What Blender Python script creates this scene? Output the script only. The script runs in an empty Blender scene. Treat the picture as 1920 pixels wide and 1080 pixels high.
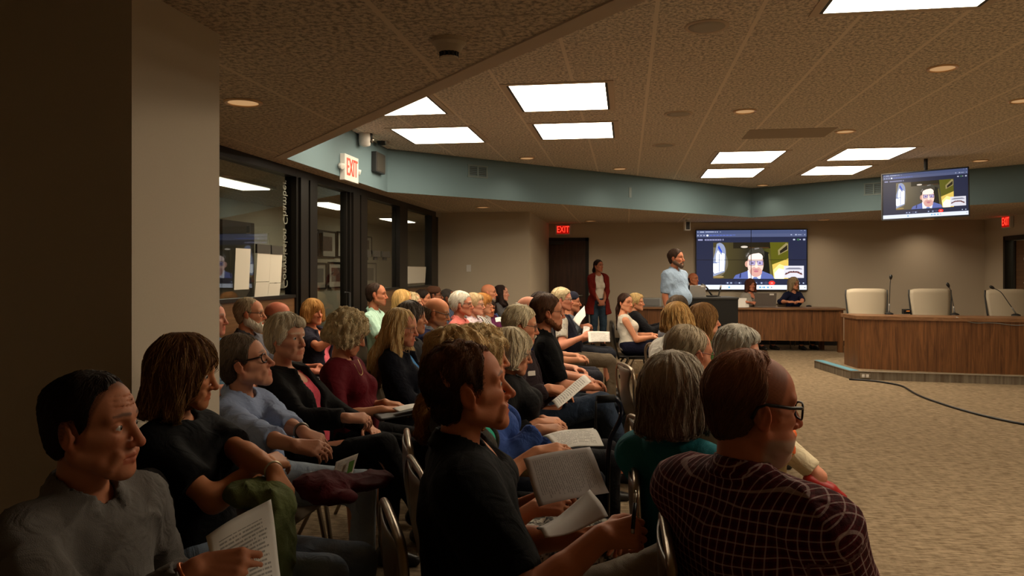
import bpy, bmesh, math, random
import numpy as np
from mathutils import Vector, Matrix

random.seed(7)
RNG = np.random.default_rng(11)
SC = bpy.context.scene
COL = SC.collection
PI = math.pi

# ------------------------------------------------------------------ camera, world, exposure
FPX, HOR, EYE = 1450.0, 508.0, 1.5            # focal length in pixels of a 1920 wide frame, horizon row, eye height
YAW = math.radians(8.4)                       # the camera looks a little to the left of the room's long axis
cam_d = bpy.data.cameras.new('camera')
cam = bpy.data.objects.new('camera', cam_d)
COL.objects.link(cam)
cam.location = (0, 0, EYE)
cam.rotation_euler = (PI / 2, 0, YAW)
cam_d.sensor_width = 36.0
cam_d.lens = FPX / 1920 * 36
cam_d.shift_y = -(540 - HOR) / 1920
cam_d.clip_start = 0.05
SC.camera = cam

world = bpy.data.worlds.new('world')
SC.world = world
world.use_nodes = True
world.node_tree.nodes['Background'].inputs[0].default_value = (0.9, 0.75, 0.55, 1)
world.node_tree.nodes['Background'].inputs[1].default_value = 0.0
SC.view_settings.view_transform = 'Standard'
SC.view_settings.look = 'None'
SC.view_settings.gamma = 1
SC.view_settings.exposure = 0.9
TROFFER = 9.0                                 # radiance of the ceiling panels
SC.cycles.max_bounces = 7
SC.cycles.diffuse_bounces = 4
SC.cycles.sample_clamp_indirect = 4.0
SC.cycles.caustics_reflective = False
SC.cycles.caustics_refractive = False

CA, SA = math.cos(YAW), math.sin(YAW)


def W(px, py, d):
    """point seen at pixel (px, py) at depth d"""
    xc = (px - 960) / FPX * d
    return Vector((xc * CA - d * SA, xc * SA + d * CA, EYE - (py - HOR) / FPX * d))


def WZ(px, py, z):
    """point of the level plane z seen at a pixel"""
    return W(px, py, (EYE - z) * FPX / (py - HOR))


def WX(px, X, z=0.0):
    r = (px - 960) / FPX
    d = X / (r * CA - SA)
    return Vector((X, r * d * SA + d * CA, z))


def WY(px, Y, z=0.0):
    r = (px - 960) / FPX
    d = Y / (r * SA + CA)
    return Vector((r * d * CA - d * SA, Y, z))


def depth_of(p):
    return -p[0] * SA + p[1] * CA


# ------------------------------------------------------------------ small helpers
def lin(r, g, b):
    f = lambda c: c / 12.92 if c <= 0.04045 else ((c + 0.055) / 1.055) ** 2.4
    return (f(r / 255), f(g / 255), f(b / 255))


def link(o, parent=None):
    COL.objects.link(o)
    if parent is not None:
        o.parent = parent
    return o


def tag(o, label=None, cat=None, group=None, kind=None):
    if label: o['label'] = label
    if cat: o['category'] = cat
    if group: o['group'] = group
    if kind: o['kind'] = kind
    return o


def empty(name, loc=(0, 0, 0), rz=0.0, label=None, cat=None, group=None):
    o = bpy.data.objects.new(name, None)
    o.empty_display_size = 0.1
    o.location = loc
    o.rotation_euler = (0, 0, rz)
    link(o)
    return tag(o, label, cat, group)


class MB:
    """collects simple solids into one mesh"""

    def __init__(s):
        s.bm = bmesh.new()

    def box(s, lo, hi, rz=0.0, about=None):
        vs = []
        for x in (lo[0], hi[0]):
            for y in (lo[1], hi[1]):
                for z in (lo[2], hi[2]):
                    v = Vector((x, y, z))
                    if rz:
                        c = Vector(about) if about is not None else Vector(((lo[0] + hi[0]) / 2, (lo[1] + hi[1]) / 2, 0))
                        d = v - c
                        v = Vector((c.x + d.x * math.cos(rz) - d.y * math.sin(rz), c.y + d.x * math.sin(rz) + d.y * math.cos(rz), v.z))
                    vs.append(s.bm.verts.new(v))
        for f in ((0, 1, 3, 2), (4, 6, 7, 5), (0, 4, 5, 1), (2, 3, 7, 6), (0, 2, 6, 4), (1, 5, 7, 3)):
            s.bm.faces.new([vs[i] for i in f])
        return s

    def obox(s, c, ax, ay, az):
        """box from centre and three half-axis vectors"""
        c, ax, ay, az = Vector(c), Vector(ax), Vector(ay), Vector(az)
        vs = [s.bm.verts.new(c + ax * i + ay * j + az * k) for i in (-1, 1) for j in (-1, 1) for k in (-1, 1)]
        for f in ((0, 1, 3, 2), (4, 6, 7, 5), (0, 4, 5, 1), (2, 3, 7, 6), (0, 2, 6, 4), (1, 5, 7, 3)):
            s.bm.faces.new([vs[i] for i in f])
        return s

    def prism(s, pts, z0, z1):
        a = [s.bm.verts.new((p[0], p[1], z0)) for p in pts]
        b = [s.bm.verts.new((p[0], p[1], z1)) for p in pts]
        n = len(pts)
        s.bm.faces.new(a[::-1])
        s.bm.faces.new(b)
        for i in range(n):
            s.bm.faces.new([a[i], a[(i + 1) % n], b[(i + 1) % n], b[i]])
        return s

    def poly(s, pts):
        s.bm.faces.new([s.bm.verts.new(p) for p in pts])
        return s

    def tube(s, pts, r, n=8, r1=None, closed=False):
        pts = [Vector(p) for p in pts]
        m = len(pts)
        rings = []
        up = Vector((0.123, 0.31, 1)).normalized()
        for i, p in enumerate(pts):
            if closed:
                t = pts[(i + 1) % m] - pts[i - 1]
            else:
                t = pts[min(i + 1, m - 1)] - pts[max(i - 1, 0)]
            t.normalize()
            u = up - t * up.dot(t)
            if u.length < 0.05:
                u = Vector((1, 0, 0)) - t * t.x
            u.normalize()
            up = u
            w = t.cross(u)
            rr = r if r1 is None else r + (r1 - r) * i / max(1, m - 1)
            rings.append([s.bm.verts.new(p + (u * math.cos(a) + w * math.sin(a)) * rr) for a in [2 * PI * k / n for k in range(n)]])
        for i in range(m if closed else m - 1):
            A, B = rings[i], rings[(i + 1) % m]
            for k in range(n):
                s.bm.faces.new([A[k], A[(k + 1) % n], B[(k + 1) % n], B[k]])
        if not closed:
            s.bm.faces.new(rings[0][::-1])
            s.bm.faces.new(rings[-1])
        return s

    def lathe(s, prof, c=(0, 0, 0), n=24, axis=Vector((0, 0, 1)), ring=False):
        """profile of (radius, height) turned about an axis"""
        axis = Vector(axis).normalized()
        u = axis.orthogonal().normalized()
        w = axis.cross(u)
        c = Vector(c)
        rings = []
        for (r, h) in prof:
            rings.append([s.bm.verts.new(c + axis * h + (u * math.cos(a) + w * math.sin(a)) * r) for a in [2 * PI * k / n for k in range(n)]])
        for A, B in zip(rings, rings[1:] + (rings[:1] if ring else [])):
            for k in range(n):
                s.bm.faces.new([A[k], A[(k + 1) % n], B[(k + 1) % n], B[k]])
        if ring: return s
        s.bm.faces.new(rings[0][::-1])
        s.bm.faces.new(rings[-1])
        return s

    def build(s, name, m, parent=None, smooth=False, bevel=0.0, kind=None):
        bmesh.ops.recalc_face_normals(s.bm, faces=s.bm.faces[:])
        if bevel:
            es = [e for e in s.bm.edges if len(e.link_faces) == 2 and e.calc_face_angle(0) > 0.5]
            bmesh.ops.bevel(s.bm, geom=es, offset=bevel, segments=2, affect='EDGES', profile=0.6)
        me = bpy.data.meshes.new(name)
        s.bm.to_mesh(me)
        s.bm.free()
        if smooth:
            me.shade_smooth()
        if m is not None:
            me.materials.append(m)
        o = bpy.data.objects.new(name, me)
        link(o, parent)
        if kind: o['kind'] = kind
        return o


def arc_pts(pts, rad, seg=6):
    """round the corners of a polyline"""
    pts = [Vector(p) for p in pts]
    out = [pts[0]]
    for a, b, c in zip(pts, pts[1:], pts[2:]):
        d1, d2 = (a - b), (c - b)
        k = min(rad, d1.length * 0.49, d2.length * 0.49)
        p, q = b + d1.normalized() * k, b + d2.normalized() * k
        for i in range(seg + 1):
            t = i / seg
            out.append(p * (1 - t) ** 2 + b * 2 * t * (1 - t) + q * t * t)
    out.append(pts[-1])
    return out


# ------------------------------------------------------------------ materials
def nodes_of(name):
    m = bpy.data.materials.new(name)
    m.use_nodes = True
    nt = m.node_tree
    return m, nt, nt.nodes['Principled BSDF']


def mat(name, col, rough=0.6, metal=0.0, spec=0.4, emit=None, estr=0.0):
    m, nt, b = nodes_of(name)
    b.inputs['Base Color'].default_value = (*col, 1)
    b.inputs['Roughness'].default_value = rough
    b.inputs['Metallic'].default_value = metal
    b.inputs['Specular IOR Level'].default_value = spec
    if emit:
        b.inputs['Emission Color'].default_value = (*emit, 1)
        b.inputs['Emission Strength'].default_value = estr
    return m


class NT:
    """terse node building"""

    def __init__(s, name):
        s.m, s.t, s.b = nodes_of(name)

    def n(s, kind, ins=None, **kw):
        nd = s.t.nodes.new(kind)
        for k, v in kw.items():
            setattr(nd, k, v)
        for k, v in (ins or {}).items():
            s.set(nd.inputs[k], v)
        return nd

    def set(s, sock, v):
        if isinstance(v, bpy.types.NodeSocket):
            s.t.links.new(v, sock)
        elif isinstance(v, bpy.types.Node):
            s.t.links.new(v.outputs[0], sock)
        else:
            if isinstance(v, tuple) and len(v) == 3 and sock.type == 'RGBA':
                v = (*v, 1)
            sock.default_value = v

    def math(s, op, a, b=0.0, c=0.0):
        nd = s.n('ShaderNodeMath', operation=op)
        s.set(nd.inputs[0], a); s.set(nd.inputs[1], b); s.set(nd.inputs[2], c)
        return nd.outputs[0]

    def mix(s, f, a, b, blend='MIX'):
        nd = s.n('ShaderNodeMix', data_type='RGBA', blend_type=blend)
        s.set(nd.inputs['Factor'], f); s.set(nd.inputs[6], a); s.set(nd.inputs[7], b)
        return nd.outputs[2]

    def ramp(s, f, stops):
        nd = s.n('ShaderNodeValToRGB')
        s.set(nd.inputs[0], f)
        e = nd.color_ramp.elements
        while len(e) < len(stops):
            e.new(0.5)
        for el, (p, c) in zip(e, stops):
            el.position = p
            el.color = (*c, 1) if not isinstance(c, (int, float)) else (c, c, c, 1)
        return nd.outputs[0]

    def noise(s, vec, scale, detail=3.0, rough=0.55, dist=0.0):
        nd = s.n('ShaderNodeTexNoise', {'Scale': scale, 'Detail': detail, 'Roughness': rough, 'Distortion': dist})
        if vec is not None: s.set(nd.inputs['Vector'], vec)
        return nd.outputs['Fac']

    def mapping(s, vec, scale=(1, 1, 1), rot=(0, 0, 0), loc=(0, 0, 0)):
        nd = s.n('ShaderNodeMapping', {'Scale': scale, 'Rotation': rot, 'Location': loc})
        s.set(nd.inputs['Vector'], vec)
        return nd.outputs[0]

    def obj(s):
        return s.n('ShaderNodeTexCoord').outputs['Object']

    def pos(s):
        return s.n('ShaderNodeNewGeometry').outputs['Position']

    def bump(s, h, strength=0.3, dist=0.01):
        nd = s.n('ShaderNodeBump', {'Strength': strength, 'Distance': dist})
        s.set(nd.inputs['Height'], h)
        s.t.links.new(nd.outputs[0], s.b.inputs['Normal'])

    def out(s, col=None, rough=None, spec=None):
        if col is not None: s.set(s.b.inputs['Base Color'], col)
        if rough is not None: s.set(s.b.inputs['Roughness'], rough)
        if spec is not None: s.set(s.b.inputs['Specular IOR Level'], spec)
        return s.m


def m_plaster(name, col, scale=180):
    k = NT(name)
    f = k.noise(k.obj(), scale, 4)
    c = k.mix(f, tuple(x * 0.93 for x in col), tuple(min(1, x * 1.06) for x in col))
    k.bump(f, 0.08, 0.004)
    return k.out(c, 0.75, 0.25)


def m_wood(name, dark, light, vert=True, scale=1.0, rough=0.38):
    k = NT(name)
    v = k.mapping(k.obj(), (14 * scale, 0.9 * scale, 14 * scale) if vert == 'y' else (14 * scale, 14 * scale, 0.9 * scale) if vert else (0.9 * scale, 14 * scale, 14 * scale))
    a = k.noise(v, 1.6, 5, 0.6, 0.9)
    v2 = k.mapping(k.obj(), (90 * scale, 3 * scale, 90 * scale) if vert == 'y' else (90 * scale, 90 * scale, 3 * scale) if vert else (3 * scale, 90 * scale, 90 * scale))
    b = k.noise(v2, 1.5, 3, 0.6)
    f = k.math('ADD', k.math('MULTIPLY', a, 0.75), k.math('MULTIPLY', b, 0.25))
    c = k.ramp(f, [(0.33, dark), (0.5, tuple((p + q) / 2 for p, q in zip(dark, light))), (0.68, light)])
    k.bump(b, 0.06, 0.002)
    return k.out(c, rough, 0.4)


def m_ceiling(name, base, x0, y0, px, py):
    k = NT(name)
    p = k.pos()
    s = k.n('ShaderNodeSeparateXYZ', {0: p})
    fx = k.math('PINGPONG', k.math('SUBTRACT', s.outputs[0], x0), px / 2)
    fy = k.math('PINGPONG', k.math('SUBTRACT', s.outputs[1], y0), py / 2)
    lx = k.math('LESS_THAN', fx, 0.013)
    ly = k.math('LESS_THAN', fy, 0.004)
    n1 = k.noise(p, 40, 3, 0.7)
    n2 = k.noise(p, 9, 2)
    pit = k.ramp(n1, [(0.40, 0.42), (0.52, 0.95), (0.62, 1.14)])
    c = k.mix(1.0, base, pit, 'MULTIPLY')
    c = k.mix(k.math('MULTIPLY', n2, 0.25), c, tuple(x * 0.85 for x in base))
    c = k.mix(ly, c, tuple(x * 0.55 for x in base))
    c = k.mix(lx, c, tuple(min(1, x * 1.05) for x in base))
    h = k.math('MAXIMUM', k.math('MULTIPLY', n1, 0.5), lx)
    k.bump(h, 0.5, 0.01)
    return k.out(c, 0.9, 0.1)


def m_carpet(name, dark, light):
    k = NT(name)
    p = k.pos()
    wob = k.noise(k.mapping(p, (3, 3, 3)), 1.0, 2)
    r = k.mapping(p, (12, 60, 1), (0, 0, math.radians(14)))
    a = k.noise(r, 1.0, 2.0, 0.55, 0.6)
    b = k.noise(k.mapping(p, (60, 60, 60)), 3.0, 2)
    r2 = k.mapping(p, (26, 7, 1), (0, 0, math.radians(14)))
    d = k.noise(r2, 1.0, 2)
    f = k.math('ADD', k.math('MULTIPLY', a, 0.66), k.math('ADD', k.math('MULTIPLY', b, 0.12), k.math('MULTIPLY', d, 0.22)))
    c = k.ramp(f, [(0.40, dark), (0.5, tuple((x + y) / 2 for x, y in zip(dark, light))), (0.60, light)])
    c = k.mix(k.math('MULTIPLY', wob, 0.3), c, tuple(x * 0.8 for x in dark))
    k.bump(k.math('ADD', b, a), 0.6, 0.008)
    return k.out(c, 0.95, 0.08)


def m_glass(name, tint=(0.95, 0.97, 0.96), refl=0.5):
    m = bpy.data.materials.new(name)
    m.use_nodes = True
    nt = m.node_tree
    nt.nodes.clear()
    o = nt.nodes.new('ShaderNodeOutputMaterial')
    mx = nt.nodes.new('ShaderNodeMixShader')
    lw = nt.nodes.new('ShaderNodeLayerWeight')
    lw.inputs['Blend'].default_value = 0.5
    pw = nt.nodes.new('ShaderNodeMath'); pw.operation = 'POWER'; pw.inputs[1].default_value = 5.0
    ml = nt.nodes.new('ShaderNodeMath'); ml.operation = 'MULTIPLY_ADD'; ml.inputs[1].default_value = 0.9; ml.inputs[2].default_value = 0.045 * refl * 2
    tr = nt.nodes.new('ShaderNodeBsdfTransparent'); tr.inputs[0].default_value = (*tint, 1)
    gl = nt.nodes.new('ShaderNodeBsdfGlossy'); gl.inputs['Roughness'].default_value = 0.01
    nt.links.new(lw.outputs['Facing'], pw.inputs[0]); nt.links.new(pw.outputs[0], ml.inputs[0]); nt.links.new(ml.outputs[0], mx.inputs[0])
    nt.links.new(tr.outputs[0], mx.inputs[1]); nt.links.new(gl.outputs[0], mx.inputs[2])
    nt.links.new(mx.outputs[0], o.inputs[0])
    return m


def m_emit(name, col, s=1.0):
    return mat(name, (0, 0, 0), 0.5, 0, 0.2, col, s)


M = {}
M['wall'] = m_plaster('beige_wall_paint', (0.56, 0.48, 0.365))
M['wall_hall'] = m_plaster('hall_wall_paint', (0.62, 0.58, 0.46))
M['column'] = m_plaster('column_paint', (0.58, 0.50, 0.385))
M['fascia'] = m_plaster('blue_green_fascia_paint', (0.130, 0.198, 0.222))
M['floor'] = m_carpet('tan_loop_carpet', (0.155, 0.110, 0.065), (0.335, 0.255, 0.165))
M['ceil_hi'] = m_ceiling('ceiling_tile_upper', (0.78, 0.69, 0.565), 0.18, 0.31, 0.615, 0.615)
M['ceil_lo'] = m_ceiling('ceiling_tile_lower', (0.70, 0.59, 0.45), 0.05, 0.2, 1.0, 0.7)
M['trim_lo'] = mat('ceiling_edge_paint', (0.60, 0.49, 0.37), 0.7)
M['bronze'] = mat('dark_bronze_frame', (0.012, 0.010, 0.008), 0.4, 0.3)
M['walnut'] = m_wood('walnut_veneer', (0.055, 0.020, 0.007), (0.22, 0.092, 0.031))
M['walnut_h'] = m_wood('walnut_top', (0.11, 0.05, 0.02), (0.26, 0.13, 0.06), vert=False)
M['door_wood'] = m_wood('dark_door_wood', (0.030, 0.011, 0.005), (0.075, 0.029, 0.012))
M['oak'] = m_wood('warm_panel_wood', (0.09, 0.040, 0.015), (0.20, 0.10, 0.04), vert='y')
M['glass'] = m_glass('window_glass', (0.86, 0.87, 0.84), 0.8)
M['black'] = mat('black_plastic', (0.008, 0.008, 0.008), 0.45)
M['charcoal'] = mat('charcoal_plastic', (0.03, 0.03, 0.03), 0.5)
M['white_pl'] = mat('white_plastic', (0.72, 0.70, 0.66), 0.35)
M['grey_pl'] = mat('grey_plastic', (0.22, 0.22, 0.21), 0.4)
M['chrome'] = mat('brushed_metal', (0.55, 0.52, 0.47), 0.28, 1.0)
M['alu'] = mat('laptop_aluminium', (0.42, 0.40, 0.37), 0.4, 0.6)
M['panel_light'] = m_emit('lit_diffuser', (1.0, 0.83, 0.61), TROFFER)
M['can_warm'] = m_emit('warm_downlight_glow', (1.0, 0.56, 0.24), 0.26)
M['can_rim'] = mat('downlight_reflector', (0.75, 0.5, 0.28), 0.35, 0.6)
M['paper'] = mat('white_paper', (0.74, 0.72, 0.68), 0.7)
M['blue_tape'] = mat('blue_tape', (0.10, 0.27, 0.36), 0.6)
M['red_glow'] = m_emit('red_exit_glow', (1.0, 0.03, 0.015), 1.6)
M['red_letter'] = mat('red_letter', (0.75, 0.06, 0.03), 0.5, 0, 0.4, (1, 0.06, 0.03), 0.35)
# ------------------------------------------------------------------ the room shell
LOZ, HIZ, BACK, LEFTX, RIGHTX, FRONT = 2.5, 3.05, 16.35, -3.25, 6.95, -2.6
HALLX = -5.45
S = 'structure'


def struct(name, mb, m, **kw):
    return mb.build(name, m, kind=S, **kw)


struct('floor', MB().box((HALLX - 0.2, FRONT - 0.2, -0.1), (RIGHTX + 0.3, 19.3, 0)), M['floor'])

# upper ceiling outline: the corners of the raised part, read off the photograph
fa, fb = WZ(1192, 0, LOZ), WZ(528, 297, LOZ)
fdir = (fa - fb).normalized()
ring = [fb + fdir * 11.5, fb, Vector((-3.0, 9.47, LOZ)), Vector((2.33, 15.0, LOZ)), WZ(1920, 379, LOZ)]
ring[1].x = -3.0
e_dir = (ring[4] - ring[3]).normalized()
ring.append(ring[4] + e_dir * 1.3)
ring += [Vector((RIGHTX - 0.02, ring[-1].y - 0.6, LOZ)), Vector((RIGHTX - 0.02, ring[0].y, LOZ))]
struct('ceiling', MB().prism([(p.x, p.y) for p in ring], HIZ, HIZ + 0.08), M['ceil_hi'])

# lower ceiling: the room outline with the raised part cut out
bm = bmesh.new()
outer = [(HALLX - 0.1, FRONT - 0.1), (RIGHTX + 0.1, FRONT - 0.1), (RIGHTX + 0.1, 19.2), (HALLX - 0.1, 19.2)]
edges = []
for loop in (outer, [(p.x, p.y) for p in ring]):
    vs = [bm.verts.new((x, y, LOZ)) for x, y in loop]
    edges += [bm.edges.new((vs[i], vs[(i + 1) % len(vs)])) for i in range(len(vs))]
bmesh.ops.triangle_fill(bm, use_beauty=True, edges=edges)
me = bpy.data.meshes.new('ceiling_lower')
for f in bm.faces:
    if f.normal.z > 0: f.normal_flip()
bm.to_mesh(me); bm.free()
me.materials.append(M['ceil_lo'])
lowc = link(bpy.data.objects.new('ceiling_lower', me)); lowc['kind'] = S
md = lowc.modifiers.new('thick', 'SOLIDIFY'); md.thickness = 0.03; md.offset = -1

for i, (a, b) in enumerate(zip(ring, ring[1:] + ring[:1])):
    d = (b - a).normalized()
    nrm = Vector((-d.y, d.x, 0))
    cen = Vector((2, 6, 0))
    if (cen - a).dot(nrm) > 0: nrm = -nrm
    mb = MB()
    mb.obox((a + b) / 2 + nrm * 0.044 + Vector((0, 0, 0.275)), (b - a) / 2, nrm * 0.05, (0, 0, 0.274))
    struct('wall_fascia_%s' % ('near', 'left', 'far_left', 'far_right', 'right', 'side', 'side_far', 'rear')[i], mb, M['fascia'])
# pale edge strip under the near lip of the lower ceiling
a, b = ring[0], ring[1]
d = (b - a).normalized(); nrm = Vector((d.y, -d.x, 0))
if (Vector((2, 6, 0)) - a).dot(nrm) > 0: nrm = -nrm
mb = MB()
mb.obox((a + b) / 2 + nrm * 0.045 + Vector((0, 0, -0.002)), (b - a) / 2, nrm * 0.05, (0, 0, 0.006))
struct('trim_1', mb, M['trim_lo'])

# walls
GY0, GY1 = 4.6, WX(811, LEFTX).y              # the glazed stretch of the left wall
struct('wall_left', MB().box((LEFTX - 0.1, FRONT, 0), (LEFTX, GY0, LOZ)), M['wall'])
BLK = 13.0
struct('wall_left_block', MB().box((LEFTX - 0.1, BLK, 0), (-1.62, BACK + 0.1, LOZ)), M['wall'])
struct('wall_back', MB().box((-1.62, BACK, 0), (RIGHTX + 0.1, BACK + 0.1, LOZ)), M['wall'])
struct('wall_front', MB().box((LEFTX - 0.1, FRONT - 0.1, 0), (RIGHTX + 0.1, FRONT, 3.05)), M['wall'])
RD0, RD1 = 12.55, WX(1884, RIGHTX).y          # the doorway of the right wall
mb = MB().box((RIGHTX, RD1, 0), (RIGHTX + 0.1, BACK, LOZ)).box((RIGHTX, FRONT, 0), (RIGHTX + 0.1, RD0, 3.05)).box((RIGHTX, RD0, 2.12), (RIGHTX + 0.1, RD1, LOZ))
struct('wall_right', mb, M['wall'])
struct('wall_hall', MB().box((HALLX - 0.1, FRONT, 0), (HALLX, 19.2, LOZ)).box((HALLX, 19.1, 0), (LEFTX, 19.2, LOZ)).box((HALLX, FRONT - 0.1, 0), (LEFTX, FRONT, LOZ)), M['wall_hall'])
mb = MB().box((-1.6, BACK - 0.012, 0), (RIGHTX, BACK, 0.1))
struct('baseboard_back', mb, M['charcoal'])
struct('baseboard_right', MB().box((RIGHTX - 0.012, RD1, 0), (RIGHTX, BACK - 0.013, 0.1)), M['charcoal'])

# column at the near left
cn = W(242, 540, 2.69)
cf = W(407, 540, 3.27)
struct('column', MB().box((cn.x - 0.8, cn.y, 0), (cn.x + 0.01, cf.y, LOZ)), M['column'])

# glazed wall: header, mullions, wood panel below, panes
mb = MB().box((LEFTX - 0.06, GY0, 2.42), (LEFTX + 0.06, GY1, LOZ))
struct('trim_2', mb, M['bronze'])
cuts = {k: WX(k, LEFTX).y for k in (407, 545, 558, 585, 647, 664, 680, 742, 757, 803, 815)}
for i, (p, q) in enumerate(((545, 585), (647, 680), (742, 757), (803, 815))):
    mb = MB().box((LEFTX - 0.06, cuts[p], 0), (LEFTX + 0.06, cuts[q], 2.42))
    if q - p > 20:
        ym = (cuts[p] + cuts[q]) / 2
        mb.box((LEFTX + 0.0601, cuts[p] + 0.05, 0), (LEFTX + 0.085, ym - 0.03, 2.42))
        mb.box((LEFTX + 0.0601, ym + 0.04, 0), (LEFTX + 0.075, cuts[q] - 0.04, 2.42))
    struct('trim_%d' % (i + 3), mb, M['bronze'])
struct('trim_7', MB().box((LEFTX - 0.05, GY0 - 0.05, 0), (LEFTX + 0.05, GY0, 2.5)), M['bronze'])
SILL = 1.27
for i, (y0, y1) in enumerate(((GY0, cuts[545]), (cuts[680], cuts[742]), (cuts[757], cuts[803]))):
    struct('wall_left_panel_%s' % ('near', 'mid', 'far')[i], MB().box((LEFTX - 0.04, y0, 0), (LEFTX + 0.04, y1, SILL - 0.03)), M['oak'])
    w = MB().box((LEFTX - 0.05, y0, SILL - 0.03), (LEFTX + 0.055, y1, SILL)).build('window_%d' % (i + 1), M['bronze'], kind=S)
    MB().box((LEFTX - 0.004, y0, SILL), (LEFTX + 0.004, y1, 2.42)).build('pane', M['glass'], w)
dr = MB().box((LEFTX - 0.03, cuts[585], 0.0), (LEFTX + 0.03, cuts[585] + 0.05, 2.42)).box((LEFTX - 0.03, cuts[647] - 0.05, 0), (LEFTX + 0.03, cuts[647], 2.42)) \
    .box((LEFTX - 0.03, cuts[585], 0), (LEFTX + 0.03, cuts[647], 0.12)).build('door_1', M['bronze'], kind=S)
MB().box((LEFTX - 0.004, cuts[585] + 0.05, 0.12), (LEFTX + 0.004, cuts[647] - 0.05, 2.42)).build('pane', M['glass'], dr)
MB().tube([(LEFTX + 0.03, cuts[647] - 0.09, 0.95), (LEFTX + 0.09, cuts[647] - 0.09, 0.95), (LEFTX + 0.09, cuts[647] - 0.09, 1.25), (LEFTX + 0.03, cuts[647] - 0.09, 1.25)], 0.012).build('handle', M['charcoal'], dr)


def text_mesh(name, body, size, m, mtx, parent=None, extrude=0.002, kind=None, align='CENTER', sx=1.0):
    cu = bpy.data.curves.new('lettering', 'FONT')
    cu.body = body
    cu.size = size
    cu.extrude = extrude
    cu.align_x = align
    cu.align_y = 'CENTER'
    cu.resolution_u = 3
    t = bpy.data.objects.new('lettering', cu)
    COL.objects.link(t)
    dg = bpy.context.evaluated_depsgraph_get()
    me = bpy.data.meshes.new_from_object(t.evaluated_get(dg))
    bpy.data.objects.remove(t)
    bpy.data.curves.remove(cu)
    me.transform(Matrix.Diagonal((sx, 1, 1, 1)))
    me.transform(mtx)
    me.materials.clear()
    me.materials.append(m)
    o = bpy.data.objects.new(name, me)
    link(o, parent)
    if kind: o['kind'] = kind
    return o


def basis(loc, ax, ay):
    ax, ay = Vector(ax).normalized(), Vector(ay).normalized()
    az = ax.cross(ay)
    m = Matrix((ax, ay, az)).transposed().to_4x4()
    m.translation = loc
    return m


# frosted lettering on the hall side of the first pane, read from the hall from bottom to top
w1 = bpy.data.objects['window_1']
tx0 = WX(541, LEFTX).y
text_mesh('lettering', 'Commission Chamber', 0.145, M['white_pl'], basis((LEFTX - 0.008, tx0 - 0.06, 1.855), (0, 0, 1), (0, 1, 0)), w1, sx=0.79)

# door in the back wall
d0, d1 = WY(1013, BACK).x, WY(1104, BACK).x
mb = MB()
for lo, hi in (((d0, BACK - 0.03, 0), (d0 + 0.07, BACK + 0.02, 2.2)), ((d1 - 0.07, BACK - 0.03, 0), (d1, BACK + 0.02, 2.2)), ((d0, BACK - 0.03, 2.13), (d1, BACK + 0.02, 2.2))):
    mb.box(lo, hi)
dd = mb.build('door_2', M['bronze'], kind=S)
MB().box((d0 + 0.07, BACK - 0.012, 0.005), (d1 - 0.07, BACK, 2.13)).build('door_leaf', M['door_wood'], dd)
hb = MB().lathe([(0.03, 0), (0.03, 0.012), (0.012, 0.014), (0.012, 0.055)], (d1 - 0.15, BACK - 0.012, 0.98), 16, (0, -1, 0))
hb.tube([(d1 - 0.15, BACK - 0.06, 0.98), (d1 - 0.28, BACK - 0.06, 0.98)], 0.011)
hb.build('handle', M['chrome'], dd, True)
MB().box((d0 + 0.2, BACK - 0.07, 2.06), (d0 + 0.5, BACK - 0.012, 2.12)).build('closer', M['charcoal'], dd)

# door in the right wall, its leaf standing half open towards the room behind
mb = MB()
for lo, hi in (((RIGHTX - 0.03, RD1 - 0.07, 0), (RIGHTX + 0.12, RD1, 2.12)), ((RIGHTX - 0.03, RD0, 0), (RIGHTX + 0.12, RD0 + 0.07, 2.12)), ((RIGHTX - 0.03, RD0, 2.06), (RIGHTX + 0.12, RD1, 2.14))):
    mb.box(lo, hi)
dd = mb.build('door_3', M['bronze'], kind=S)
mb = MB().box((RIGHTX + 0.13, RD0 - 0.5, 0), (RIGHTX + 1.5, RD0 - 0.4, LOZ)).box((RIGHTX + 0.13, RD1 + 1.0, 0), (RIGHTX + 1.6, RD1 + 1.1, LOZ)).box((RIGHTX + 1.5, RD0 - 0.5, 0), (RIGHTX + 1.6, RD1 + 1.0, LOZ)) \
    .box((RIGHTX + 0.1, RD0 - 0.5, LOZ), (RIGHTX + 1.6, RD1 + 1.1, LOZ + 0.05)).box((RIGHTX + 0.3, RD0 - 0.5, -0.05), (RIGHTX + 1.6, RD1 + 1.1, 0))
struct('wall_conference', mb, M['wall_hall'])
cl = MB().box((RIGHTX + 0.5, RD0 - 0.2, LOZ - 0.03), (RIGHTX + 1.1, RD0 + 0.9, LOZ - 0.001)).build('ceiling_lamp', m_emit('unseen_fill_lamp', (1.0, 0.84, 0.62), 5.0))  # unseen lamp added to brighten the room behind the doorway
tag(cl, 'added unseen lamp lighting the conference room behind the side doorway', 'ceiling light')
lf = MB().box((RIGHTX + 0.055, RD0 + 0.075, 0.01), (RIGHTX + 0.09, RD1 - 0.30, 2.05)).build('door_leaf', M['oak'], dd)
MB().box((RIGHTX + 0.04, RD1 - 0.30, 0.01), (RIGHTX + 0.1, RD1 - 0.24, 2.05)).build('door_stile', M['bronze'], dd)
MB().box((RIGHTX + 0.06, RD1 - 0.24, 0.01), (RIGHTX + 0.066, RD1 - 0.07, 2.05)).build('pane', M['glass'], dd)
ty = WX(1917, RIGHTX).y
text_mesh('lettering', 'Conference R', 0.16, M['white_pl'], basis((RIGHTX + 0.05, ty, 1.40), (0, 0, 1), (0, 1, 0)), lf, sx=0.8)
# ------------------------------------------------------------------ ceiling panels (the room's main light)
TW, TL_ = 0.86, 1.02


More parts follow.
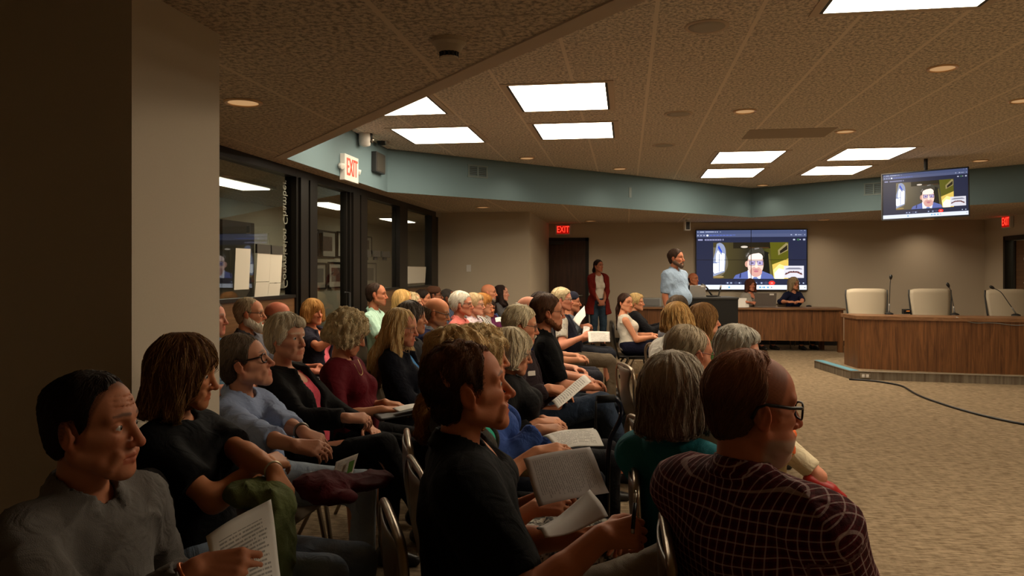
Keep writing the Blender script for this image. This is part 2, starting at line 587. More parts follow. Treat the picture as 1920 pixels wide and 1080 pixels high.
def troffer(x, y, label, w=0.84, l=1.0):
    t = empty('ceiling_light', (x, y, HIZ), 0, label, 'ceiling light', 'lit ceiling panels')
    mb = MB()
    for lo, hi in (((-w / 2 - 0.05, -l / 2 - 0.05, -0.008), (-w / 2, l / 2 + 0.05, -0.0005)), ((w / 2, -l / 2 - 0.05, -0.008), (w / 2 + 0.05, l / 2 + 0.05, -0.0005)),
                   ((-w / 2, -l / 2 - 0.05, -0.008), (w / 2, -l / 2, -0.0005)), ((-w / 2, l / 2, -0.008), (w / 2, l / 2 + 0.05, -0.0005))):
        mb.box(lo, hi)
    mb.build('frame', M['trim_lo'], t)
    mb = MB()
    for s in (-1, 1):
        mb.box((s * w / 2 - 0.022, -l / 2, -0.0075), (s * w / 2 + 0.022 - 0.0221 * (s > 0), l / 2, -0.002))
        mb.box((-w / 2, s * l / 2 - 0.006, -0.0075), (w / 2, s * l / 2 + 0.006 - 0.0061 * (s > 0), -0.002))
    mb.build('recess_shade', M['charcoal'], t)  # flat charcoal strips stand in for the shaded inner sides of a recess
    MB().box((-w / 2 + 0.022, -l / 2 + 0.006, -0.006), (w / 2 - 0.022, l / 2 - 0.006, -0.002)).build('diffuser', M['panel_light'], t)
    return t


LIGHTS = [  # pixel corners left-near, right-near, right-far, left-far
    ((948, 160), (1140, 153), (1143, 205), (980, 207), 'large lit ceiling panel right of the raised ceiling edge, middle of the view'),
    ((997, 232), (1150, 228), (1153, 258), (1015, 260), 'lit ceiling panel just beyond the large one in the middle of the ceiling'),
    ((733, 241), (888, 237), (903, 265), (775, 270), 'lit ceiling panel above the blue wall with the exit sign'),
    ((640, 194), (800, 178), (840, 212), (690, 216), 'lit ceiling panel partly cut off by the edge of the low ceiling'),
    ((1343, 285), (1472, 282), (1452, 304), (1333, 306), 'lit ceiling panel of the far group, left one of the nearer pair'),
    ((1324, 317), (1432, 315), (1418, 331), (1312, 333), 'lit ceiling panel of the far group, left one of the farther pair'),
    ((1583, 279), (1716, 275), (1674, 298), (1550, 300), 'lit ceiling panel of the far group, right one of the nearer pair'),
    ((1527, 312), (1637, 310), (1603, 326), (1500, 328), 'lit ceiling panel of the far group, right one of the farther pair'),
    ((1600, -45), (1900, -55), (1838, 10), (1534, 26), 'big lit ceiling panel cut off by the top edge of the view'),
]
for a, b, c, d, lab in LIGHTS:
    P = [WZ(q[0], q[1], HIZ) for q in (a, b, c, d)]
    cx = sum(p.x for p in P) / 4
    cy = sum(p.y for p in P) / 4
    w_ = (abs(P[1].x - P[0].x) + abs(P[2].x - P[3].x)) / 2
    l_ = (abs(P[3].y - P[0].y) + abs(P[2].y - P[1].y)) / 2
    if 'cut off by the edge' in lab:
        cx, cy, w_, l_ = P[2].x - 0.43, (P[1].y + P[2].y) / 2, 0.86, P[2].y - P[1].y
    if 'big lit' in lab:
        cx, cy, w_, l_ = (P[2].x + P[3].x) / 2, P[2].y - 0.5, P[2].x - P[3].x, 1.0
    troffer(cx, cy, lab, w_, l_)
# unseen panels added for fill light, continuing the groups by symmetry
for x, y, w in ((3.3, 4.4, 'right of the big one'), (3.3, 2.75, 'near right corner of its group'), (4.7, 8.4, 'before the dais desk')):
    troffer(x, y, 'added unseen ceiling panel for fill light, ' + w, 0.86, 1.0)


def disc(name, p, prof, m, label, cat, group, lens=None):
    t = empty(name, p, 0, label, cat, group)
    MB().lathe(prof, (0, 0, 0), 28, ring=True).build('trim_ring' if lens else 'cover', m, t, False)
    if lens:
        MB().lathe([(0.001, -0.004), (lens, -0.004), (lens, -0.001), (0.001, -0.001)], (0, 0, 0), 24).build('lamp_lens', M['can_warm'], t)
    return t


DL = [((1767, 127), HIZ, 'round orange recessed downlight right of the big ceiling panel'), ((1397, 208), HIZ, 'small round recessed downlight in mid ceiling near a darker tile'),
      ((1585, 246), HIZ, 'small round recessed downlight just before the far right panels'), ((1917, 188), HIZ, 'round recessed downlight cut by the right edge of the view'),
      ((988, 296), HIZ, 'small recessed downlight by the blue band, nearest the wall vent'), ((1162, 316), HIZ, 'small recessed downlight over the middle of the blue band'),
      ((1430, 347), HIZ, 'small recessed downlight over the far corner of the blue band'), ((1838, 301), HIZ, 'small recessed downlight above the hung television'),
      ((456, 191), LOZ, 'round orange recessed downlight in the low ceiling by the column'), ((905, 388), LOZ, 'small downlight in the low ceiling before the beige wall block'),
      ((1107, 414), LOZ, 'small downlight in the low ceiling above the back door'),
      ((1742, 399), LOZ, 'small downlight in the low ceiling washing the wall behind the dais'), ((1545, 407), LOZ, 'small downlight in the low ceiling right of the video wall')]
LAMPS = {4: 9.0, 5: 9.0, 6: 9.0, 9: 4.0, 10: 4.0, 11: 14.0, 12: 8.0}      # the ones that visibly wash a wall
for i_, ((px, py), z, lab) in enumerate(DL):
    p = WZ(px, py, z)
    if i_ in (11, 12): p = WY(px, BACK - 0.55, z)
    t = disc('downlight', (p.x, p.y, z - 0.001), [(0.088, -0.008), (0.105, -0.012), (0.112, -0.004), (0.112, -0.0005), (0.088, -0.0005)], M['can_rim'], lab, 'downlight', 'recessed downlights', 0.088)
    if i_ in LAMPS:
        ld = bpy.data.lights.new('lamp', 'SPOT')
        ld.energy = LAMPS[i_]; ld.spot_size = math.radians(140); ld.spot_blend = 1.0; ld.shadow_soft_size = 0.05; ld.color = (1.0, 0.80, 0.58)
        lo_ = link(bpy.data.objects.new('lamp', ld), t)
        lo_.location = (0, 0, -0.02)
for (px, py), lab in (((1325, 49), 'round grey ceiling speaker grille, the near large one'), ((1272, 213), 'round ceiling speaker grille, beyond the first between the panels'), ((1245, 272), 'round ceiling speaker grille, farthest of the row')):
    p = WZ(px, py, HIZ)
    t = empty('ceiling_speaker', (p.x, p.y, HIZ - 0.001), 0, lab, 'speaker', 'round ceiling speakers')
    MB().lathe([(0.115, -0.006), (0.132, -0.01), (0.14, -0.003), (0.14, -0.0005), (0.115, -0.0005)], (0, 0, 0), 32, ring=True).build('rim', M['trim_lo'], t)
    MB().lathe([(0.001, -0.006), (0.06, -0.008), (0.115, -0.006), (0.115, -0.001), (0.001, -0.001)], (0, 0, 0), 32).build('grille', mat('speaker_grille', (0.42, 0.38, 0.31), 0.8), t, True)

# smoke detector on the low ceiling
p = WZ(842, 74, LOZ)
t = empty('smoke_detector', (p.x, p.y, LOZ), 0, 'white smoke detector on the low ceiling near its edge', 'smoke detector')
MB().lathe([(0.075, -0.001), (0.075, -0.018), (0.062, -0.03), (0.05, -0.055), (0.044, -0.058), (0.044, -0.001)], (0, 0, 0), 28).build('body', M['wall'], t, False)
mb = MB()
for k in range(14):
    a = 2 * PI * k / 14
    mb.box((0.036, -0.004, -0.078), (0.042, 0.004, -0.056), a, (0, 0, 0))
mb.build('chamber_ribs', M['charcoal'], t)
MB().lathe([(0.001, -0.079), (0.038, -0.083), (0.041, -0.077), (0.001, -0.076)], (0, 0, 0), 24).build('cap', M['wall'], t)
MB().lathe([(0.001, -0.058), (0.03, -0.058), (0.03, -0.077), (0.001, -0.077)], (0, 0, 0), 20).build('core', M['black'], t)

# darker replaced ceiling tile
p = WZ(1477, 250, HIZ)
tl = MB().box((p.x - 0.46, p.y - 0.30, HIZ - 0.004), (p.x + 0.46, p.y + 0.30, HIZ - 0.0006)).build('ceiling_tile', mat('darker_ceiling_tile', (0.36, 0.29, 0.21), 0.9))
tag(tl, 'darker brown ceiling tile between the downlights before the far panels', 'ceiling tile')


# ------------------------------------------------------------------ vents, signs, cameras
def on_fascia(px, py, seg):
    """point of a fascia face (its near side) at a pixel"""
    a, b = ring[seg], ring[seg + 1]
    r = (px - 960) / FPX
    dirv = Vector((r * CA - SA, r * SA + CA, 0))
    e = b - a
    den = dirv.x * e.y - dirv.y * e.x
    t = (a.x * e.y - a.y * e.x) / den
    q = dirv * t
    return Vector((q.x, q.y, EYE - (py - HOR) / FPX * t))


def wall_frame(p, seg):
    a, b = ring[seg], ring[seg + 1]
    ax = (b - a).normalized()
    n = Vector((ax.y, -ax.x, 0))
    if n.dot(Vector((2, 6, 0)) - p) < 0: n = -n
    return ax, n


m_vent = mat('painted_vent', (0.15, 0.20, 0.20), 0.5)
for seg, x0, x1, y0, y1, lab in ((2, 878, 912, 311, 332, 'square wall vent with two grilles on the long blue band'), (3, 1622, 1656, 346, 362, 'wall vent with two grilles on the blue band beside the television')):
    A, B = on_fascia(x0, y0, seg), on_fascia(x1, y1, seg)
    c = (A + B) / 2
    ax, n = wall_frame(c, seg)
    hw, hh = abs((B - A).dot(ax)) / 2, abs(A.z - B.z) / 2 + 0.01
    v = empty('wall_vent', c, 0, lab, 'vent', 'wall vents')
    mb = MB()
    for s in (-1, 1):
        mb.obox(n * 0.008 + Vector((0, 0, s * hh)), ax * (hw + 0.02), n * 0.008, (0, 0, 0.012))
        mb.obox(n * 0.008 + ax * (s * hw), ax * 0.012, n * 0.008, (0, 0, hh))
    mb.obox(n * 0.008, ax * 0.012, n * 0.008, (0, 0, hh))
    mb.build('frame', m_vent, v)
    mb = MB()
    for s in (-1, 1):
        for k in range(6):
            mb.obox(n * 0.006 + ax * (s * hw / 2) + Vector((0, 0, -hh + (k + 0.5) * hh / 3)), ax * (hw / 2 - 0.015), n * 0.004 + Vector((0, 0, 0.004 * s)), (0, 0, 0.006))
    mb.build('louvres', mat('vent_slats', (0.05, 0.062, 0.06), 0.5), v)
    mb = MB()
    mb.obox(n * 0.002, ax * hw, n * 0.0015, (0, 0, hh))
    mb.build('backing', M['black'], v)

# small blank plate on the band
c = on_fascia(1181, 361, 2); ax, n = wall_frame(c, 2)
mb = MB(); mb.obox(n * 0.006, ax * 0.03, n * 0.006, (0, 0, 0.08)); o = mb.build('wall_plate', m_vent, None); o.location = c
tag(o, 'small blank painted plate on the blue band right of the vent', 'wall plate')


def exit_sign(c, ax, n, w, h, glow, label, heads=False):
    t = empty('exit_sign', c, 0, label, 'exit sign', 'red exit signs')
    mb = MB(); mb.obox(n * 0.03, ax * w / 2, n * 0.03, (0, 0, h / 2)); mb.build('housing', M['white_pl'], t, bevel=0.006)
    if glow:
        mb = MB(); mb.obox(n * 0.0615, ax * (w * 0.40), n * 0.0015, (0, 0, h * 0.44)); mb.build('lit_face', mat('exit_face', (0.3, 0.01, 0.01), 0.4, 0, 0.4, (1, 0.01, 0.005), 0.16), t)
    text_mesh('lettering', 'EXIT', h * 0.95, M['red_glow'] if glow else M['red_letter'], basis(n * 0.0635, ax, (0, 0, 1)), t, sx=w * 0.80 / (h * 0.95 * 2.05))
    if heads:
        for s in (-1, 1):
            L = MB()
            p0 = ax * (s * w / 2) + n * 0.03 + Vector((0, 0, 0.0))
            L.tube([p0, p0 + ax * s * 0.035], 0.012)
            L.lathe([(0.012, -0.03), (0.03, -0.015), (0.034, 0.03), (0.028, 0.034), (0.001, 0.03)], p0 + ax * s * 0.05, 16, n * 0.9 + ax * s * 0.3 + Vector((0, 0, -0.3)))
            L.build('lamp_head', M['white_pl'], t, True)
    return t


c = on_fascia(650, 317, 1); ax, n = wall_frame(c, 1)
ax = Vector((0, 1, 0)); n = Vector((1, 0, 0))
exit_sign(c, ax, n, 0.42, 0.28, False, 'white exit sign with red letters and two lamp heads on the blue wall', True)
c = WY(1056, BACK - 0.001, 0); d_ = depth_of(c); c.z = EYE - (431 - HOR) / FPX * d_
exit_sign(c, Vector((1, 0, 0)), Vector((0, -1, 0)), 0.33, 0.20, True, 'glowing red exit sign over the dark back door')
c = WX(1892, RIGHTX - 0.001, 0); d_ = depth_of(c); c.z = EYE - (416 - HOR) / FPX * d_
exit_sign(c, Vector((0, -1, 0)), Vector((-1, 0, 0)), 0.34, 0.22, True, 'glowing red exit sign over the side doorway at the right edge')

# flat black speaker on the blue wall
c = on_fascia(704, 306, 1)
t = empty('wall_speaker', c, 0, 'flat black wall speaker on the blue wall right of the white exit sign', 'speaker')
MB().box((0.002, -0.17, -0.12), (0.07, 0.17, 0.12)).build('cabinet', M['charcoal'], t, bevel=0.008)
MB().box((0.0701, -0.155, -0.105), (0.074, 0.155, 0.105)).build('grille', mat('speaker_cloth', (0.035, 0.032, 0.024), 0.9), t)

# two ceiling cameras before the blue wall
c = WZ(682, 240, HIZ); c = W(684, 236, depth_of(on_fascia(684, 250, 1)) - 0.25)
t = empty('security_camera', c, 0, 'white dome-necked pan camera hanging at the blue wall', 'camera')
MB().box((-0.30, -0.03, 0.02), (-0.02, 0.03, 0.06)).lathe([(0.03, 0), (0.09, 0.01), (0.09, 0.04), (0.05, 0.06), (0.001, 0.06)], (0, 0, 0), 24).build('bracket', M['white_pl'], t, False)
MB().lathe([(0.001, -0.008), (0.075, -0.008), (0.08, 0.0), (0.05, 0.01), (0.001, 0.01)], (0, 0, 0), 24).build('turntable', M['white_pl'], t, True)
MB().lathe([(0.05, 0), (0.066, -0.03), (0.07, -0.14), (0.062, -0.2), (0.02, -0.215), (0.001, -0.215)], (0, 0, -0.02), 24).build('body', M['white_pl'], t, True)
MB().obox((0.062, 0.02, -0.11), (0.015, 0, 0), (0, 0.03, 0), (0, 0, 0.08)).build('front_panel', M['black'], t, bevel=0.006)
MB().lathe([(0.001, 0), (0.028, 0), (0.028, 0.02), (0.001, 0.024)], (0.075, 0.02, -0.16), 20, (1, 0.2, -0.3)).build('lens', M['chrome'], t, True)
c = W(716, 252, depth_of(on_fascia(714, 262, 1)) - 0.3)
t = empty('security_camera', c, 0, 'black pan camera hanging right of the white one', 'camera')
MB().obox((-0.04, 0, 0.06), (0.11, 0, 0), (0, 0.09, 0), (0, 0, 0.018)).build('bracket', M['black'], t, bevel=0.01)
MB().obox((-0.26, 0, 0.065), (0.12, 0, 0), (0, 0.025, 0), (0, 0, 0.012)).build('bracket_arm', M['black'], t)
MB().lathe([(0.05, 0.045), (0.055, -0.03), (0.06, -0.09), (0.045, -0.125), (0.001, -0.13)], (0, 0, 0), 24).build('body', M['black'], t, True)
MB().lathe([(0.001, 0.04), (0.04, 0.04), (0.045, 0.075), (0.034, 0.08), (0.03, 0.07), (0.001, 0.068)], (0, 0, -0.07), 24, (1, 0.15, -0.25)).build('lens', M['chrome'], t, True)
# camera hanging above the standing man
c = W(1288, 416, 14.6)
t = empty('security_camera', (c.x, c.y, LOZ), 0, 'small box camera hanging from the low ceiling left of the video wall', 'camera')
MB().tube([(0, 0, 0), (0, 0, -0.06)], 0.02).obox((0, 0, -0.012), (0.06, 0, 0), (0, 0.06, 0), (0, 0, 0.01)).build('mount', M['white_pl'], t)
MB().obox((0, 0, -0.15), (0.055, 0.01, 0), (-0.01, 0.075, 0), (0, 0, 0.09)).build('body', M['white_pl'], t, bevel=0.015)
MB().obox((0.014, -0.08, -0.15), (0.034, 0.006, 0), (-0.001, 0.008, 0), (0, 0, 0.07)).build('front_panel', M['black'], t, bevel=0.005)

# light switch on the beige block
c = WY(879, BLK, 0); c.z = EYE - (503 - HOR) / FPX * depth_of(c)
t = empty('light_switch', c, 0, 'small white switch plate on the beige wall block', 'light switch')
MB().box((-0.04, -0.008, -0.06), (0.04, -0.0005, 0.06)).build('plate', M['white_pl'], t, bevel=0.003)
MB().box((-0.012, -0.016, -0.025), (0.012, -0.0081, 0.025)).build('rocker', M['white_pl'], t)

# ------------------------------------------------------------------ the hall behind the glass
for (px, z), lab in (((433, LOZ), 'lit strip lamp of the hall seen through the first pane'), ((615, LOZ), 'lit strip lamp of the hall seen through the glass door'), ((748, LOZ), 'lit strip lamp of the hall seen through the far panes')):
    d_ = {433: 8.6, 615: 11.6, 748: 14.9}[px]
    p = W(px, 400, d_)
    t = empty('strip_light', (-4.35, p.y, LOZ), 0, lab, 'ceiling light', 'hall strip lamps')
    MB().box((-0.22, -0.66, -0.03), (0.22, 0.66, -0.001)).build('housing', M['white_pl'], t)
    MB().box((-0.17, -0.6, -0.04), (0.17, 0.6, -0.0301)).build('diffuser', m_emit('hall_tube', (1.0, 0.92, 0.72), 4.5), t)

m_frame = mat('picture_frame_black', (0.015, 0.012, 0.01), 0.4)
m_matte = mat('picture_mount', (0.62, 0.58, 0.5), 0.8)


def m_picture(i, cols):
    k = NT('picture_print_%d' % i)
    v = k.mapping(k.obj(), (2, 5, 3))
    a = k.noise(v, 3.0 + i * 0.3, 5, 0.7, 1.2)
    return k.out(k.ramp(a, [(0.3, cols[0]), (0.45, cols[1]), (0.55, cols[2]), (0.7, cols[3])]), 0.5)


PICS = [((527, 540), (491, 542), 'framed print behind the lettering on the first pane'), ((586, 609), (494, 541), 'framed print in the lower row, left edge of the glass door'),
        ((614, 645), (493, 539), 'framed print in the lower row, right half of the glass door'), ((586, 589), (434, 481), 'framed print in the upper row cut by the door jamb'),
        ((593, 628), (434, 482), 'framed print in the upper row, whole behind the glass door'), ((631, 660), (437, 482), 'framed print in the upper row, right edge of the glass door'),
        ((679, 690), (444, 475), 'framed print in the upper row seen at the left of the third pane'), ((682, 703), (494, 536), 'framed print in the lower row seen through the third pane')]
for i, ((x0, x1), (y0, y1), lab) in enumerate(PICS):
    A, B = WX(x0, HALLX), WX(x1, HALLX)
    c = (A + B) / 2
    dd_ = depth_of(c)
    zc = EYE - ((y0 + y1) / 2 - HOR) / FPX * dd_
    hh = (y1 - y0) / FPX * dd_ / 2
    hw = min(0.43, abs(B.y - A.y) / 2)
    if hw < 0.2: hw = 0.35
    t = empty('framed_picture', (HALLX, c.y, zc), 0, lab, 'picture', 'framed prints in the hall')
    mb = MB()
    for s in (-1, 1):
        mb.box((0.001, s * hw - 0.015, -hh), (0.035, s * hw + 0.015, hh))
        mb.box((0.001, -hw, s * hh - 0.015), (0.035, hw, s * hh + 0.015))
    mb.build('frame', m_frame, t)
    MB().box((0.002, -hw, -hh), (0.015, hw, hh)).build('mount', m_matte, t)
    MB().box((0.0151, -hw * 0.62, -hh * 0.52), (0.018, hw * 0.62, hh * 0.6)).build('print', m_picture(i, [((0.03, 0.03, 0.04), (0.12, 0.10, 0.09), (0.22, 0.12, 0.08), (0.2, 0.22, 0.25)), ((0.04, 0.05, 0.07), (0.15, 0.13, 0.12), (0.10, 0.14, 0.16), (0.26, 0.2, 0.15))][i % 2]), t)
# dark doorway in the hall wall
struct('door_4', MB().box((HALLX + 0.001, WX(412, HALLX).y, 0), (HALLX + 0.04, WX(472, HALLX).y, 2.2)), mat('dark_hall_door', (0.06, 0.05, 0.04), 0.5))
# ------------------------------------------------------------------ notices hanging on the glass
m_sheet = mat('notice_sheet', (0.66, 0.62, 0.52), 0.8)
m_clip = mat('dark_clip', (0.05, 0.045, 0.035), 0.5)


def notice(px0, px1, y0, y1, lab, clip=None, drop=0.0):
    A, B = WX(px0, LEFTX), WX(px1, LEFTX)
    c = (A + B) / 2
    d = depth_of(c)
    zt, zb = EYE - (y0 - HOR) / FPX * d, EYE - (y1 - HOR) / FPX * d
    t = empty('notice', (LEFTX + 0.022, c.y, zt), 0, lab, 'notice', 'notices on the glass wall')
    hw = abs(B.y - A.y) / 2
    if y1 > y0 + 2:
        MB().obox((-0.006, 0, (zb - zt) / 2), (0.0008, 0, 0), (0, hw, 0), (0.008, 0, (zt - zb) / 2)).build('sheet', m_sheet, t)
    if clip:
        mb = MB().box((-0.012, -hw * clip, -0.02), (0.006, hw * clip, 0.06)).box((-0.03, -hw * 0.45, -0.06), (-0.0121, hw * 0.45, 0.0))
        mb.build('clip', m_clip, t)
    return t


notice(437, 465, 466, 543, 'plain white sheet taped inside the first glass pane, nearest the column')
notice(478, 503, 471, 528, 'white sheet under the left dark clip on the first pane', 1.1)
notice(503, 525, 473, 530, 'white sheet under the right dark clip on the first pane', 1.05)
notice(475, 501, 529, 557, 'loose lower sheet leaning on the sill of the first pane, left one')
notice(500, 522, 531, 556, 'loose lower sheet leaning on the sill of the first pane, right one')
notice(681, 692, 479, 479, 'dark clip without a sheet on the third pane, first of three', 1.0)
notice(697, 710, 479, 479, 'dark clip without a sheet on the third pane, middle of three', 1.0)
notice(714, 728, 480, 480, 'dark clip without a sheet on the third pane, last of three', 1.0)
notice(759, 796, 500, 531, 'pale sheet low on the farthest glass pane')

# ------------------------------------------------------------------ screens
m_scr = {}


def sc_mat(r, g, b, s=1.0):
    k = (r, g, b, s)
    if k not in m_scr:
        m_scr[k] = m_emit('screen_%d_%d_%d' % (r, g, b), lin(r, g, b), s)
    return m_scr[k]


def m_screen_room():
    k = NT('screen_call_room')
    s = k.n('ShaderNodeSeparateXYZ', {0: k.obj()})
    f = k.math('ADD', k.math('MULTIPLY', s.outputs[0], 1.0), 0.5)
    c = k.ramp(f, [(0.0, lin(70, 62, 30)), (0.25, lin(58, 50, 22)), (0.45, lin(30, 27, 16)), (0.66, lin(28, 28, 14)), (0.80, lin(70, 68, 16)), (1.0, lin(96, 90, 24))])
    k.set(k.b.inputs['Base Color'], (0, 0, 0))
    k.set(k.b.inputs['Emission Color'], c)
    k.b.inputs['Emission Strength'].default_value = 0.58
    return k.m


M_SROOM = m_screen_room()


def ell_pts(cx, cy, rx, ry, n=24, a0=0, a1=2 * PI):
    return [(cx + rx * math.cos(a0 + (a1 - a0) * i / n), cy + ry * math.sin(a0 + (a1 - a0) * i / n)) for i in range(n if a1 - a0 > 6.2 else n + 1)]


def screen_picture(par, w, h, dim=1.0):
    """the video call on a screen, unit coordinates 0..1 from the lower left; every patch is part of the flat picture"""
    lay = [0]

    def patch(name, pts, col, m=None, s=1.0):
        lay[0] += 1
        z = 0.0002 + 0.00025 * lay[0]
        mb = MB()
        P = [((x - 0.5) * w, -z, (y - 0.5) * h) for x, y in pts]
        mb.poly(P)
        return mb.build(name, m or sc_mat(*col, s * dim), par)

    def rect(x0, y0, x1, y1): return [(x0, y0), (x1, y0), (x1, y1), (x0, y1)]

    def many(name, plist, col, s=1.0):
        lay[0] += 1
        z = 0.0002 + 0.00025 * lay[0]
        mb = MB()
        for pts in plist:
            mb.poly([((x - 0.5) * w, -z, (y - 0.5) * h) for x, y in pts])
        return mb.build(name, sc_mat(*col, s * dim), par)

    patch('picture', rect(0, 0, 1, 1), (38, 42, 66))
    patch('browser_bar', rect(0, 0.88, 1, 1), (74, 84, 120))
    patch('address_bar', rect(0.0, 0.88, 1, 0.935), (84, 92, 126))
    many('browser_marks', [rect(0.01, 0.962, 0.025, 0.972), rect(0.035, 0.958, 0.075, 0.975), rect(0.085, 0.96, 0.165, 0.974), rect(0.172, 0.958, 0.182, 0.974), rect(0.19, 0.958, 0.2, 0.974), rect(0.218, 0.962, 0.228, 0.97)]
         + [rect(0.012 + 0.028 * i, 0.900, 0.024 + 0.028 * i, 0.918) for i in range(3)] + [rect(0.855, 0.905, 0.868, 0.92), rect(0.895, 0.903, 0.91, 0.922), rect(0.918, 0.907, 0.952, 0.915), rect(0.978, 0.903, 0.984, 0.92)]
         + [rect(0.945, 0.98, 0.955, 0.984), rect(0.977, 0.978, 0.985, 0.988)], (176, 184, 214))
    patch('address_icon', ell_pts(0.105, 0.908, 0.010, 0.016), (226, 236, 255), None, 1.2)
    many('address_text', [rect(0.125 + 0.03 * i, 0.902, 0.149 + 0.03 * i, 0.918) for i in range(7)] + [rect(0.335, 0.908, 0.36, 0.918)], (92, 110, 190))
    many('title_pills', [rect(0.018, 0.822, 0.062, 0.848), rect(0.08, 0.822, 0.232, 0.848), rect(0.243, 0.822, 0.252, 0.85)], (150, 152, 190))
    many('title_marks', [rect(0.09 + 0.024 * i, 0.829, 0.108 + 0.024 * i, 0.841) for i in range(6)], (70, 72, 110))
    many('corner_icons', [ell_pts(0.886, 0.832, 0.012, 0.016), ell_pts(0.975, 0.832, 0.013, 0.02)], (120, 124, 150))
    many('corner_icon_marks', [rect(0.879, 0.826, 0.893, 0.838), rect(0.968, 0.828, 0.982, 0.838), rect(0.935, 0.828, 0.945, 0.838)], (235, 240, 250))
    patch('green_icon', ell_pts(0.922, 0.832, 0.012, 0.018), (60, 100, 74))
    # the call: a room with a window at the left and a lit wall at the right
    vx0, vx1, vy0, vy1 = 0.158, 0.835, 0.185, 0.79
    patch('call_room', rect(vx0, vy0, vx1, vy1), None, M_SROOM)
    patch('room_ceiling', rect(0.34, 0.69, 0.70, vy1), (34, 28, 16))
    patch('room_right_wall', [(0.70, vy0), (vx1, vy0), (vx1, vy1), (0.67, vy1)], (92, 90, 20))
    patch('room_door', [(0.60, vy0), (0.68, vy0), (0.66, 0.62), (0.60, 0.66)], (22, 22, 16))
    patch('door_edge', [(0.675, vy0), (0.70, vy0), (0.665, 0.6), (0.655, 0.6)], (110, 100, 50))
    patch('window_glow', [(vx0, vy0 + 0.02)] + [(x, y) for x, y in ell_pts(vx0, 0.45, 0.135, 0.26, 16, -PI / 2, PI / 2)] + [(vx0, 0.71)], (112, 104, 84))
    patch('window_arch', [(vx0, 0.22)] + [(0.262, 0.30), (0.27, 0.45), (0.272, 0.62)] + ell_pts(0.215, 0.64, 0.056, 0.145, 8, 0, PI / 2) + [(0.19, 0.77), (0.175, 0.62), (vx0, 0.52)], (150, 160, 190))
    patch('window_light', [(vx0, 0.30), (0.17, 0.27), (0.258, 0.32), (0.262, 0.60), (0.236, 0.62), (0.232, 0.44), (vx0, 0.44)], (250, 252, 255), None, 1.5)
    patch('window_light', [(0.18, 0.46), (0.232, 0.42), (0.232, 0.58), (0.2, 0.66), (0.185, 0.6)], (244, 248, 255), None, 1.5)
    patch('window_blue', [(0.2, 0.7), (0.238, 0.6), (0.236, 0.65), (0.208, 0.745)], (40, 70, 190), None, 1.2)
    many('window_bars', [rect(vx0, 0.455, 0.215, 0.465), rect(0.21, 0.3, 0.216, 0.60)], (110, 130, 190))
    patch('window_sill', ell_pts(0.205, 0.215, 0.05, 0.02), (150, 116, 60))
    patch('caption_pill', rect(0.168, 0.21, 0.25, 0.228), (160, 140, 90))
    patch('ceiling_lamp', ell_pts(0.44, 0.715, 0.032, 0.018, 16), (214, 200, 184), None, 1.1)
    patch('ceiling_beam', rect(0.48, 0.695, 0.66, 0.708), (80, 50, 26))
    patch('lit_wall', [(0.705, vy0), (vx1, vy0), (vx1, 0.52), (0.69, 0.42)], (222, 190, 90), None, 1.1)
    patch('lit_wall_glow', [(0.708, vy0), (0.80, vy0), (0.80, 0.40), (0.755, 0.43), (0.70, 0.33)], (250, 226, 140), None, 1.25)
    patch('lit_wall_bright', [(0.715, vy0), (0.795, vy0), (0.795, 0.34), (0.75, 0.36), (0.71, 0.28)], (255, 246, 200), None, 1.5)
    patch('wall_picture', [(0.742, 0.66), (0.815, 0.78), (0.832, 0.765), (0.832, 0.655), (0.745, 0.575)], (150, 136, 90))
    patch('wall_picture_dark', [(0.758, 0.645), (0.825, 0.745), (0.826, 0.672), (0.762, 0.6)], (40, 34, 22))
    # the man in the call
    patch('man_jacket', [(0.34, vy0), (0.36, 0.245), (0.47, 0.315), (0.60, 0.315), (0.69, 0.25), (0.712, vy0)], (96, 110, 176))
    many('jacket_folds', [[(0.40, 0.27), (0.412, 0.275), (0.408, 0.2), (0.395, 0.2)]], (40, 46, 90))
    patch('man_shirt', [(0.475, vy0), (0.47, 0.33), (0.60, 0.33), (0.585, vy0)], (238, 238, 250), None, 1.2)
    patch('man_tie', [(0.515, vy0), (0.525, 0.215), (0.552, 0.215), (0.566, vy0)], (120, 140, 200))
    patch('man_ear', ell_pts(0.462, 0.43, 0.017, 0.05), (214, 160, 140))
    patch('man_face', ell_pts(0.54, 0.43, 0.073, 0.20, 28), (250, 206, 192), None, 1.1)
    patch('man_jaw', ell_pts(0.545, 0.30, 0.055, 0.085, 24), (226, 172, 160))
    patch('man_forehead', ell_pts(0.54, 0.545, 0.067, 0.075, 24), (255, 226, 214), None, 1.2)
    patch('man_hair', [(0.45, 0.52), (0.447, 0.6), (0.475, 0.63), (0.495, 0.685), (0.55, 0.71), (0.60, 0.70), (0.62, 0.64), (0.62, 0.53), (0.606, 0.60), (0.57, 0.612), (0.52, 0.60), (0.485, 0.575), (0.468, 0.515)], (66, 62, 52))
    many('hair_lights', [[(0.455, 0.56), (0.475, 0.62), (0.485, 0.61), (0.465, 0.55)], [(0.53, 0.69), (0.57, 0.70), (0.575, 0.685), (0.535, 0.67)]], (130, 122, 118))
    many('man_spectacles', [rect(0.475, 0.478, 0.612, 0.486), rect(0.485, 0.41, 0.49, 0.48), rect(0.535, 0.41, 0.54, 0.48), rect(0.552, 0.41, 0.557, 0.48), rect(0.605, 0.41, 0.61, 0.48), rect(0.485, 0.408, 0.54, 0.415), rect(0.552, 0.408, 0.61, 0.415)], (70, 60, 90))
    many('man_lenses', [rect(0.49, 0.416, 0.535, 0.477), rect(0.557, 0.416, 0.605, 0.477)], (190, 176, 220))
    many('man_eyes', [ell_pts(0.514, 0.445, 0.012, 0.011, 10), ell_pts(0.58, 0.445, 0.012, 0.011, 10)], (70, 60, 90))
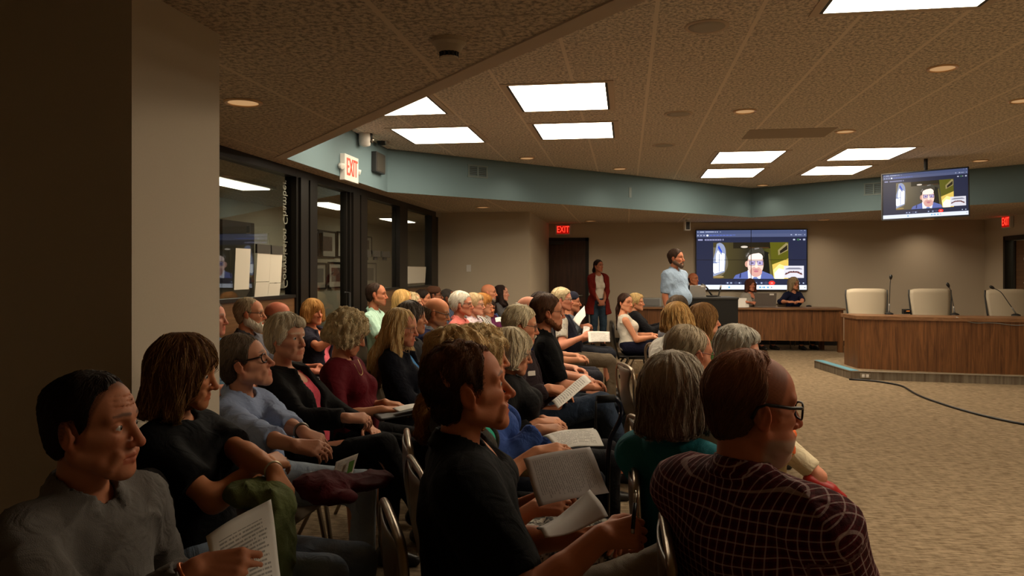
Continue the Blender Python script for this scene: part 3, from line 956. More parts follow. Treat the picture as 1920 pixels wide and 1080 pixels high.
    patch('man_nose', [(0.54, 0.46), (0.553, 0.46), (0.565, 0.375), (0.548, 0.36), (0.534, 0.375)], (255, 222, 208), None, 1.1)
    patch('man_moustache', [(0.515, 0.335), (0.545, 0.352), (0.576, 0.335), (0.574, 0.325), (0.517, 0.325)], (200, 140, 140))
    patch('man_mouth', ell_pts(0.546, 0.308, 0.022, 0.014, 14), (196, 112, 128))
    # small inset: a room with a ring of desks
    ix0, ix1, iy0, iy1 = 0.795, 0.972, 0.20, 0.40
    patch('inset', rect(ix0, iy0, ix1, iy1), (228, 226, 236), None, 1.0)
    many('inset_desks', [[(0.80, 0.26), (0.845, 0.31), (0.92, 0.31), (0.962, 0.26), (0.95, 0.25), (0.91, 0.285), (0.85, 0.285), (0.81, 0.25)]], (130, 74, 68))
    many('inset_people', [ell_pts(0.815 + 0.022 * i, 0.275 + 0.03 * math.sin(PI * i / 6), 0.007, 0.012, 8) for i in range(7)], (70, 50, 60))
    many('inset_walls', [[(0.81, 0.35), (0.84, 0.37), (0.93, 0.37), (0.957, 0.35), (0.957, 0.34), (0.81, 0.34)]], (140, 140, 156))
    # controls
    many('call_buttons', [ell_pts(x, 0.115, 0.018, 0.024, 14) for x in (0.288, 0.32, 0.365, 0.40, 0.545, 0.595, 0.635)], (64, 70, 100))
    many('call_button_marks', [ell_pts(x, 0.115, 0.007, 0.010, 8) for x in (0.288, 0.32, 0.395, 0.545, 0.595, 0.93, 0.968)], (200, 214, 244))
    patch('end_call_button', ell_pts(0.687, 0.115, 0.029, 0.036, 20), (246, 50, 40), None, 1.2)
    patch('end_call_mark', rect(0.676, 0.108, 0.698, 0.122), (255, 180, 170))
    patch('task_bar', rect(0, 0.0, 1, 0.082), (226, 232, 246), None, 1.1)
    many('task_icons', [rect(0.295 + 0 * i, 0.03, 0.31, 0.055) for i in range(1)] + [rect(0.575, 0.03, 0.59, 0.055), rect(0.61, 0.03, 0.625, 0.055), rect(0.645, 0.03, 0.66, 0.055)], (90, 170, 220))
    many('task_icons_dark', [rect(0.60, 0.035, 0.605, 0.05), rect(0.975, 0.035, 0.985, 0.045), rect(0.68, 0.035, 0.688, 0.05)], (90, 90, 110))


# video wall of four panels on the back wall
A, B = WY(1305, BACK - 0.06), WY(1513, BACK - 0.06)
dA, dB = depth_of(A), depth_of(B)
zt = (EYE - (430.5 - HOR) / FPX * dA + EYE - (431 - HOR) / FPX * dB) / 2
zb = (EYE - (543.5 - HOR) / FPX * dA + EYE - (543.5 - HOR) / FPX * dB) / 2
vw, vh = B.x - A.x, zt - zb
vwall = empty('video_wall', ((A.x + B.x) / 2, BACK - 0.06, (zt + zb) / 2), 0, 'large video wall of four joined panels showing a video call', 'screen')
for i in (-1, 1):
    for j in (-1, 1):
        MB().box((min(0, i * vw / 2), -0.0, min(0, j * vh / 2)), (max(0, i * vw / 2), 0.055, max(0, j * vh / 2))).build('display_panel', M['black'], vwall)
screen_picture(vwall, vw, vh, 0.62)
mb = MB().box((-0.006, -0.022, -vh / 2), (0.006, -0.02, vh / 2)).box((-vw / 2, -0.022, -0.004), (vw / 2, -0.02, 0.004))
mb.build('panel_seam', M['black'], vwall)
mb = MB()
for s in (-1, 1):
    mb.box((s * vw / 2 - 0.008, -0.024, -vh / 2 - 0.008), (s * vw / 2 + 0.008, 0.05, vh / 2 + 0.008)).box((-vw / 2, -0.024, s * vh / 2 - 0.008), (vw / 2, 0.05, s * vh / 2 + 0.008))
mb.build('bezel', M['black'], vwall)

# television hung from the raised ceiling
dl, dr_ = 10.95, 10.35
TL, TR, BR, BL = W(1651, 327, dl), W(1813, 314, dr_), W(1822, 403, dr_ - 0.10), W(1658, 413, dl - 0.10)
c = (TL + TR + BR + BL) / 4
ax = ((TR + BR) - (TL + BL)).normalized()
up = ((TL + TR) - (BL + BR)).normalized()
up = (up - ax * up.dot(ax)).normalized()
yv = up.cross(ax)
tw = ((TR - TL).length + (BR - BL).length) / 2
th = ((TL - BL).length + (TR - BR).length) / 2
tv = empty('television', c, 0, 'television hung from the ceiling in front of the blue band, showing the same video call', 'television')
mx = Matrix((ax, yv, up)).transposed().to_4x4()
mx.translation = c
tv.matrix_world = mx
MB().box((-tw / 2, 0.001, -th / 2), (tw / 2, 0.05, th / 2)).build('casing', M['black'], tv, bevel=0.005)
screen_picture(tv, tw - 0.02, th - 0.02, 0.56)
mb = MB()
for s in (-1, 1):
    mb.box((s * tw / 2 - 0.012, -0.026, -th / 2), (s * tw / 2 + 0.002, 0.004, th / 2)).box((-tw / 2, -0.026, s * th / 2 - 0.012), (tw / 2, 0.004, s * th / 2 + 0.002))
mb.build('bezel', M['black'], tv)
inv = mx.inverted()
top = inv @ Vector((c.x + yv.x * 0.12, c.y + yv.y * 0.12, HIZ))
mb = MB().tube([(0, 0.06, 0), (0, 0.12, 0.02), top], 0.025, 10).box((-0.2, 0.0501, -0.15), (0.2, 0.07, 0.15))
mb.build('ceiling_mount', M['black'], tv)

# ------------------------------------------------------------------ the long table at the back
TY, TZ = 14.93, 0.81
tx0, tx1 = WY(1178, TY).x, WY(1586, TY).x
TD = 0.62
tb = empty('long_table', ((tx0 + tx1) / 2, TY + TD / 2, 0), 0, 'long walnut table with front panel before the video wall', 'table')
hl = (tx1 - tx0) / 2
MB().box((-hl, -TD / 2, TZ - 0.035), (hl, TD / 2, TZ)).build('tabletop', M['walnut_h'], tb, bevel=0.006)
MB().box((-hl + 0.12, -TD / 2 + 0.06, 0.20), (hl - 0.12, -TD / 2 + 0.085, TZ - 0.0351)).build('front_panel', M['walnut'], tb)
for sx in (-1, 1):
    MB().box((sx * (hl - 0.08) - 0.045, -TD / 2 + 0.03, 0.0), (sx * (hl - 0.08) + 0.045, -TD / 2 + 0.12, TZ - 0.0351)).build('leg', M['walnut'], tb)
    MB().box((sx * (hl - 0.30) - 0.045, TD / 2 - 0.12, 0.0), (sx * (hl - 0.30) + 0.045, TD / 2 - 0.03, TZ - 0.0351)).build('leg', M['walnut'], tb)


def laptop(c, rz, w, label, m=None, tilt=0.28, sticker=True):
    """open laptop whose lid back faces local -y"""
    t = empty('laptop', c, rz, label, 'laptop', 'open laptops')
    MB().box((-w / 2, -0.0, 0.0), (w / 2, w * 0.68, 0.016)).build('base', m or M['alu'], t, bevel=0.004)
    MB().box((-w * 0.44, 0.03, 0.0161), (w * 0.44, w * 0.36, 0.019)).build('keyboard', M['black'], t)
    hh = w * 0.66
    a, b = Vector((0, -math.sin(tilt), math.cos(tilt))), Vector((0, math.cos(tilt), math.sin(tilt)))
    MB().obox(Vector((0, 0.0, 0.018)) + a * hh / 2, (w / 2, 0, 0), b * 0.004, a * hh / 2).build('lid', m or M['alu'], t, bevel=0.002)
    MB().obox(Vector((0, 0.0, 0.018)) + a * hh / 2 + b * 0.005, (w * 0.48, 0, 0), b * 0.001, a * hh * 0.45).build('screen', M['black'], t)
    if sticker:
        MB().obox(Vector((w * 0.28, 0, 0.018)) + a * hh * 0.90 - b * 0.005, (w * 0.10, 0, 0), b * 0.001, a * hh * 0.06).build('sticker', M['paper'], t)
    return t


p = W(1434, 574, 14.75); laptop((p.x, p.y - 0.02, TZ), 0, 0.40, 'open grey laptop with white sticker on the long table between the two women', mat('grey_laptop', (0.16, 0.14, 0.125), 0.45, 0.3))


def mic(c, h, lean, label, bend=0.25):
    """gooseneck microphone: lean is the tip offset from the base"""
    t = empty('microphone', c, 0, label, 'microphone', 'gooseneck microphones')
    MB().lathe([(0.001, 0.0), (0.06, 0.0), (0.058, 0.015), (0.03, 0.028), (0.02, 0.03), (0.001, 0.03)], (0, 0, 0), 20).build('base', M['black'], t, False)
    lean = Vector(lean)
    pts = []
    for i in range(13):
        s = i / 12
        q = Vector((0, 0, 0.03)) + Vector((lean.x * s, lean.y * s, h * (1 - 0.0 * s)* s))
        k = max(0, (s - 0.75) / 0.25)
        q += Vector((lean.x, lean.y, 0)) * bend * k * k + Vector((0, 0, -h * 0.03 * k * k))
        pts.append(q)
    MB().tube(pts[:4], 0.012, 8, 0.009).build('lower_stem', M['grey_pl'], t, True)
    MB().tube(pts[3:], 0.0055, 8).build('gooseneck', M['charcoal'], t, True)
    dv = (pts[-1] - pts[-3]).normalized()
    MB().lathe([(0.001, -0.01), (0.012, -0.008), (0.02, 0.015), (0.022, 0.04), (0.014, 0.06), (0.001, 0.064)], pts[-1], 14, dv).build('capsule', M['black'], t, True)
    return t


# little things on the long table
p = W(1520, 573, 14.8)
t = MB().lathe([(0.001, 0), (0.05, 0.0), (0.05, 0.018), (0.02, 0.03), (0.001, 0.03)], (0, 0, 0), 18).build('desk_puck', M['black'], None, False)
t.location = (p.x, p.y + 0.15, TZ + 0.0005); tag(t, 'small black round puck on the long table at the right of the woman in navy', 'conference puck')
p = W(1392, 574, 14.7)
t = empty('paper_stand', (p.x, p.y + 0.05, TZ), 0, 'folded white paper standing on the long table before the woman in grey', 'paper')
MB().obox((0.0, 0, 0.085), (0.075, 0, 0), (0, 0.001, 0), (0.02, 0.05, 0.085)).obox((0.09, 0.02, 0.06), (0.04, 0.01, 0), (0, 0.001, 0), (0.0, 0.03, 0.06)).build('sheet', M['paper'], t)
# grey folded monitor at the left end of the table
p = W(1222, 574, 14.9)
t = empty('document_box', (p.x, p.y + 0.1, TZ), 0, 'grey flat box standing on the left end of the long table', 'box')
MB().obox((0, 0, 0.085), (0.19, 0, 0), (0, 0.03, 0), (0, 0.02, 0.085)).build('body', M['grey_pl'], t, bevel=0.01)
MB().obox((0, -0.041, 0.085), (0.15, 0, 0), (0, 0.002, 0), (0, 0.02, 0.06)).build('front', mat('grey_front', (0.12, 0.12, 0.115), 0.5), t)

# ------------------------------------------------------------------ podium
PD = 11.2
p0, p1 = W(1296, 600, PD), W(1384, 600, PD)
pc = (p0 + p1) / 2
PZ_ = EYE - (557.5 - HOR) / FPX * PD
pw = (p1 - p0).length
pd_ = empty('podium', (pc.x, pc.y, 0), YAW, 'black podium in front of the long table', 'podium')
MB().box((-pw / 2, 0, 0.06), (pw / 2, 0.02, PZ_ - 0.03)).box((-pw / 2, 0.02, 0.06), (-pw / 2 + 0.025, 0.5, PZ_ - 0.03)).box((pw / 2 - 0.025, 0.02, 0.06), (pw / 2, 0.5, PZ_ - 0.03)).build('body', M['black'], pd_)
MB().box((-pw / 2 - 0.01, -0.01, PZ_ - 0.0299), (pw / 2 + 0.01, 0.52, PZ_)).build('top', M['charcoal'], pd_, bevel=0.006)
MB().box((-pw / 2 + 0.0251, 0.03, 0.5), (pw / 2 - 0.0251, 0.48, 0.52)).build('shelf', M['black'], pd_)
MB().box((-pw / 2 - 0.02, -0.02, 0.0), (pw / 2 + 0.02, 0.5, 0.0599)).build('plinth', M['black'], pd_)
p = W(1308, 557, PD + 0.15)
laptop((p.x, p.y, PZ_), YAW, 0.235, 'silver laptop with white sticker standing on the podium beside the man in light blue', M['alu'], 0.1)
p = W(1335, 557, PD + 0.2)
t = empty('podium_microphone', (p.x, p.y, PZ_), YAW, 'black gooseneck microphone bending from the podium top', 'microphone')
MB().obox((0, 0, 0.012), (0.075, 0, 0), (0, 0.045, 0), (0, 0, 0.012)).build('base', M['black'], t, bevel=0.006)
MB().tube([(0.0, 0, 0.02), (-0.03, 0, 0.06), (-0.075, -0.01, 0.13), (-0.11, -0.02, 0.16)], 0.013, 8).build('gooseneck', M['black'], t, True)
MB().tube([(-0.11, -0.02, 0.16), (-0.165, -0.03, 0.185)], 0.02, 10, 0.014).build('capsule', M['black'], t, True)
p = W(1349, 557, PD + 0.22)
t = empty('desk_stand', (p.x, p.y, PZ_), YAW, 'thin upright phone stand with a pale tip on the podium', 'stand')
MB().obox((0.0, 0, 0.07), (0.007, 0, 0), (0, 0.02, 0), (0.018, 0, 0.07)).build('stem', M['charcoal'], t)
MB().lathe([(0.001, 0), (0.035, 0), (0.035, 0.008), (0.001, 0.01)], (-0.015, 0, 0), 16).build('base', M['charcoal'], t)
MB().obox((0.022, 0, 0.155), (0.009, 0, 0), (0, 0.02, 0), (0.002, 0, 0.014)).build('tip', M['white_pl'], t)

# ------------------------------------------------------------------ dais: platform, curved desk, chairs, microphones
PLZ = 0.11
k1 = WZ(1595, 711, 0.0)
k0 = WZ(1527, 676, PLZ)
k2 = WZ(1920, 722, 0.0)
dirr = (k2 - k1).normalized()
plat = [(k0.x, k0.y), (k1.x, k1.y), (k2.x, k2.y), (RIGHTX - 0.02, k2.y + 0.05), (RIGHTX - 0.02, BACK - 1.0), (k0.x + 0.6, BACK - 1.0)]
plat = [(k0.x, k0.y), (k1.x, k1.y), (k2.x, k2.y), (RIGHTX - 0.02, k2.y - 0.05), (RIGHTX - 0.02, 13.9), (4.35, 13.9), (k0.x + 0.10, k0.y + 0.12)]
m_step = m_carpet('step_carpet', (0.13, 0.10, 0.07), (0.25, 0.21, 0.16))
struct('platform_floor', MB().prism(plat, 0.001, PLZ - 0.012), m_step)
struct('floor_platform', MB().prism(plat, PLZ - 0.0119, PLZ), M['floor'])
K0, K1, K2 = (Vector((q[0], q[1], 0)) for q in plat[:3])
mb = MB()
for a, b in ((K0, K1), (K1, K2)):
    d = (b - a).normalized(); n_ = Vector((-d.y, d.x, 0))
    mb.obox((a + b) / 2 + n_ * 0.02 + Vector((0, 0, PLZ + 0.002)), (b - a) / 2, n_ * 0.03, (0, 0, 0.003))
struct('trim_8', mb, mat('metal_nosing', (0.35, 0.32, 0.27), 0.4, 0.5))
d = (K1 - K0).normalized(); n_ = Vector((-d.y, d.x, 0))
tp = MB().obox((K0 + K1) / 2 + n_ * 0.06 + Vector((0, 0, PLZ + 0.0075)), (K1 - K0) / 2 * 0.98, n_ * 0.06, (0, 0, 0.002)).build('floor_tape', M['blue_tape'])
tag(tp, 'blue tape along the pointed edge of the platform', 'tape')
e1 = K1 + (K2 - K1).normalized() * 0.18
sk = empty('floor_socket', (e1.x, e1.y - 0.012, 0.055), 0, 'small metal socket plate on the platform step', 'socket')
MB().box((-0.07, -0.01, -0.035), (0.07, 0.012, 0.035)).build('plate', M['chrome'], sk, bevel=0.004)
MB().box((-0.045, -0.0135, -0.02), (-0.008, -0.0101, 0.02)).box((0.008, -0.0135, -0.02), (0.045, -0.0135 + 0.003, 0.02)).build('outlet', M['white_pl'], sk)

# cable over the carpet
cab = [WZ(x, y, 0.012) for x, y in ((1592, 711), (1640, 714), (1690, 722), (1722, 742), (1780, 762), (1845, 780), (1920, 796), (2000, 806))]
t = MB().tube([tuple(p) for p in arc_pts(cab, 0.3, 5)], 0.012, 8).build('floor_cable', M['black'], None, True)
tag(t, 'black cable snaking over the carpet from the platform step', 'cable')

# desk
q1 = WZ(1608, 691, PLZ); q0 = WZ(1583, 683, PLZ); q2 = WZ(1920, 703, PLZ)
DZ = EYE - (592 - HOR) / FPX * depth_of(q1)
front = [q1]
for i in range(1, 9):
    s = i / 8
    front.append(q1.lerp(q2, s) + Vector((0.07, -0.12, 0)) * math.sin(PI * s) * 0.6)
front.append(Vector((RIGHTX - 0.05, q2.y - 0.04, PLZ)))
dk = empty('dais_desk', (q1.x, q1.y, PLZ), 0, 'long curved walnut dais desk on the platform at the right', 'desk')
rel = [p - q1 for p in front]
H = DZ - PLZ
mb = MB()
for a, b in zip(rel, rel[1:]):
    d = (b - a).normalized(); n_ = Vector((-d.y, d.x, 0))
    mb.obox((a + b) / 2 + n_ * 0.015 + Vector((0, 0, (H - 0.05) / 2)), (b - a) / 2 * 1.003, n_ * 0.015, (0, 0, (H - 0.05) / 2))
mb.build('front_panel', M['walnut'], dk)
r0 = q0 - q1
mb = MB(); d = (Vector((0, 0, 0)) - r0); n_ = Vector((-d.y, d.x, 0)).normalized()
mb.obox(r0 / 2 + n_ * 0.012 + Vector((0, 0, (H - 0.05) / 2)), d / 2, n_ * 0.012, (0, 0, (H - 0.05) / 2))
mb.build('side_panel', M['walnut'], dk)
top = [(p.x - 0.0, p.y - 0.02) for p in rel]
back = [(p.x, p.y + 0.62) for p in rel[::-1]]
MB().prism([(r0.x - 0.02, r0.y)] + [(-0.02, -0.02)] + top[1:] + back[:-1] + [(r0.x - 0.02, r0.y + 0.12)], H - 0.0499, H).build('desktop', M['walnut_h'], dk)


def office_chair(x, y, z, label):
    t = empty('dais_chair', (x, y, z), 0, label, 'chair', 'pale high-backed dais chairs')
    bk = MB()
    N, K = 10, 8
    vs = [[None] * (N + 1) for _ in range(K + 1)]
    for k in range(K + 1):
        v = k / K
        hw = 0.255 + 0.05 * math.sin(PI * min(1, v * 1.15) * 0.5)
        for i in range(N + 1):
            u = 2 * i / N - 1
            rx = hw * u
            zz = 0.55 + 0.56 * v - 0.03 * (abs(u) ** 6) * (v > 0.8)
            vs[k][i] = bk.bm.verts.new((rx, 0.20 + 0.05 * v - 0.05 * (1 - u * u) + 0.05, zz))
    for k in range(K):
        for i in range(N):
            bk.bm.faces.new([vs[k][i], vs[k][i + 1], vs[k + 1][i + 1], vs[k + 1][i]])
    o = bk.build('backrest', mat('pale_chair_mesh', (0.50, 0.43, 0.32), 0.55), t, True)
    md = o.modifiers.new('thick', 'SOLIDIFY'); md.thickness = 0.03; md.offset = 0
    fr = MB()
    for s in (-1, 1):
        fr.tube([(s * 0.27, 0.21, 0.5), (s * 0.30, 0.25, 0.75), (s * 0.315, 0.285, 1.0), (s * 0.31, 0.29, 1.09)], 0.012, 8)
    fr.tube([(-0.27, 0.23, 0.53), (0.27, 0.23, 0.53)], 0.012, 8)
    fr.build('back_frame', M['charcoal'], t, True)
    MB().box((-0.26, -0.26, 0.44), (0.26, 0.24, 0.52)).build('seat', mat('pale_seat', (0.42, 0.36, 0.27), 0.7), t, bevel=0.03)
    MB().lathe([(0.03, 0.1), (0.03, 0.44), (0.06, 0.44), (0.001, 0.441)], (0, 0, 0), 14).build('column', M['charcoal'], t)
    for k in range(5):
        a = 2 * PI * k / 5 + 0.3
        L = MB().tube([(0, 0, 0.11), (0.30 * math.cos(a), 0.30 * math.sin(a), 0.075)], 0.022, 8, 0.016).build('leg', M['charcoal'], t, True)
        MB().lathe([(0.001, -0.014), (0.03, -0.012), (0.03, 0.012), (0.001, 0.014)], (0.30 * math.cos(a), 0.30 * math.sin(a), 0.031), 14, (-math.sin(a), math.cos(a), 0)).build('caster', M['black'], L)
    return t


for px, dd_, lab in ((1635, 12.05, 'pale dais chair behind the left corner of the curved desk'), (1757, 12.0, 'pale dais chair behind the curved desk, second from its left corner'), (1905, 11.7, 'pale dais chair cut by the right edge of the view')):
    p = W(px, 560, dd_)
    zt = EYE - (546 - HOR) / FPX * dd_
    office_chair(p.x, p.y, PLZ, lab)
for (bx, by), (tx_, ty_), dd_, lab in (((1667, 590), (1670, 521), 11.35, 'tall thin gooseneck microphone on the dais desk beside the first pale chair'), ((1790, 592), (1779, 536), 11.2, 'gooseneck microphone on the dais desk before the second pale chair'), ((1905, 594), (1863, 539), 11.0, 'gooseneck microphone leaning left on the dais desk at the right edge of the view')):
    b = W(bx, by, dd_); tip = W(tx_, ty_, dd_)
    mic((b.x, b.y, DZ), tip.z - DZ - 0.03, ((tip.x - b.x) * 0.8, (tip.y - b.y) * 0.8, 0), lab)
p = W(1702, 588, 11.45)
t = empty('desk_clock', (p.x, p.y, DZ), 0.2, 'small black wedge-shaped timer on the dais desk between two microphones', 'timer')
MB().prism([(-0.06, 0), (0.06, 0), (0.06, 0.06), (-0.06, 0.06)], 0, 0.05).obox((0, 0.03, 0.055), (0.06, 0, 0), (0, 0.03, 0.008), (0, -0.002, 0.01)).build('case', M['black'], t, bevel=0.004)
MB().box((-0.02, -0.003, 0.04), (0.03, -0.0002, 0.047)).build('indicator', mat('orange_lamp', (0.6, 0.15, 0.03), 0.4, 0, 0.4, (1, 0.3, 0.05), 0.5), t)
wp = [W(x, y, 10.85) for x, y in ((1775, 592), (1800, 603), (1835, 601), (1870, 606), (1900, 603), (1940, 597))]
dk_front = [Vector((p.x, p.y, p.z)) for p in wp]
for p in dk_front:
    # lie against the desk front
    for a, b in zip(front, front[1:]):
        if a.x - 1e-3 <= p.x <= b.x + 1e-3:
            s = (p.x - a.x) / max(1e-6, b.x - a.x)
            p.y = a.y + (b.y - a.y) * s - 0.012
t = MB().tube([tuple(p) for p in arc_pts(dk_front, 0.1, 4)], 0.005, 6).build('desk_wire', M['grey_pl'], None, True)
tag(t, 'thin grey wire drooping along the front of the dais desk', 'wire')

# ------------------------------------------------------------------ audience chair
m_tan = mat('tan_chair_shell', (0.19, 0.145, 0.10), 0.38, 0.1)
m_tube = mat('bronze_chair_tube', (0.30, 0.235, 0.165), 0.28, 0.75)
m_tanseat = mat('tan_chair_seat', (0.26, 0.20, 0.135), 0.45)
m_blk_t = mat('black_chair_tube', (0.012, 0.011, 0.010), 0.35, 0.3)


def chair_proto():
    t = bpy.data.objects.new('stacking_chair', None)
    t.empty_display_size = 0.1
    link(t)
    # seat: dished pad
    bm_ = MB()
    N = 12
    g = {}
    for i in range(N + 1):
        for j in range(N + 1):
            u, v = 2 * i / N - 1, 2 * j / N - 1
            r = 0.90 if abs(u) == 1 and abs(v) == 1 else 1.0
            z = 0.445 - 0.018 * (1 - u * u) * (1 - v * v) - 0.035 * max(0, u - 0.55) ** 2 * 4
            g[i, j] = bm_.bm.verts.new((0.02 + 0.21 * u * r, 0.215 * v * r * (1 - 0.05 * (1 - u) / 2), z))
    for i in range(N):
        for j in range(N):
            bm_.bm.faces.new([g[i, j], g[i + 1, j], g[i + 1, j + 1], g[i, j + 1]])
    o = bm_.build('seat', m_tanseat, t, True)
    md = o.modifiers.new('thick', 'SOLIDIFY'); md.thickness = 0.02; md.offset = -1

    def back_at(z):  # x of the back curve
        s = (z - 0.44) / 0.40
        return -0.185 - 0.065 * s - 0.02 * math.sin(PI * max(0, min(1, s)))
    # back tube: one bent pipe up one side, over the top, down the other
    prof = []
    for z in (0.40, 0.50, 0.60, 0.70, 0.775):
        prof.append((back_at(z), 0.165 + 0.075 * max(0, (z - 0.45) / 0.33) ** 0.8, z))
    left = prof
    path = left + [(back_at(0.835), 0.20, 0.84), (back_at(0.85), 0.10, 0.853), (back_at(0.85), -0.10, 0.853), (back_at(0.835), -0.20, 0.84)] + [(x, -y, z) for x, y, z in left[::-1]]
    MB().tube(arc_pts(path, 0.07, 4), 0.0125, 10).build('back_frame', m_tube, t, True)
    # back panel: narrow waist at the upper corners leaves hand holes
    bk = MB()
    K, N = 12, 10
    vs = []
    for k in range(K + 1):
        v = k / K
        z = 0.50 + 0.34 * v
        hw = 0.185 + 0.02 * v
        if v > 0.35:
            hw -= 0.085 * math.sin(PI * min(1, (v - 0.35) / 0.65))
        row = []
        for i in range(N + 1):
            u = 2 * i / N - 1
            row.append(bk.bm.verts.new((back_at(z) - 0.02 * (1 - u * u), hw * u, z)))
        vs.append(row)
    for k in range(K):
        for i in range(N):
            bk.bm.faces.new([vs[k][i], vs[k][i + 1], vs[k + 1][i + 1], vs[k + 1][i]])
    o = bk.build('backrest', m_tan, t, True)
    md = o.modifiers.new('thick', 'SOLIDIFY'); md.thickness = 0.008; md.offset = 0
    for s in (-1, 1):
        MB().tube(arc_pts([(-0.175, s * 0.185, 0.425), (-0.06, s * 0.205, 0.425), (-0.27, s * 0.235, 0.0)], 0.05, 4), 0.0115, 8).build('leg', m_tube, t, True)
        MB().tube(arc_pts([(-0.06, s * 0.19, 0.412), (0.17, s * 0.20, 0.412), (0.245, s * 0.225, 0.0)], 0.05, 4), 0.0115, 8).build('leg', m_tube, t, True)
    MB().tube([(0.16, -0.19, 0.405), (0.16, 0.19, 0.405)], 0.009, 8).tube([(-0.12, -0.19, 0.405), (-0.12, 0.19, 0.405)], 0.009, 8).build('stretcher', m_tube, t, True)
    return t


CHAIR = [chair_proto(), False]


def place_chair(x, y, rz, label, black=False):
    src = CHAIR[0]
    if not CHAIR[1]:
        o = src
        CHAIR[1] = True
    else:
        o = src.copy()
        COL.objects.link(o)
        for ch in src.children:
            c = ch.copy(); COL.objects.link(c); c.parent = o
    o.location = (x, y, 0)
    o.rotation_euler = (0, 0, rz)
    tag(o, label, 'chair', 'stacking chairs of the audience')
    if black:
        for ch in o.children:
            ch.data = ch.data.copy()
            ch.data.materials[0] = m_blk_t
    return o
# ------------------------------------------------------------------ sculpting by distance fields
f32 = np.float32


def axis(lo, hi, h, fine):
    """rectilinear axis: step h, finer inside the given ranges [(a, b, hf)]"""
    out = [lo]
    x = lo
    while x < hi:
        st = h
        for a, b, hf in fine:
            if a - st * 0.5 <= x < b:
                st = min(st, hf)
        x += st
        out.append(x)
    return np.array(out, f32)


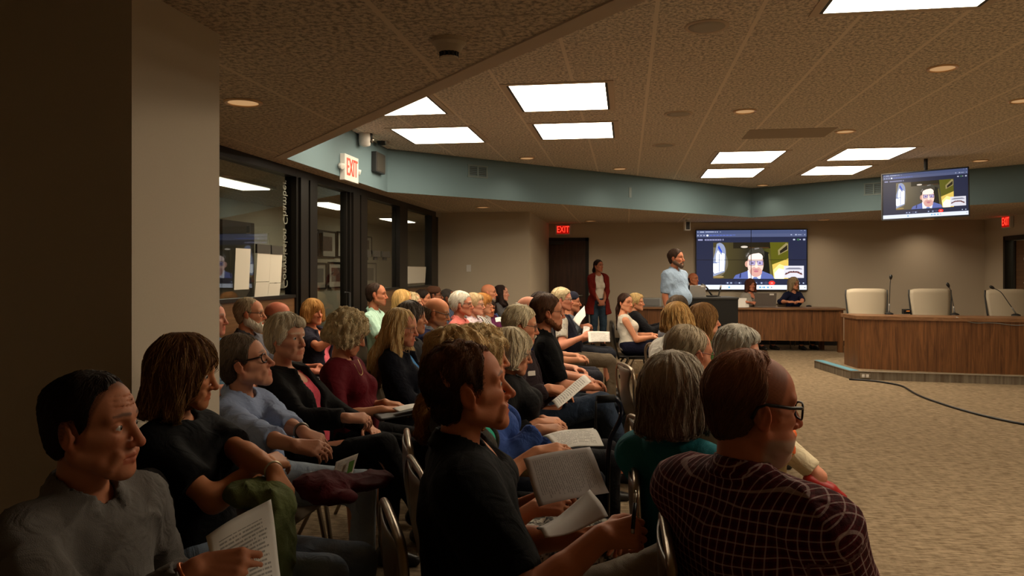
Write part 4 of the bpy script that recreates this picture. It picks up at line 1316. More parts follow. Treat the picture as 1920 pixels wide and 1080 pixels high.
class Field:
    def __init__(s, lo, hi, h, fine=()):
        s.ax = [axis(lo[i], hi[i], h, [(c[i] - e[i], c[i] + e[i], hf) for c, e, hf in fine]) for i in range(3)]
        s.D = np.full([len(a) for a in s.ax], 3.0, f32)

    def block(s, lo, hi):
        sl = []
        for a, l, u in zip(s.ax, lo, hi):
            i0 = max(0, int(np.searchsorted(a, l)) - 1)
            i1 = min(len(a), int(np.searchsorted(a, u)) + 1)
            if i1 - i0 < 1: return None
            sl.append(slice(i0, i1))
        sl = tuple(sl)
        X = s.ax[0][sl[0]][:, None, None]
        Y = s.ax[1][sl[1]][None, :, None]
        Z = s.ax[2][sl[2]][None, None, :]
        return sl, X, Y, Z

    def add(s, prim, k=0.0, m=0.035):
        fn, lo, hi = prim
        m = m + k
        b = s.block([l - m for l in lo], [u + m for u in hi])
        if b is None: return
        sl, X, Y, Z = b
        d = fn(X, Y, Z)
        A = s.D[sl]
        if k > 0:
            h = np.clip(0.5 + 0.5 * (A - d) / k, 0, 1)
            s.D[sl] = A * (1 - h) + d * h - k * h * (1 - h)
        else:
            s.D[sl] = np.minimum(A, d)

    def sub(s, prim, k=0.0):
        fn, lo, hi = prim
        m = 0.03 + k
        b = s.block([l - m for l in lo], [u + m for u in hi])
        if b is None: return
        sl, X, Y, Z = b
        d = -fn(X, Y, Z)
        A = s.D[sl]
        if k > 0:
            h = np.clip(0.5 - 0.5 * (A - d) / k, 0, 1)
            s.D[sl] = A * (1 - h) + d * h + k * h * (1 - h)
        else:
            s.D[sl] = np.maximum(A, d)

    def apply(s, fn, lo=None, hi=None):
        """D = fn(D, X, Y, Z) in a box"""
        lo = lo if lo is not None else [a[0] for a in s.ax]
        hi = hi if hi is not None else [a[-1] for a in s.ax]
        b = s.block(lo, hi)
        if b is None: return
        sl, X, Y, Z = b
        s.D[sl] = fn(s.D[sl], X, Y, Z)

    def sample(s, P):
        idx, fr = [], []
        for i in range(3):
            a = s.ax[i]
            j = np.clip(np.searchsorted(a, P[:, i]) - 1, 0, len(a) - 2)
            idx.append(j)
            fr.append(np.clip((P[:, i] - a[j]) / (a[j + 1] - a[j]), 0, 1))
        v = 0
        for di in (0, 1):
            for dj in (0, 1):
                for dk in (0, 1):
                    w = (fr[0] if di else 1 - fr[0]) * (fr[1] if dj else 1 - fr[1]) * (fr[2] if dk else 1 - fr[2])
                    v = v + w * s.D[idx[0] + di, idx[1] + dj, idx[2] + dk]
        return v

    def grad(s, P, e=0.004):
        g = np.stack([s.sample(P + np.eye(3, dtype=f32)[i] * e) - s.sample(P - np.eye(3, dtype=f32)[i] * e) for i in range(3)], 1)
        return g / (np.linalg.norm(g, axis=1, keepdims=True) + 1e-9)

    def mesh(s):
        D = np.clip(s.D, -0.2, 0.2)
        ins = D < 0
        a = ins.astype(np.int8)
        c = a[:-1] + a[1:]
        c = c[:, :-1] + c[:, 1:]
        c = c[:, :, :-1] + c[:, :, 1:]
        act = (c > 0) & (c < 8)
        I, J, K = np.nonzero(act)
        n = len(I)
        V = {}
        for di in (0, 1):
            for dj in (0, 1):
                for dk in (0, 1):
                    V[di, dj, dk] = D[I + di, J + dj, K + dk]
        acc = np.zeros((n, 3), f32); cnt = np.zeros(n, f32)
        for ax_ in range(3):
            for u in (0, 1):
                for w in (0, 1):
                    c0 = [u, w]; c0.insert(ax_, 0); c1 = [u, w]; c1.insert(ax_, 1)
                    p, q = V[tuple(c0)], V[tuple(c1)]
                    mk = (p < 0) != (q < 0)
                    t = np.where(mk, p / np.where(mk, p - q, 1), 0)
                    e = np.empty((n, 3), f32)
                    for b in range(3):
                        e[:, b] = t if b == ax_ else c0[b]
                    acc += np.where(mk[:, None], e, 0)
                    cnt += mk
        fr = acc / np.maximum(cnt, 1)[:, None]
        pos = np.empty((n, 3), f32)
        for b, ix in enumerate((I, J, K)):
            A = s.ax[b]
            pos[:, b] = A[ix] + fr[:, b] * (A[ix + 1] - A[ix])
        vid = np.full(act.shape, -1, np.int32)
        vid[I, J, K] = np.arange(n)
        quads = []
        for ax_ in range(3):
            b, cc = (ax_ + 1) % 3, (ax_ + 2) % 3
            sl0 = [slice(1, -1)] * 3; sl1 = [slice(1, -1)] * 3
            sl0[ax_] = slice(0, -1); sl1[ax_] = slice(1, None)
            p, q = ins[tuple(sl0)], ins[tuple(sl1)]
            E = np.argwhere(p != q)
            if not len(E): continue
            off = np.ones(3, int); off[ax_] = 0
            E = E + off
            flip = ~ins[E[:, 0], E[:, 1], E[:, 2]]
            def cell(db, dc):
                F = E.copy(); F[:, b] += db; F[:, cc] += dc
                return vid[F[:, 0], F[:, 1], F[:, 2]]
            Q = np.stack([cell(-1, -1), cell(0, -1), cell(0, 0), cell(-1, 0)], 1)
            Q[flip] = Q[flip][:, ::-1]
            quads.append(Q)
        Q = np.concatenate(quads) if quads else np.zeros((0, 4), int)
        Q = Q[(Q >= 0).all(1)]
        return pos, Q


def cap(a, b, r1, r2=None):
    r2 = r1 if r2 is None else r2
    a = [float(x) for x in a]; b = [float(x) for x in b]
    ba = [b[i] - a[i] for i in range(3)]
    L = sum(x * x for x in ba) + 1e-12

    def fn(X, Y, Z):
        px, py, pz = X - f32(a[0]), Y - f32(a[1]), Z - f32(a[2])
        t = np.clip((px * f32(ba[0]) + py * f32(ba[1]) + pz * f32(ba[2])) / f32(L), 0, 1)
        return np.sqrt((px - t * f32(ba[0])) ** 2 + (py - t * f32(ba[1])) ** 2 + (pz - t * f32(ba[2])) ** 2) - (f32(r1) + f32(r2 - r1) * t)
    R = max(r1, r2)
    return fn, [min(a[i], b[i]) - R for i in range(3)], [max(a[i], b[i]) + R for i in range(3)]


def ell(c, r, R=None):
    c = [float(x) for x in c]
    if R is not None:
        R = np.array(R, f32)

    def fn(X, Y, Z):
        x, y, z = X - f32(c[0]), Y - f32(c[1]), Z - f32(c[2])
        if R is not None:
            x, y, z = (R[0, 0] * x + R[1, 0] * y + R[2, 0] * z, R[0, 1] * x + R[1, 1] * y + R[2, 1] * z, R[0, 2] * x + R[1, 2] * y + R[2, 2] * z)
        k0 = np.sqrt((x / f32(r[0])) ** 2 + (y / f32(r[1])) ** 2 + (z / f32(r[2])) ** 2) + f32(1e-6)
        k1 = np.sqrt((x / f32(r[0] ** 2)) ** 2 + (y / f32(r[1] ** 2)) ** 2 + (z / f32(r[2] ** 2)) ** 2) + f32(1e-6)
        return k0 * (k0 - 1) / k1
    m = max(r) if R is not None else None
    rr = [m] * 3 if m else r
    return fn, [c[i] - rr[i] for i in range(3)], [c[i] + rr[i] for i in range(3)]


def xf(prim, R, t, s=1.0):
    """prim of a local frame placed by rotation R, translation t, scale s"""
    fn0, lo, hi = prim
    R = np.array(R, float); t = np.array(t, float)
    Rf = R.astype(f32)

    def fn(X, Y, Z):
        x, y, z = X - f32(t[0]), Y - f32(t[1]), Z - f32(t[2])
        k = f32(1 / s)
        lx = (Rf[0, 0] * x + Rf[1, 0] * y + Rf[2, 0] * z) * k
        ly = (Rf[0, 1] * x + Rf[1, 1] * y + Rf[2, 1] * z) * k
        lz = (Rf[0, 2] * x + Rf[1, 2] * y + Rf[2, 2] * z) * k
        return fn0(lx, ly, lz) * f32(s)
    C = np.array([[x, y, z] for x in (lo[0], hi[0]) for y in (lo[1], hi[1]) for z in (lo[2], hi[2])]) * s
    C = C @ R.T + t
    return fn, C.min(0).tolist(), C.max(0).tolist()


def rot(yaw=0.0, pitch=0.0, roll=0.0):
    """yaw about z, then pitch (positive bends forward/down), then roll"""
    cy, sy, cp, sp, cr, sr = math.cos(yaw), math.sin(yaw), math.cos(pitch), math.sin(pitch), math.cos(roll), math.sin(roll)
    Rz = np.array([[cy, -sy, 0], [sy, cy, 0], [0, 0, 1]])
    Ry = np.array([[cp, 0, sp], [0, 1, 0], [-sp, 0, cp]])
    Rx = np.array([[1, 0, 0], [0, cr, -sr], [0, sr, cr]])
    return Rz @ Ry @ Rx


def np_mesh(name, V, Q, m, parent=None, col=None, uv=None, smooth=True):
    me = bpy.data.meshes.new(name)
    n, k = len(V), len(Q)
    me.vertices.add(n)
    me.vertices.foreach_set('co', np.ascontiguousarray(V, f32).ravel())
    me.loops.add(k * 4)
    me.loops.foreach_set('vertex_index', np.ascontiguousarray(Q, np.int32).ravel())
    me.polygons.add(k)
    me.polygons.foreach_set('loop_start', np.arange(0, k * 4, 4, dtype=np.int32))
    me.update(calc_edges=True)
    if smooth: me.shade_smooth()
    if col is not None:
        a = me.attributes.new('Col', 'FLOAT_COLOR', 'POINT')
        c4 = np.ones((n, 4), f32); c4[:, :3] = col
        a.data.foreach_set('color', c4.ravel())
    if uv is not None:
        a = me.attributes.new('weave', 'FLOAT_VECTOR', 'POINT')
        u3 = np.zeros((n, 3), f32); u3[:, :uv.shape[1]] = uv
        a.data.foreach_set('vector', u3.ravel())
    if m is not None: me.materials.append(m)
    o = bpy.data.objects.new(name, me)
    link(o, parent)
    return o


# ------------------------------------------------------------------ skin, hair and cloth materials
def m_skin():
    k = NT('skin')
    a = k.n('ShaderNodeAttribute', attribute_name='Col')
    n = k.noise(k.obj(), 160, 3)
    n2 = k.noise(k.obj(), 28, 3)
    c = k.mix(k.math('MULTIPLY', n2, 0.35), a.outputs['Color'], (0.9, 0.55, 0.42), 'MULTIPLY')
    k.bump(n, 0.12, 0.002)
    k.out(c, 0.55, 0.22)
    k.b.inputs['Subsurface Weight'].default_value = 0.0
    return k.m


def m_hair():
    k = NT('hair')
    a = k.n('ShaderNodeAttribute', attribute_name='Col')
    n = k.noise(k.mapping(k.obj(), (1, 1, 0.25)), 210, 3)
    c = k.mix(k.math('MULTIPLY', n, 0.3), a.outputs['Color'], (0.55, 0.52, 0.48), 'MULTIPLY')
    k.bump(n, 0.5, 0.004)
    return k.out(c, 0.62, 0.2)


M['skin'] = m_skin()
M['hair'] = m_hair()
M['eye_white'] = mat('eye_white', (0.62, 0.58, 0.54), 0.25, 0, 0.5)
M['iris'] = mat('iris', (0.03, 0.025, 0.02), 0.15, 0, 0.6)
M['lens'] = m_glass('spectacle_lens', (0.93, 0.93, 0.92), 0.5)
_cl = {}


def cloth(col, kind='plain', col2=None, rough=0.85):
    key = (col, kind, col2)
    if key in _cl: return _cl[key]
    c1 = lin(*col)
    c2 = lin(*col2) if col2 else c1
    k = NT('cloth_%s_%d' % (kind, len(_cl)))
    o = k.obj()
    w = k.n('ShaderNodeAttribute', attribute_name='weave').outputs['Vector']
    fine = k.noise(o, 420, 2)
    big = k.noise(o, 11, 2, 0.5, 1.5)
    c = k.mix(k.math('MULTIPLY', fine, 0.5), c1, tuple(x * 0.72 for x in c1))
    if kind == 'plaid':
        s = k.n('ShaderNodeSeparateXYZ', {0: w})
        P = 0.023
        def line(sock, off, wd):
            return k.math('LESS_THAN', k.math('PINGPONG', k.math('ADD', sock, off), P / 2), wd)
        l1 = k.math('MAXIMUM', line(s.outputs[0], 0, 0.0016), 0)
        l2 = line(s.outputs[1], 0, 0.0016)
        d1, d2 = line(s.outputs[0], P / 2, 0.0045), line(s.outputs[1], P / 2, 0.0045)
        c = k.mix(k.math('MULTIPLY', d1, 0.6), c, tuple(x * 0.35 for x in c1))
        c = k.mix(k.math('MULTIPLY', d2, 0.6), c, tuple(x * 0.35 for x in c1))
        c = k.mix(k.math('MULTIPLY', l1, 0.5), c, c2)
        c = k.mix(k.math('MULTIPLY', l2, 0.5), c, c2)
    elif kind == 'stripe':
        s = k.n('ShaderNodeSeparateXYZ', {0: w})
        c = k.mix(k.math('LESS_THAN', k.math('PINGPONG', s.outputs[0], 0.02), 0.008), c, c2)
    elif kind == 'floral':
        v = k.n('ShaderNodeTexVoronoi', {'Scale': 34.0}); k.set(v.inputs['Vector'], o)
        c = k.mix(k.math('LESS_THAN', v.outputs['Distance'], 0.32), c, c2)
        c = k.mix(k.math('LESS_THAN', v.outputs['Distance'], 0.12), c, c1)
    elif kind == 'marble':
        c = k.mix(k.ramp(k.noise(o, 34, 4, 0.7), [(0.45, 0.0), (0.56, 1.0)]), c, c2)
    elif kind == 'denim':
        n = k.noise(o, 9, 2)
        t = k.noise(k.mapping(o, (900, 900, 260)), 1.0, 2)
        c = k.mix(k.ramp(n, [(0.35, 0.0), (0.7, 1.0)]), c, c2)
        c = k.mix(k.math('MULTIPLY', t, 0.45), c, tuple(x * 0.5 for x in c1))
    k.bump(k.math('ADD', k.math('MULTIPLY', fine, 0.12), big), 0.5, 0.03)
    k.out(c, rough, 0.15)
    k.b.inputs['Sheen Weight'].default_value = 0.0
    _cl[key] = k.m
    return k.m


_pl = {}


def plain(col, rough=0.5, spec=0.4, metal=0.0):
    key = (col, rough, metal)
    if key not in _pl: _pl[key] = mat('colour_%d_%d_%d_%d' % (*col, len(_pl)), lin(*col), rough, metal, spec)
    return _pl[key]


# ------------------------------------------------------------------ head
def head_ops(P, fine):
    """(op, primitive, blend) list of the bare head in its own frame: x forward, y left, z up, origin between the ears"""
    w = P.get('wide', 1.0); jw = P.get('jaw', 1.0); ns = P.get('nose', 1.0)
    o = []
    A = lambda p, k=0.0: o.append(('+', p, k))
    B = lambda p, k=0.0: o.append(('-', p, k))
    A(ell((-0.012, 0, 0.045), (0.098, 0.076 * w, 0.086)))
    A(ell((0.028, 0, 0.045), (0.066, 0.064 * w, 0.066)), 0.02)
    A(ell((0.042, 0, -0.02), (0.05, 0.058 * w, 0.075)), 0.025)
    for s in (-1, 1):
        A(cap((0.0, s * 0.053 * w * jw, -0.045), (0.07, s * 0.018 * jw, -0.090), 0.026, 0.02), 0.025)
        A(cap((0.071, s * 0.034 * w, -0.014), (0.03, s * 0.058 * w, -0.008), 0.016, 0.018), 0.02)
    A(ell((0.078, 0, -0.094), (0.019, 0.024 * jw, 0.019)), 0.018)
    A(ell((0.066, 0, -0.058), (0.034, 0.034, 0.034)), 0.015)
    for s in (-1, 1):
        A(cap((0.088, s * 0.012, 0.034), (0.070, s * 0.047 * w, 0.033), 0.011, 0.012), 0.014)
        B(ell((0.094, s * 0.033, 0.012), (0.017, 0.019, 0.013)), 0.014)
    A(cap((0.090, 0, 0.022), (0.108 + 0.006 * ns, 0, -0.022), 0.0085, 0.0105), 0.010)
    A(ell((0.108 + 0.006 * ns, 0, -0.027), (0.0135, 0.012, 0.0115)), 0.006)
    for s in (-1, 1):
        A(ell((0.099, s * 0.0135, -0.031), (0.012, 0.0085, 0.0085)), 0.005)
        if fine:
            B(ell((0.106, s * 0.0075, -0.041), (0.006, 0.0042, 0.004)), 0.002)
    if fine:
        for s in (-1, 1):
            A(ell((0.0745, s * 0.0325, 0.012), (0.0145, 0.0155, 0.0145)), 0.004)
            B(ell((0.090, s * 0.0335, 0.0108), (0.012, 0.0125, 0.0034)), 0.002)
            # fold from the nose wing to the mouth corner
            B(cap((0.098, s * 0.022, -0.033), (0.088, s * 0.034, -0.060), 0.0028, 0.0025), 0.006)
            A(cap((0.084, s * 0.034, -0.052), (0.07, s * 0.046, -0.078), 0.010, 0.008), 0.012)
    A(cap((0.084, -0.024, -0.0585), (0.0975, 0, -0.0545), 0.0055, 0.006), 0.004)
    A(cap((0.084, 0.024, -0.0585), (0.0975, 0, -0.0545), 0.0055, 0.006), 0.004)
    A(cap((0.083, -0.020, -0.067), (0.0955, 0, -0.0685), 0.006, 0.0075), 0.004)
    A(cap((0.083, 0.020, -0.067), (0.0955, 0, -0.0685), 0.006, 0.0075), 0.004)
    if fine:
        B(cap((0.088, -0.026, -0.0625), (0.1045, 0, -0.0615), 0.0018, 0.0022), 0.002)
        B(cap((0.088, 0.026, -0.0625), (0.1045, 0, -0.0615), 0.0018, 0.0022), 0.002)
    fat = P.get('fat', 0.0)
    if fat:
        A(ell((0.035, 0, -0.100), (0.055, 0.046, 0.030 + 0.02 * fat)), 0.02)
        for s in (-1, 1):
            A(ell((0.045, s * 0.046, -0.062), (0.034, 0.018 + 0.008 * fat, 0.032)), 0.02)
    if P.get('old', 0) and fine:
        for s in (-1, 1):
            A(cap((0.05, s * 0.048, -0.07), (0.06, s * 0.036, -0.094), 0.013, 0.010), 0.012)
            B(cap((0.082, s * 0.022, -0.008), (0.074, s * 0.044, -0.010), 0.002, 0.002), 0.007)
    if fine and P.get('wrinkle'):
        for zz in (0.056, 0.067, 0.078):
            for s in (-1, 1):
                B(cap((0.097 - (zz - 0.05) * 0.35, 0, zz), (0.078 - (zz - 0.05) * 0.35, s * 0.045, zz + 0.004), 0.0015, 0.001), 0.006)
    if not P.get('noears'):
        for s in (-1, 1):
            Re = rot(s * math.radians(24), math.radians(-14), 0)
            c = (-0.014, s * 0.079 * w, 0.002)
            A(ell(c, (0.021, 0.0085, 0.034), Re), 0.006)
            A(ell((-0.002, s * 0.076 * w, -0.024), (0.010, 0.007, 0.012), Re), 0.006)
            if fine:
                B(ell((-0.011, s * 0.089 * w, 0.002), (0.012, 0.0075, 0.021), Re), 0.004)
                A(ell((0.003, s * 0.079 * w, -0.004), (0.006, 0.006, 0.008), Re), 0.004)
                A(cap((-0.008, s * 0.082 * w, 0.018), (-0.012, s * 0.082 * w, -0.012), 0.003, 0.0025), 0.004)
    return o


def head_colours(L, P, fine):
    """vertex colours from head-frame positions"""
    n = len(L)
    base = np.array(lin(*P.get('skin', (196, 140, 108))), f32)
    C = np.tile(base, (n, 1))
    x, y, z = L[:, 0], L[:, 1], L[:, 2]
    ay = np.abs(y)

    def blend(mask, col, amt):
        C[:] = C * (1 - (mask * amt)[:, None]) + np.array(col, f32) * (mask * amt)[:, None]

    def sm(v, a, b):
        t = np.clip((v - a) / (b - a), 0, 1)
        return t * t * (3 - 2 * t)
    ruddy = base * np.array([1.02, 0.72, 0.66], f32)
    blend(sm(x, 0.095, 0.108) * sm(-z, 0.005, 0.02), ruddy, 0.7)
    blend(np.exp(-(((x - 0.07) / 0.02) ** 2 + ((ay - 0.04) / 0.016) ** 2 + ((z + 0.02) / 0.02) ** 2)), ruddy, 0.55)
    blend(sm(ay, 0.072, 0.085) * (np.abs(z) < 0.06), ruddy, 0.6)
    if P.get('bald') or P.get('ruddy'):
        blend(sm(z, 0.06, 0.10), base * np.array([0.98, 0.80, 0.74], f32), 0.6)
    if P.get('scalp'):
        sc, amt, zf, zb_ = P['scalp']
        line = np.interp(x, [-0.1, -0.03, -0.01, 0.01, 0.03, 0.06, 0.09], [-0.07, -0.06, 0.0, 0.02, 0.0, zf, zf + 0.03])
        m1 = sm(z - line, -0.006, 0.02) * (1 - sm(z, zb_, zb_ + 0.05) * sm(x, -0.02, 0.07)) * (ay < 0.086)
        fuzz = 0.8 + 0.2 * np.sin(900 * y + 300 * x) * np.sin(700 * z)
        blend((m1 * fuzz).astype(f32), np.array(lin(*sc), f32), amt)
    lip = np.array(lin(*P['lips']), f32) if P.get('lips') else base * np.array([0.85, 0.55, 0.52], f32)
    blend(((x > 0.08) & (ay < 0.026) & (z < -0.050) & (z > -0.0765)).astype(f32) * sm(x + ay * 0.45, 0.088, 0.094), lip, 0.85)
    br = np.array(lin(*P.get('brow', P.get('hair_col', (70, 50, 35)))), f32)
    arch = 0.040 + 0.05 * (ay - 0.012) * (ay < 0.035) - 0.12 * (ay - 0.035) * (ay > 0.035)
    wd = 0.0052 if fine else 0.008
    wd = wd * np.interp(ay, [0.008, 0.014, 0.03, 0.052, 0.058], [0.2, 0.9, 1.0, 0.45, 0.1])
    blend(np.exp(-((z - arch) / wd) ** 4) * (x > 0.05) * (ay > 0.009) * (ay < 0.056), br, 0.75)
    if not fine:
        blend(np.exp(-(((ay - 0.033) / 0.011) ** 2 + ((z - 0.013) / 0.0065) ** 2)) * (x > 0.06), (0.03, 0.02, 0.015), 0.85)
        blend(np.exp(-((z + 0.0625) / 0.0025) ** 2) * (x > 0.085) * (ay < 0.022), base * 0.25, 0.6)
        blend(np.exp(-(((ay - 0.008) / 0.005) ** 2 + ((z + 0.04) / 0.004) ** 2)) * (x > 0.095), base * 0.3, 0.7)
    if P.get('stubble'):
        sb = np.array(lin(*P['stubble'][0]), f32)
        m1 = sm(-z, 0.048, 0.062) * sm(x, -0.005, 0.02) * (1 - ((x > 0.086) & (ay < 0.024) & (z < -0.050) & (z > -0.076)))
        m2 = ((x > 0.085) & (z < -0.040) & (z > -0.053) & (ay < 0.034))
        m1 = np.maximum(m1, m2) * (z > -0.125)
        blend(m1.astype(f32), sb, P['stubble'][1])
    return C


def face_cut(w=0.066, x0=0.125, z0=-0.03, hz=0.105):
    return ell((x0, 0, z0), (0.078, w, hz))


def hair_ops(P):
    """(op, primitive|function, blend) list of the hair volume in the head frame and the flow settings of its strands"""
    st = P['hair']
    w = P.get('wide', 1.0)
    t = P.get('thick', {'receding': 0.007, 'fringe': 0.0045}.get(st, 0.014))
    o = []
    A = lambda p, k=0.0: o.append(('+', p, k))
    B = lambda p, k=0.0: o.append(('-', p, k))
    cranium = lambda t: ell((-0.014, 0, 0.047), (0.098 + t, 0.076 * w + t, 0.086 + t))
    flow = dict(down=0.8, back=0.3, crown=0.6, curl=0.0, length=0.05)

    def clip_line(xs, zs):
        def fn(X, Y, Z):
            return (Z - np.interp(X * np.ones_like(Z) * np.ones_like(Y), xs, zs).astype(f32)) * f32(0.8)
        # keep only above the line: subtract what lies below
        o.append(('-', (fn, [-0.3] * 3, [0.3] * 3), 0.013))

    def clip_top(xs, zs):
        def fn(X, Y, Z):
            return -(Z - np.interp(X * np.ones_like(Z) * np.ones_like(Y), xs, zs).astype(f32)) * f32(0.8)
        o.append(('-', (fn, [-0.3] * 3, [0.3] * 3), 0.014))
    if st in ('short', 'receding', 'fringe'):
        A(cranium(t))
        A(ell((-0.045, 0, -0.005), (0.052 + t * 0.7, 0.064 * w + t * 0.7, 0.075)), 0.02)
        if st == 'short':
            clip_line([-0.06, -0.03, -0.012, 0.004, 0.016, 0.035, 0.045, 0.06, 0.075, 0.09], [-0.070, -0.05, 0.030, 0.034, -0.004, 0.0, 0.05, 0.062, 0.082, 0.092])
        elif st == 'receding':
            rc = P.get('recede', 0)
            clip_line([-0.06, -0.03, -0.012, 0.004, 0.016, 0.030, 0.038 - rc * 0.15, 0.05 - rc * 0.6, 0.06 - rc, 0.075 - rc, 0.09 - rc], [-0.070, -0.05, 0.030, 0.034, -0.010, -0.004, 0.055, 0.092, 0.104, 0.118, 0.14])
        else:
            zt = P.get('fringe_top', 0.066)
            clip_line([-0.06, -0.03, -0.012, 0.004, 0.016, 0.030, 0.036, 0.05], [-0.072, -0.05, 0.028, 0.032, -0.010, -0.004, 0.05, 0.2])
            clip_top([-0.12, -0.08, 0.0, 0.04], [zt + 0.018, zt + 0.012, zt, zt - 0.03])
        flow.update(length=P.get('len', 0.035), down=0.55, back=0.65)
    elif st == 'crop':      # woman's short cut, over the top of the ears
        A(cranium(t))
        A(ell((-0.05, 0, 0.0), (0.056 + t * 0.6, 0.068 * w + t * 0.8, 0.086)), 0.02)
        for s in (-1, 1):
            A(ell((0.008, s * (0.066 * w + t * 0.5), 0.018), (0.05, 0.016, 0.05)), 0.015)
        A(ell((0.05, 0.01, 0.095), (0.05, 0.06, 0.03)), 0.02)
        clip_line([-0.07, -0.04, -0.02, 0.01, 0.03, 0.05, 0.062, 0.08, 0.1], [-0.085, -0.07, -0.012, -0.008, -0.015, 0.02, 0.066, 0.072, 0.075])
        flow.update(length=0.06, down=0.6, back=0.45)
    elif st in ('bob', 'curlybob', 'lob'):
        zb = P.get('zbot', -0.11)
        A(cranium(t))
        A(ell((-0.026, 0, -0.01), (0.082 + t, 0.083 * w + t, 0.125)), 0.03)
        for s in (-1, 1):
            A(cap((0.015, s * (0.070 * w + t * 0.6), 0.03), (0.012, s * (0.078 * w + t), zb + 0.03), 0.034, 0.03), 0.03)
        A(cap((-0.06, -0.03, 0), (-0.07, -0.03, zb + 0.02), 0.05, 0.045 + t), 0.03)
        A(cap((-0.06, 0.03, 0), (-0.07, 0.03, zb + 0.02), 0.05, 0.045 + t), 0.03)
        if P.get('bangs'):
            A(ell((0.066, 0, 0.072), (0.042, 0.062, 0.042)), 0.02)
            B(ell((0.13, 0, -0.045), (0.09, 0.058, 0.088)), 0.008)
        else:
            B(ell((0.125, 0, -0.03), (0.075, 0.064, 0.105)), 0.012)
        b0 = ell((0.0, 0, zb - 0.20), (0.4, 0.4, 0.2))
        o.append(('-', (lambda X, Y, Z: (Z - f32(zb)) + X * 0 + Y * 0, [-0.3] * 3, [0.3] * 3), 0.015))
        flow.update(length=P.get('len', 0.12), down=1.0, back=0.05, crown=0.7)
        if st == 'curlybob': flow.update(curl=1.0, length=0.07, down=0.5)
    elif st == 'long':
        zb = P.get('zbot', -0.36)
        A(cranium(t))
        A(ell((-0.03, 0, -0.03), (0.085 + t, 0.082 * w + t, 0.14)), 0.03)
        for s in (-1, 1):
            A(cap((0.0, s * 0.074, 0.0), (0.035, s * 0.108, -0.16), 0.032, 0.040), 0.03)
            A(cap((0.035, s * 0.108, -0.16), (0.085 if s < 0 else 0.07, s * 0.125, zb + 0.05), 0.040, 0.024), 0.03)
        A(cap((-0.06, -0.035, -0.02), (-0.12, -0.06, -0.20), 0.05, 0.05), 0.03)
        A(cap((-0.06, 0.035, -0.02), (-0.12, 0.06, -0.20), 0.05, 0.05), 0.03)
        A(cap((-0.12, -0.06, -0.20), (-0.14, -0.08, zb), 0.05, 0.03), 0.03)
        A(cap((-0.12, 0.06, -0.20), (-0.14, 0.08, zb), 0.05, 0.03), 0.03)
        B(ell((0.125, 0, -0.035), (0.072, 0.060, 0.115)), 0.012)
        flow.update(length=P.get('len', 0.22), down=1.2, back=0.05, crown=0.6)
        if P.get('curl'): flow.update(curl=P['curl'], length=0.12)
    elif st == 'tail':      # drawn back with a tail down the back
        A(cranium(t * 0.6))
        A(ell((-0.05, 0, 0.0), (0.052, 0.066 * w, 0.075)), 0.02)
        for s in (-1, 1):
            A(ell((0.0, s * 0.068 * w, 0.03), (0.05, 0.013, 0.04)), 0.012)
        clip_line([-0.07, -0.04, -0.02, 0.01, 0.03, 0.05, 0.07, 0.09], [-0.075, -0.06, 0.015, 0.02, 0.025, 0.05, 0.078, 0.09])
        zb = P.get('zbot', -0.3)
        A(cap((-0.09, 0, 0.03), (-0.125, 0, -0.08), 0.03, 0.036), 0.02)
        A(cap((-0.125, 0, -0.08), (-0.14, 0, zb), 0.036, 0.014), 0.02)
        flow.update(length=0.12, down=0.9, back=0.6, crown=0.2)
    flow.update(P.get('flow', {}))
    return o, flow


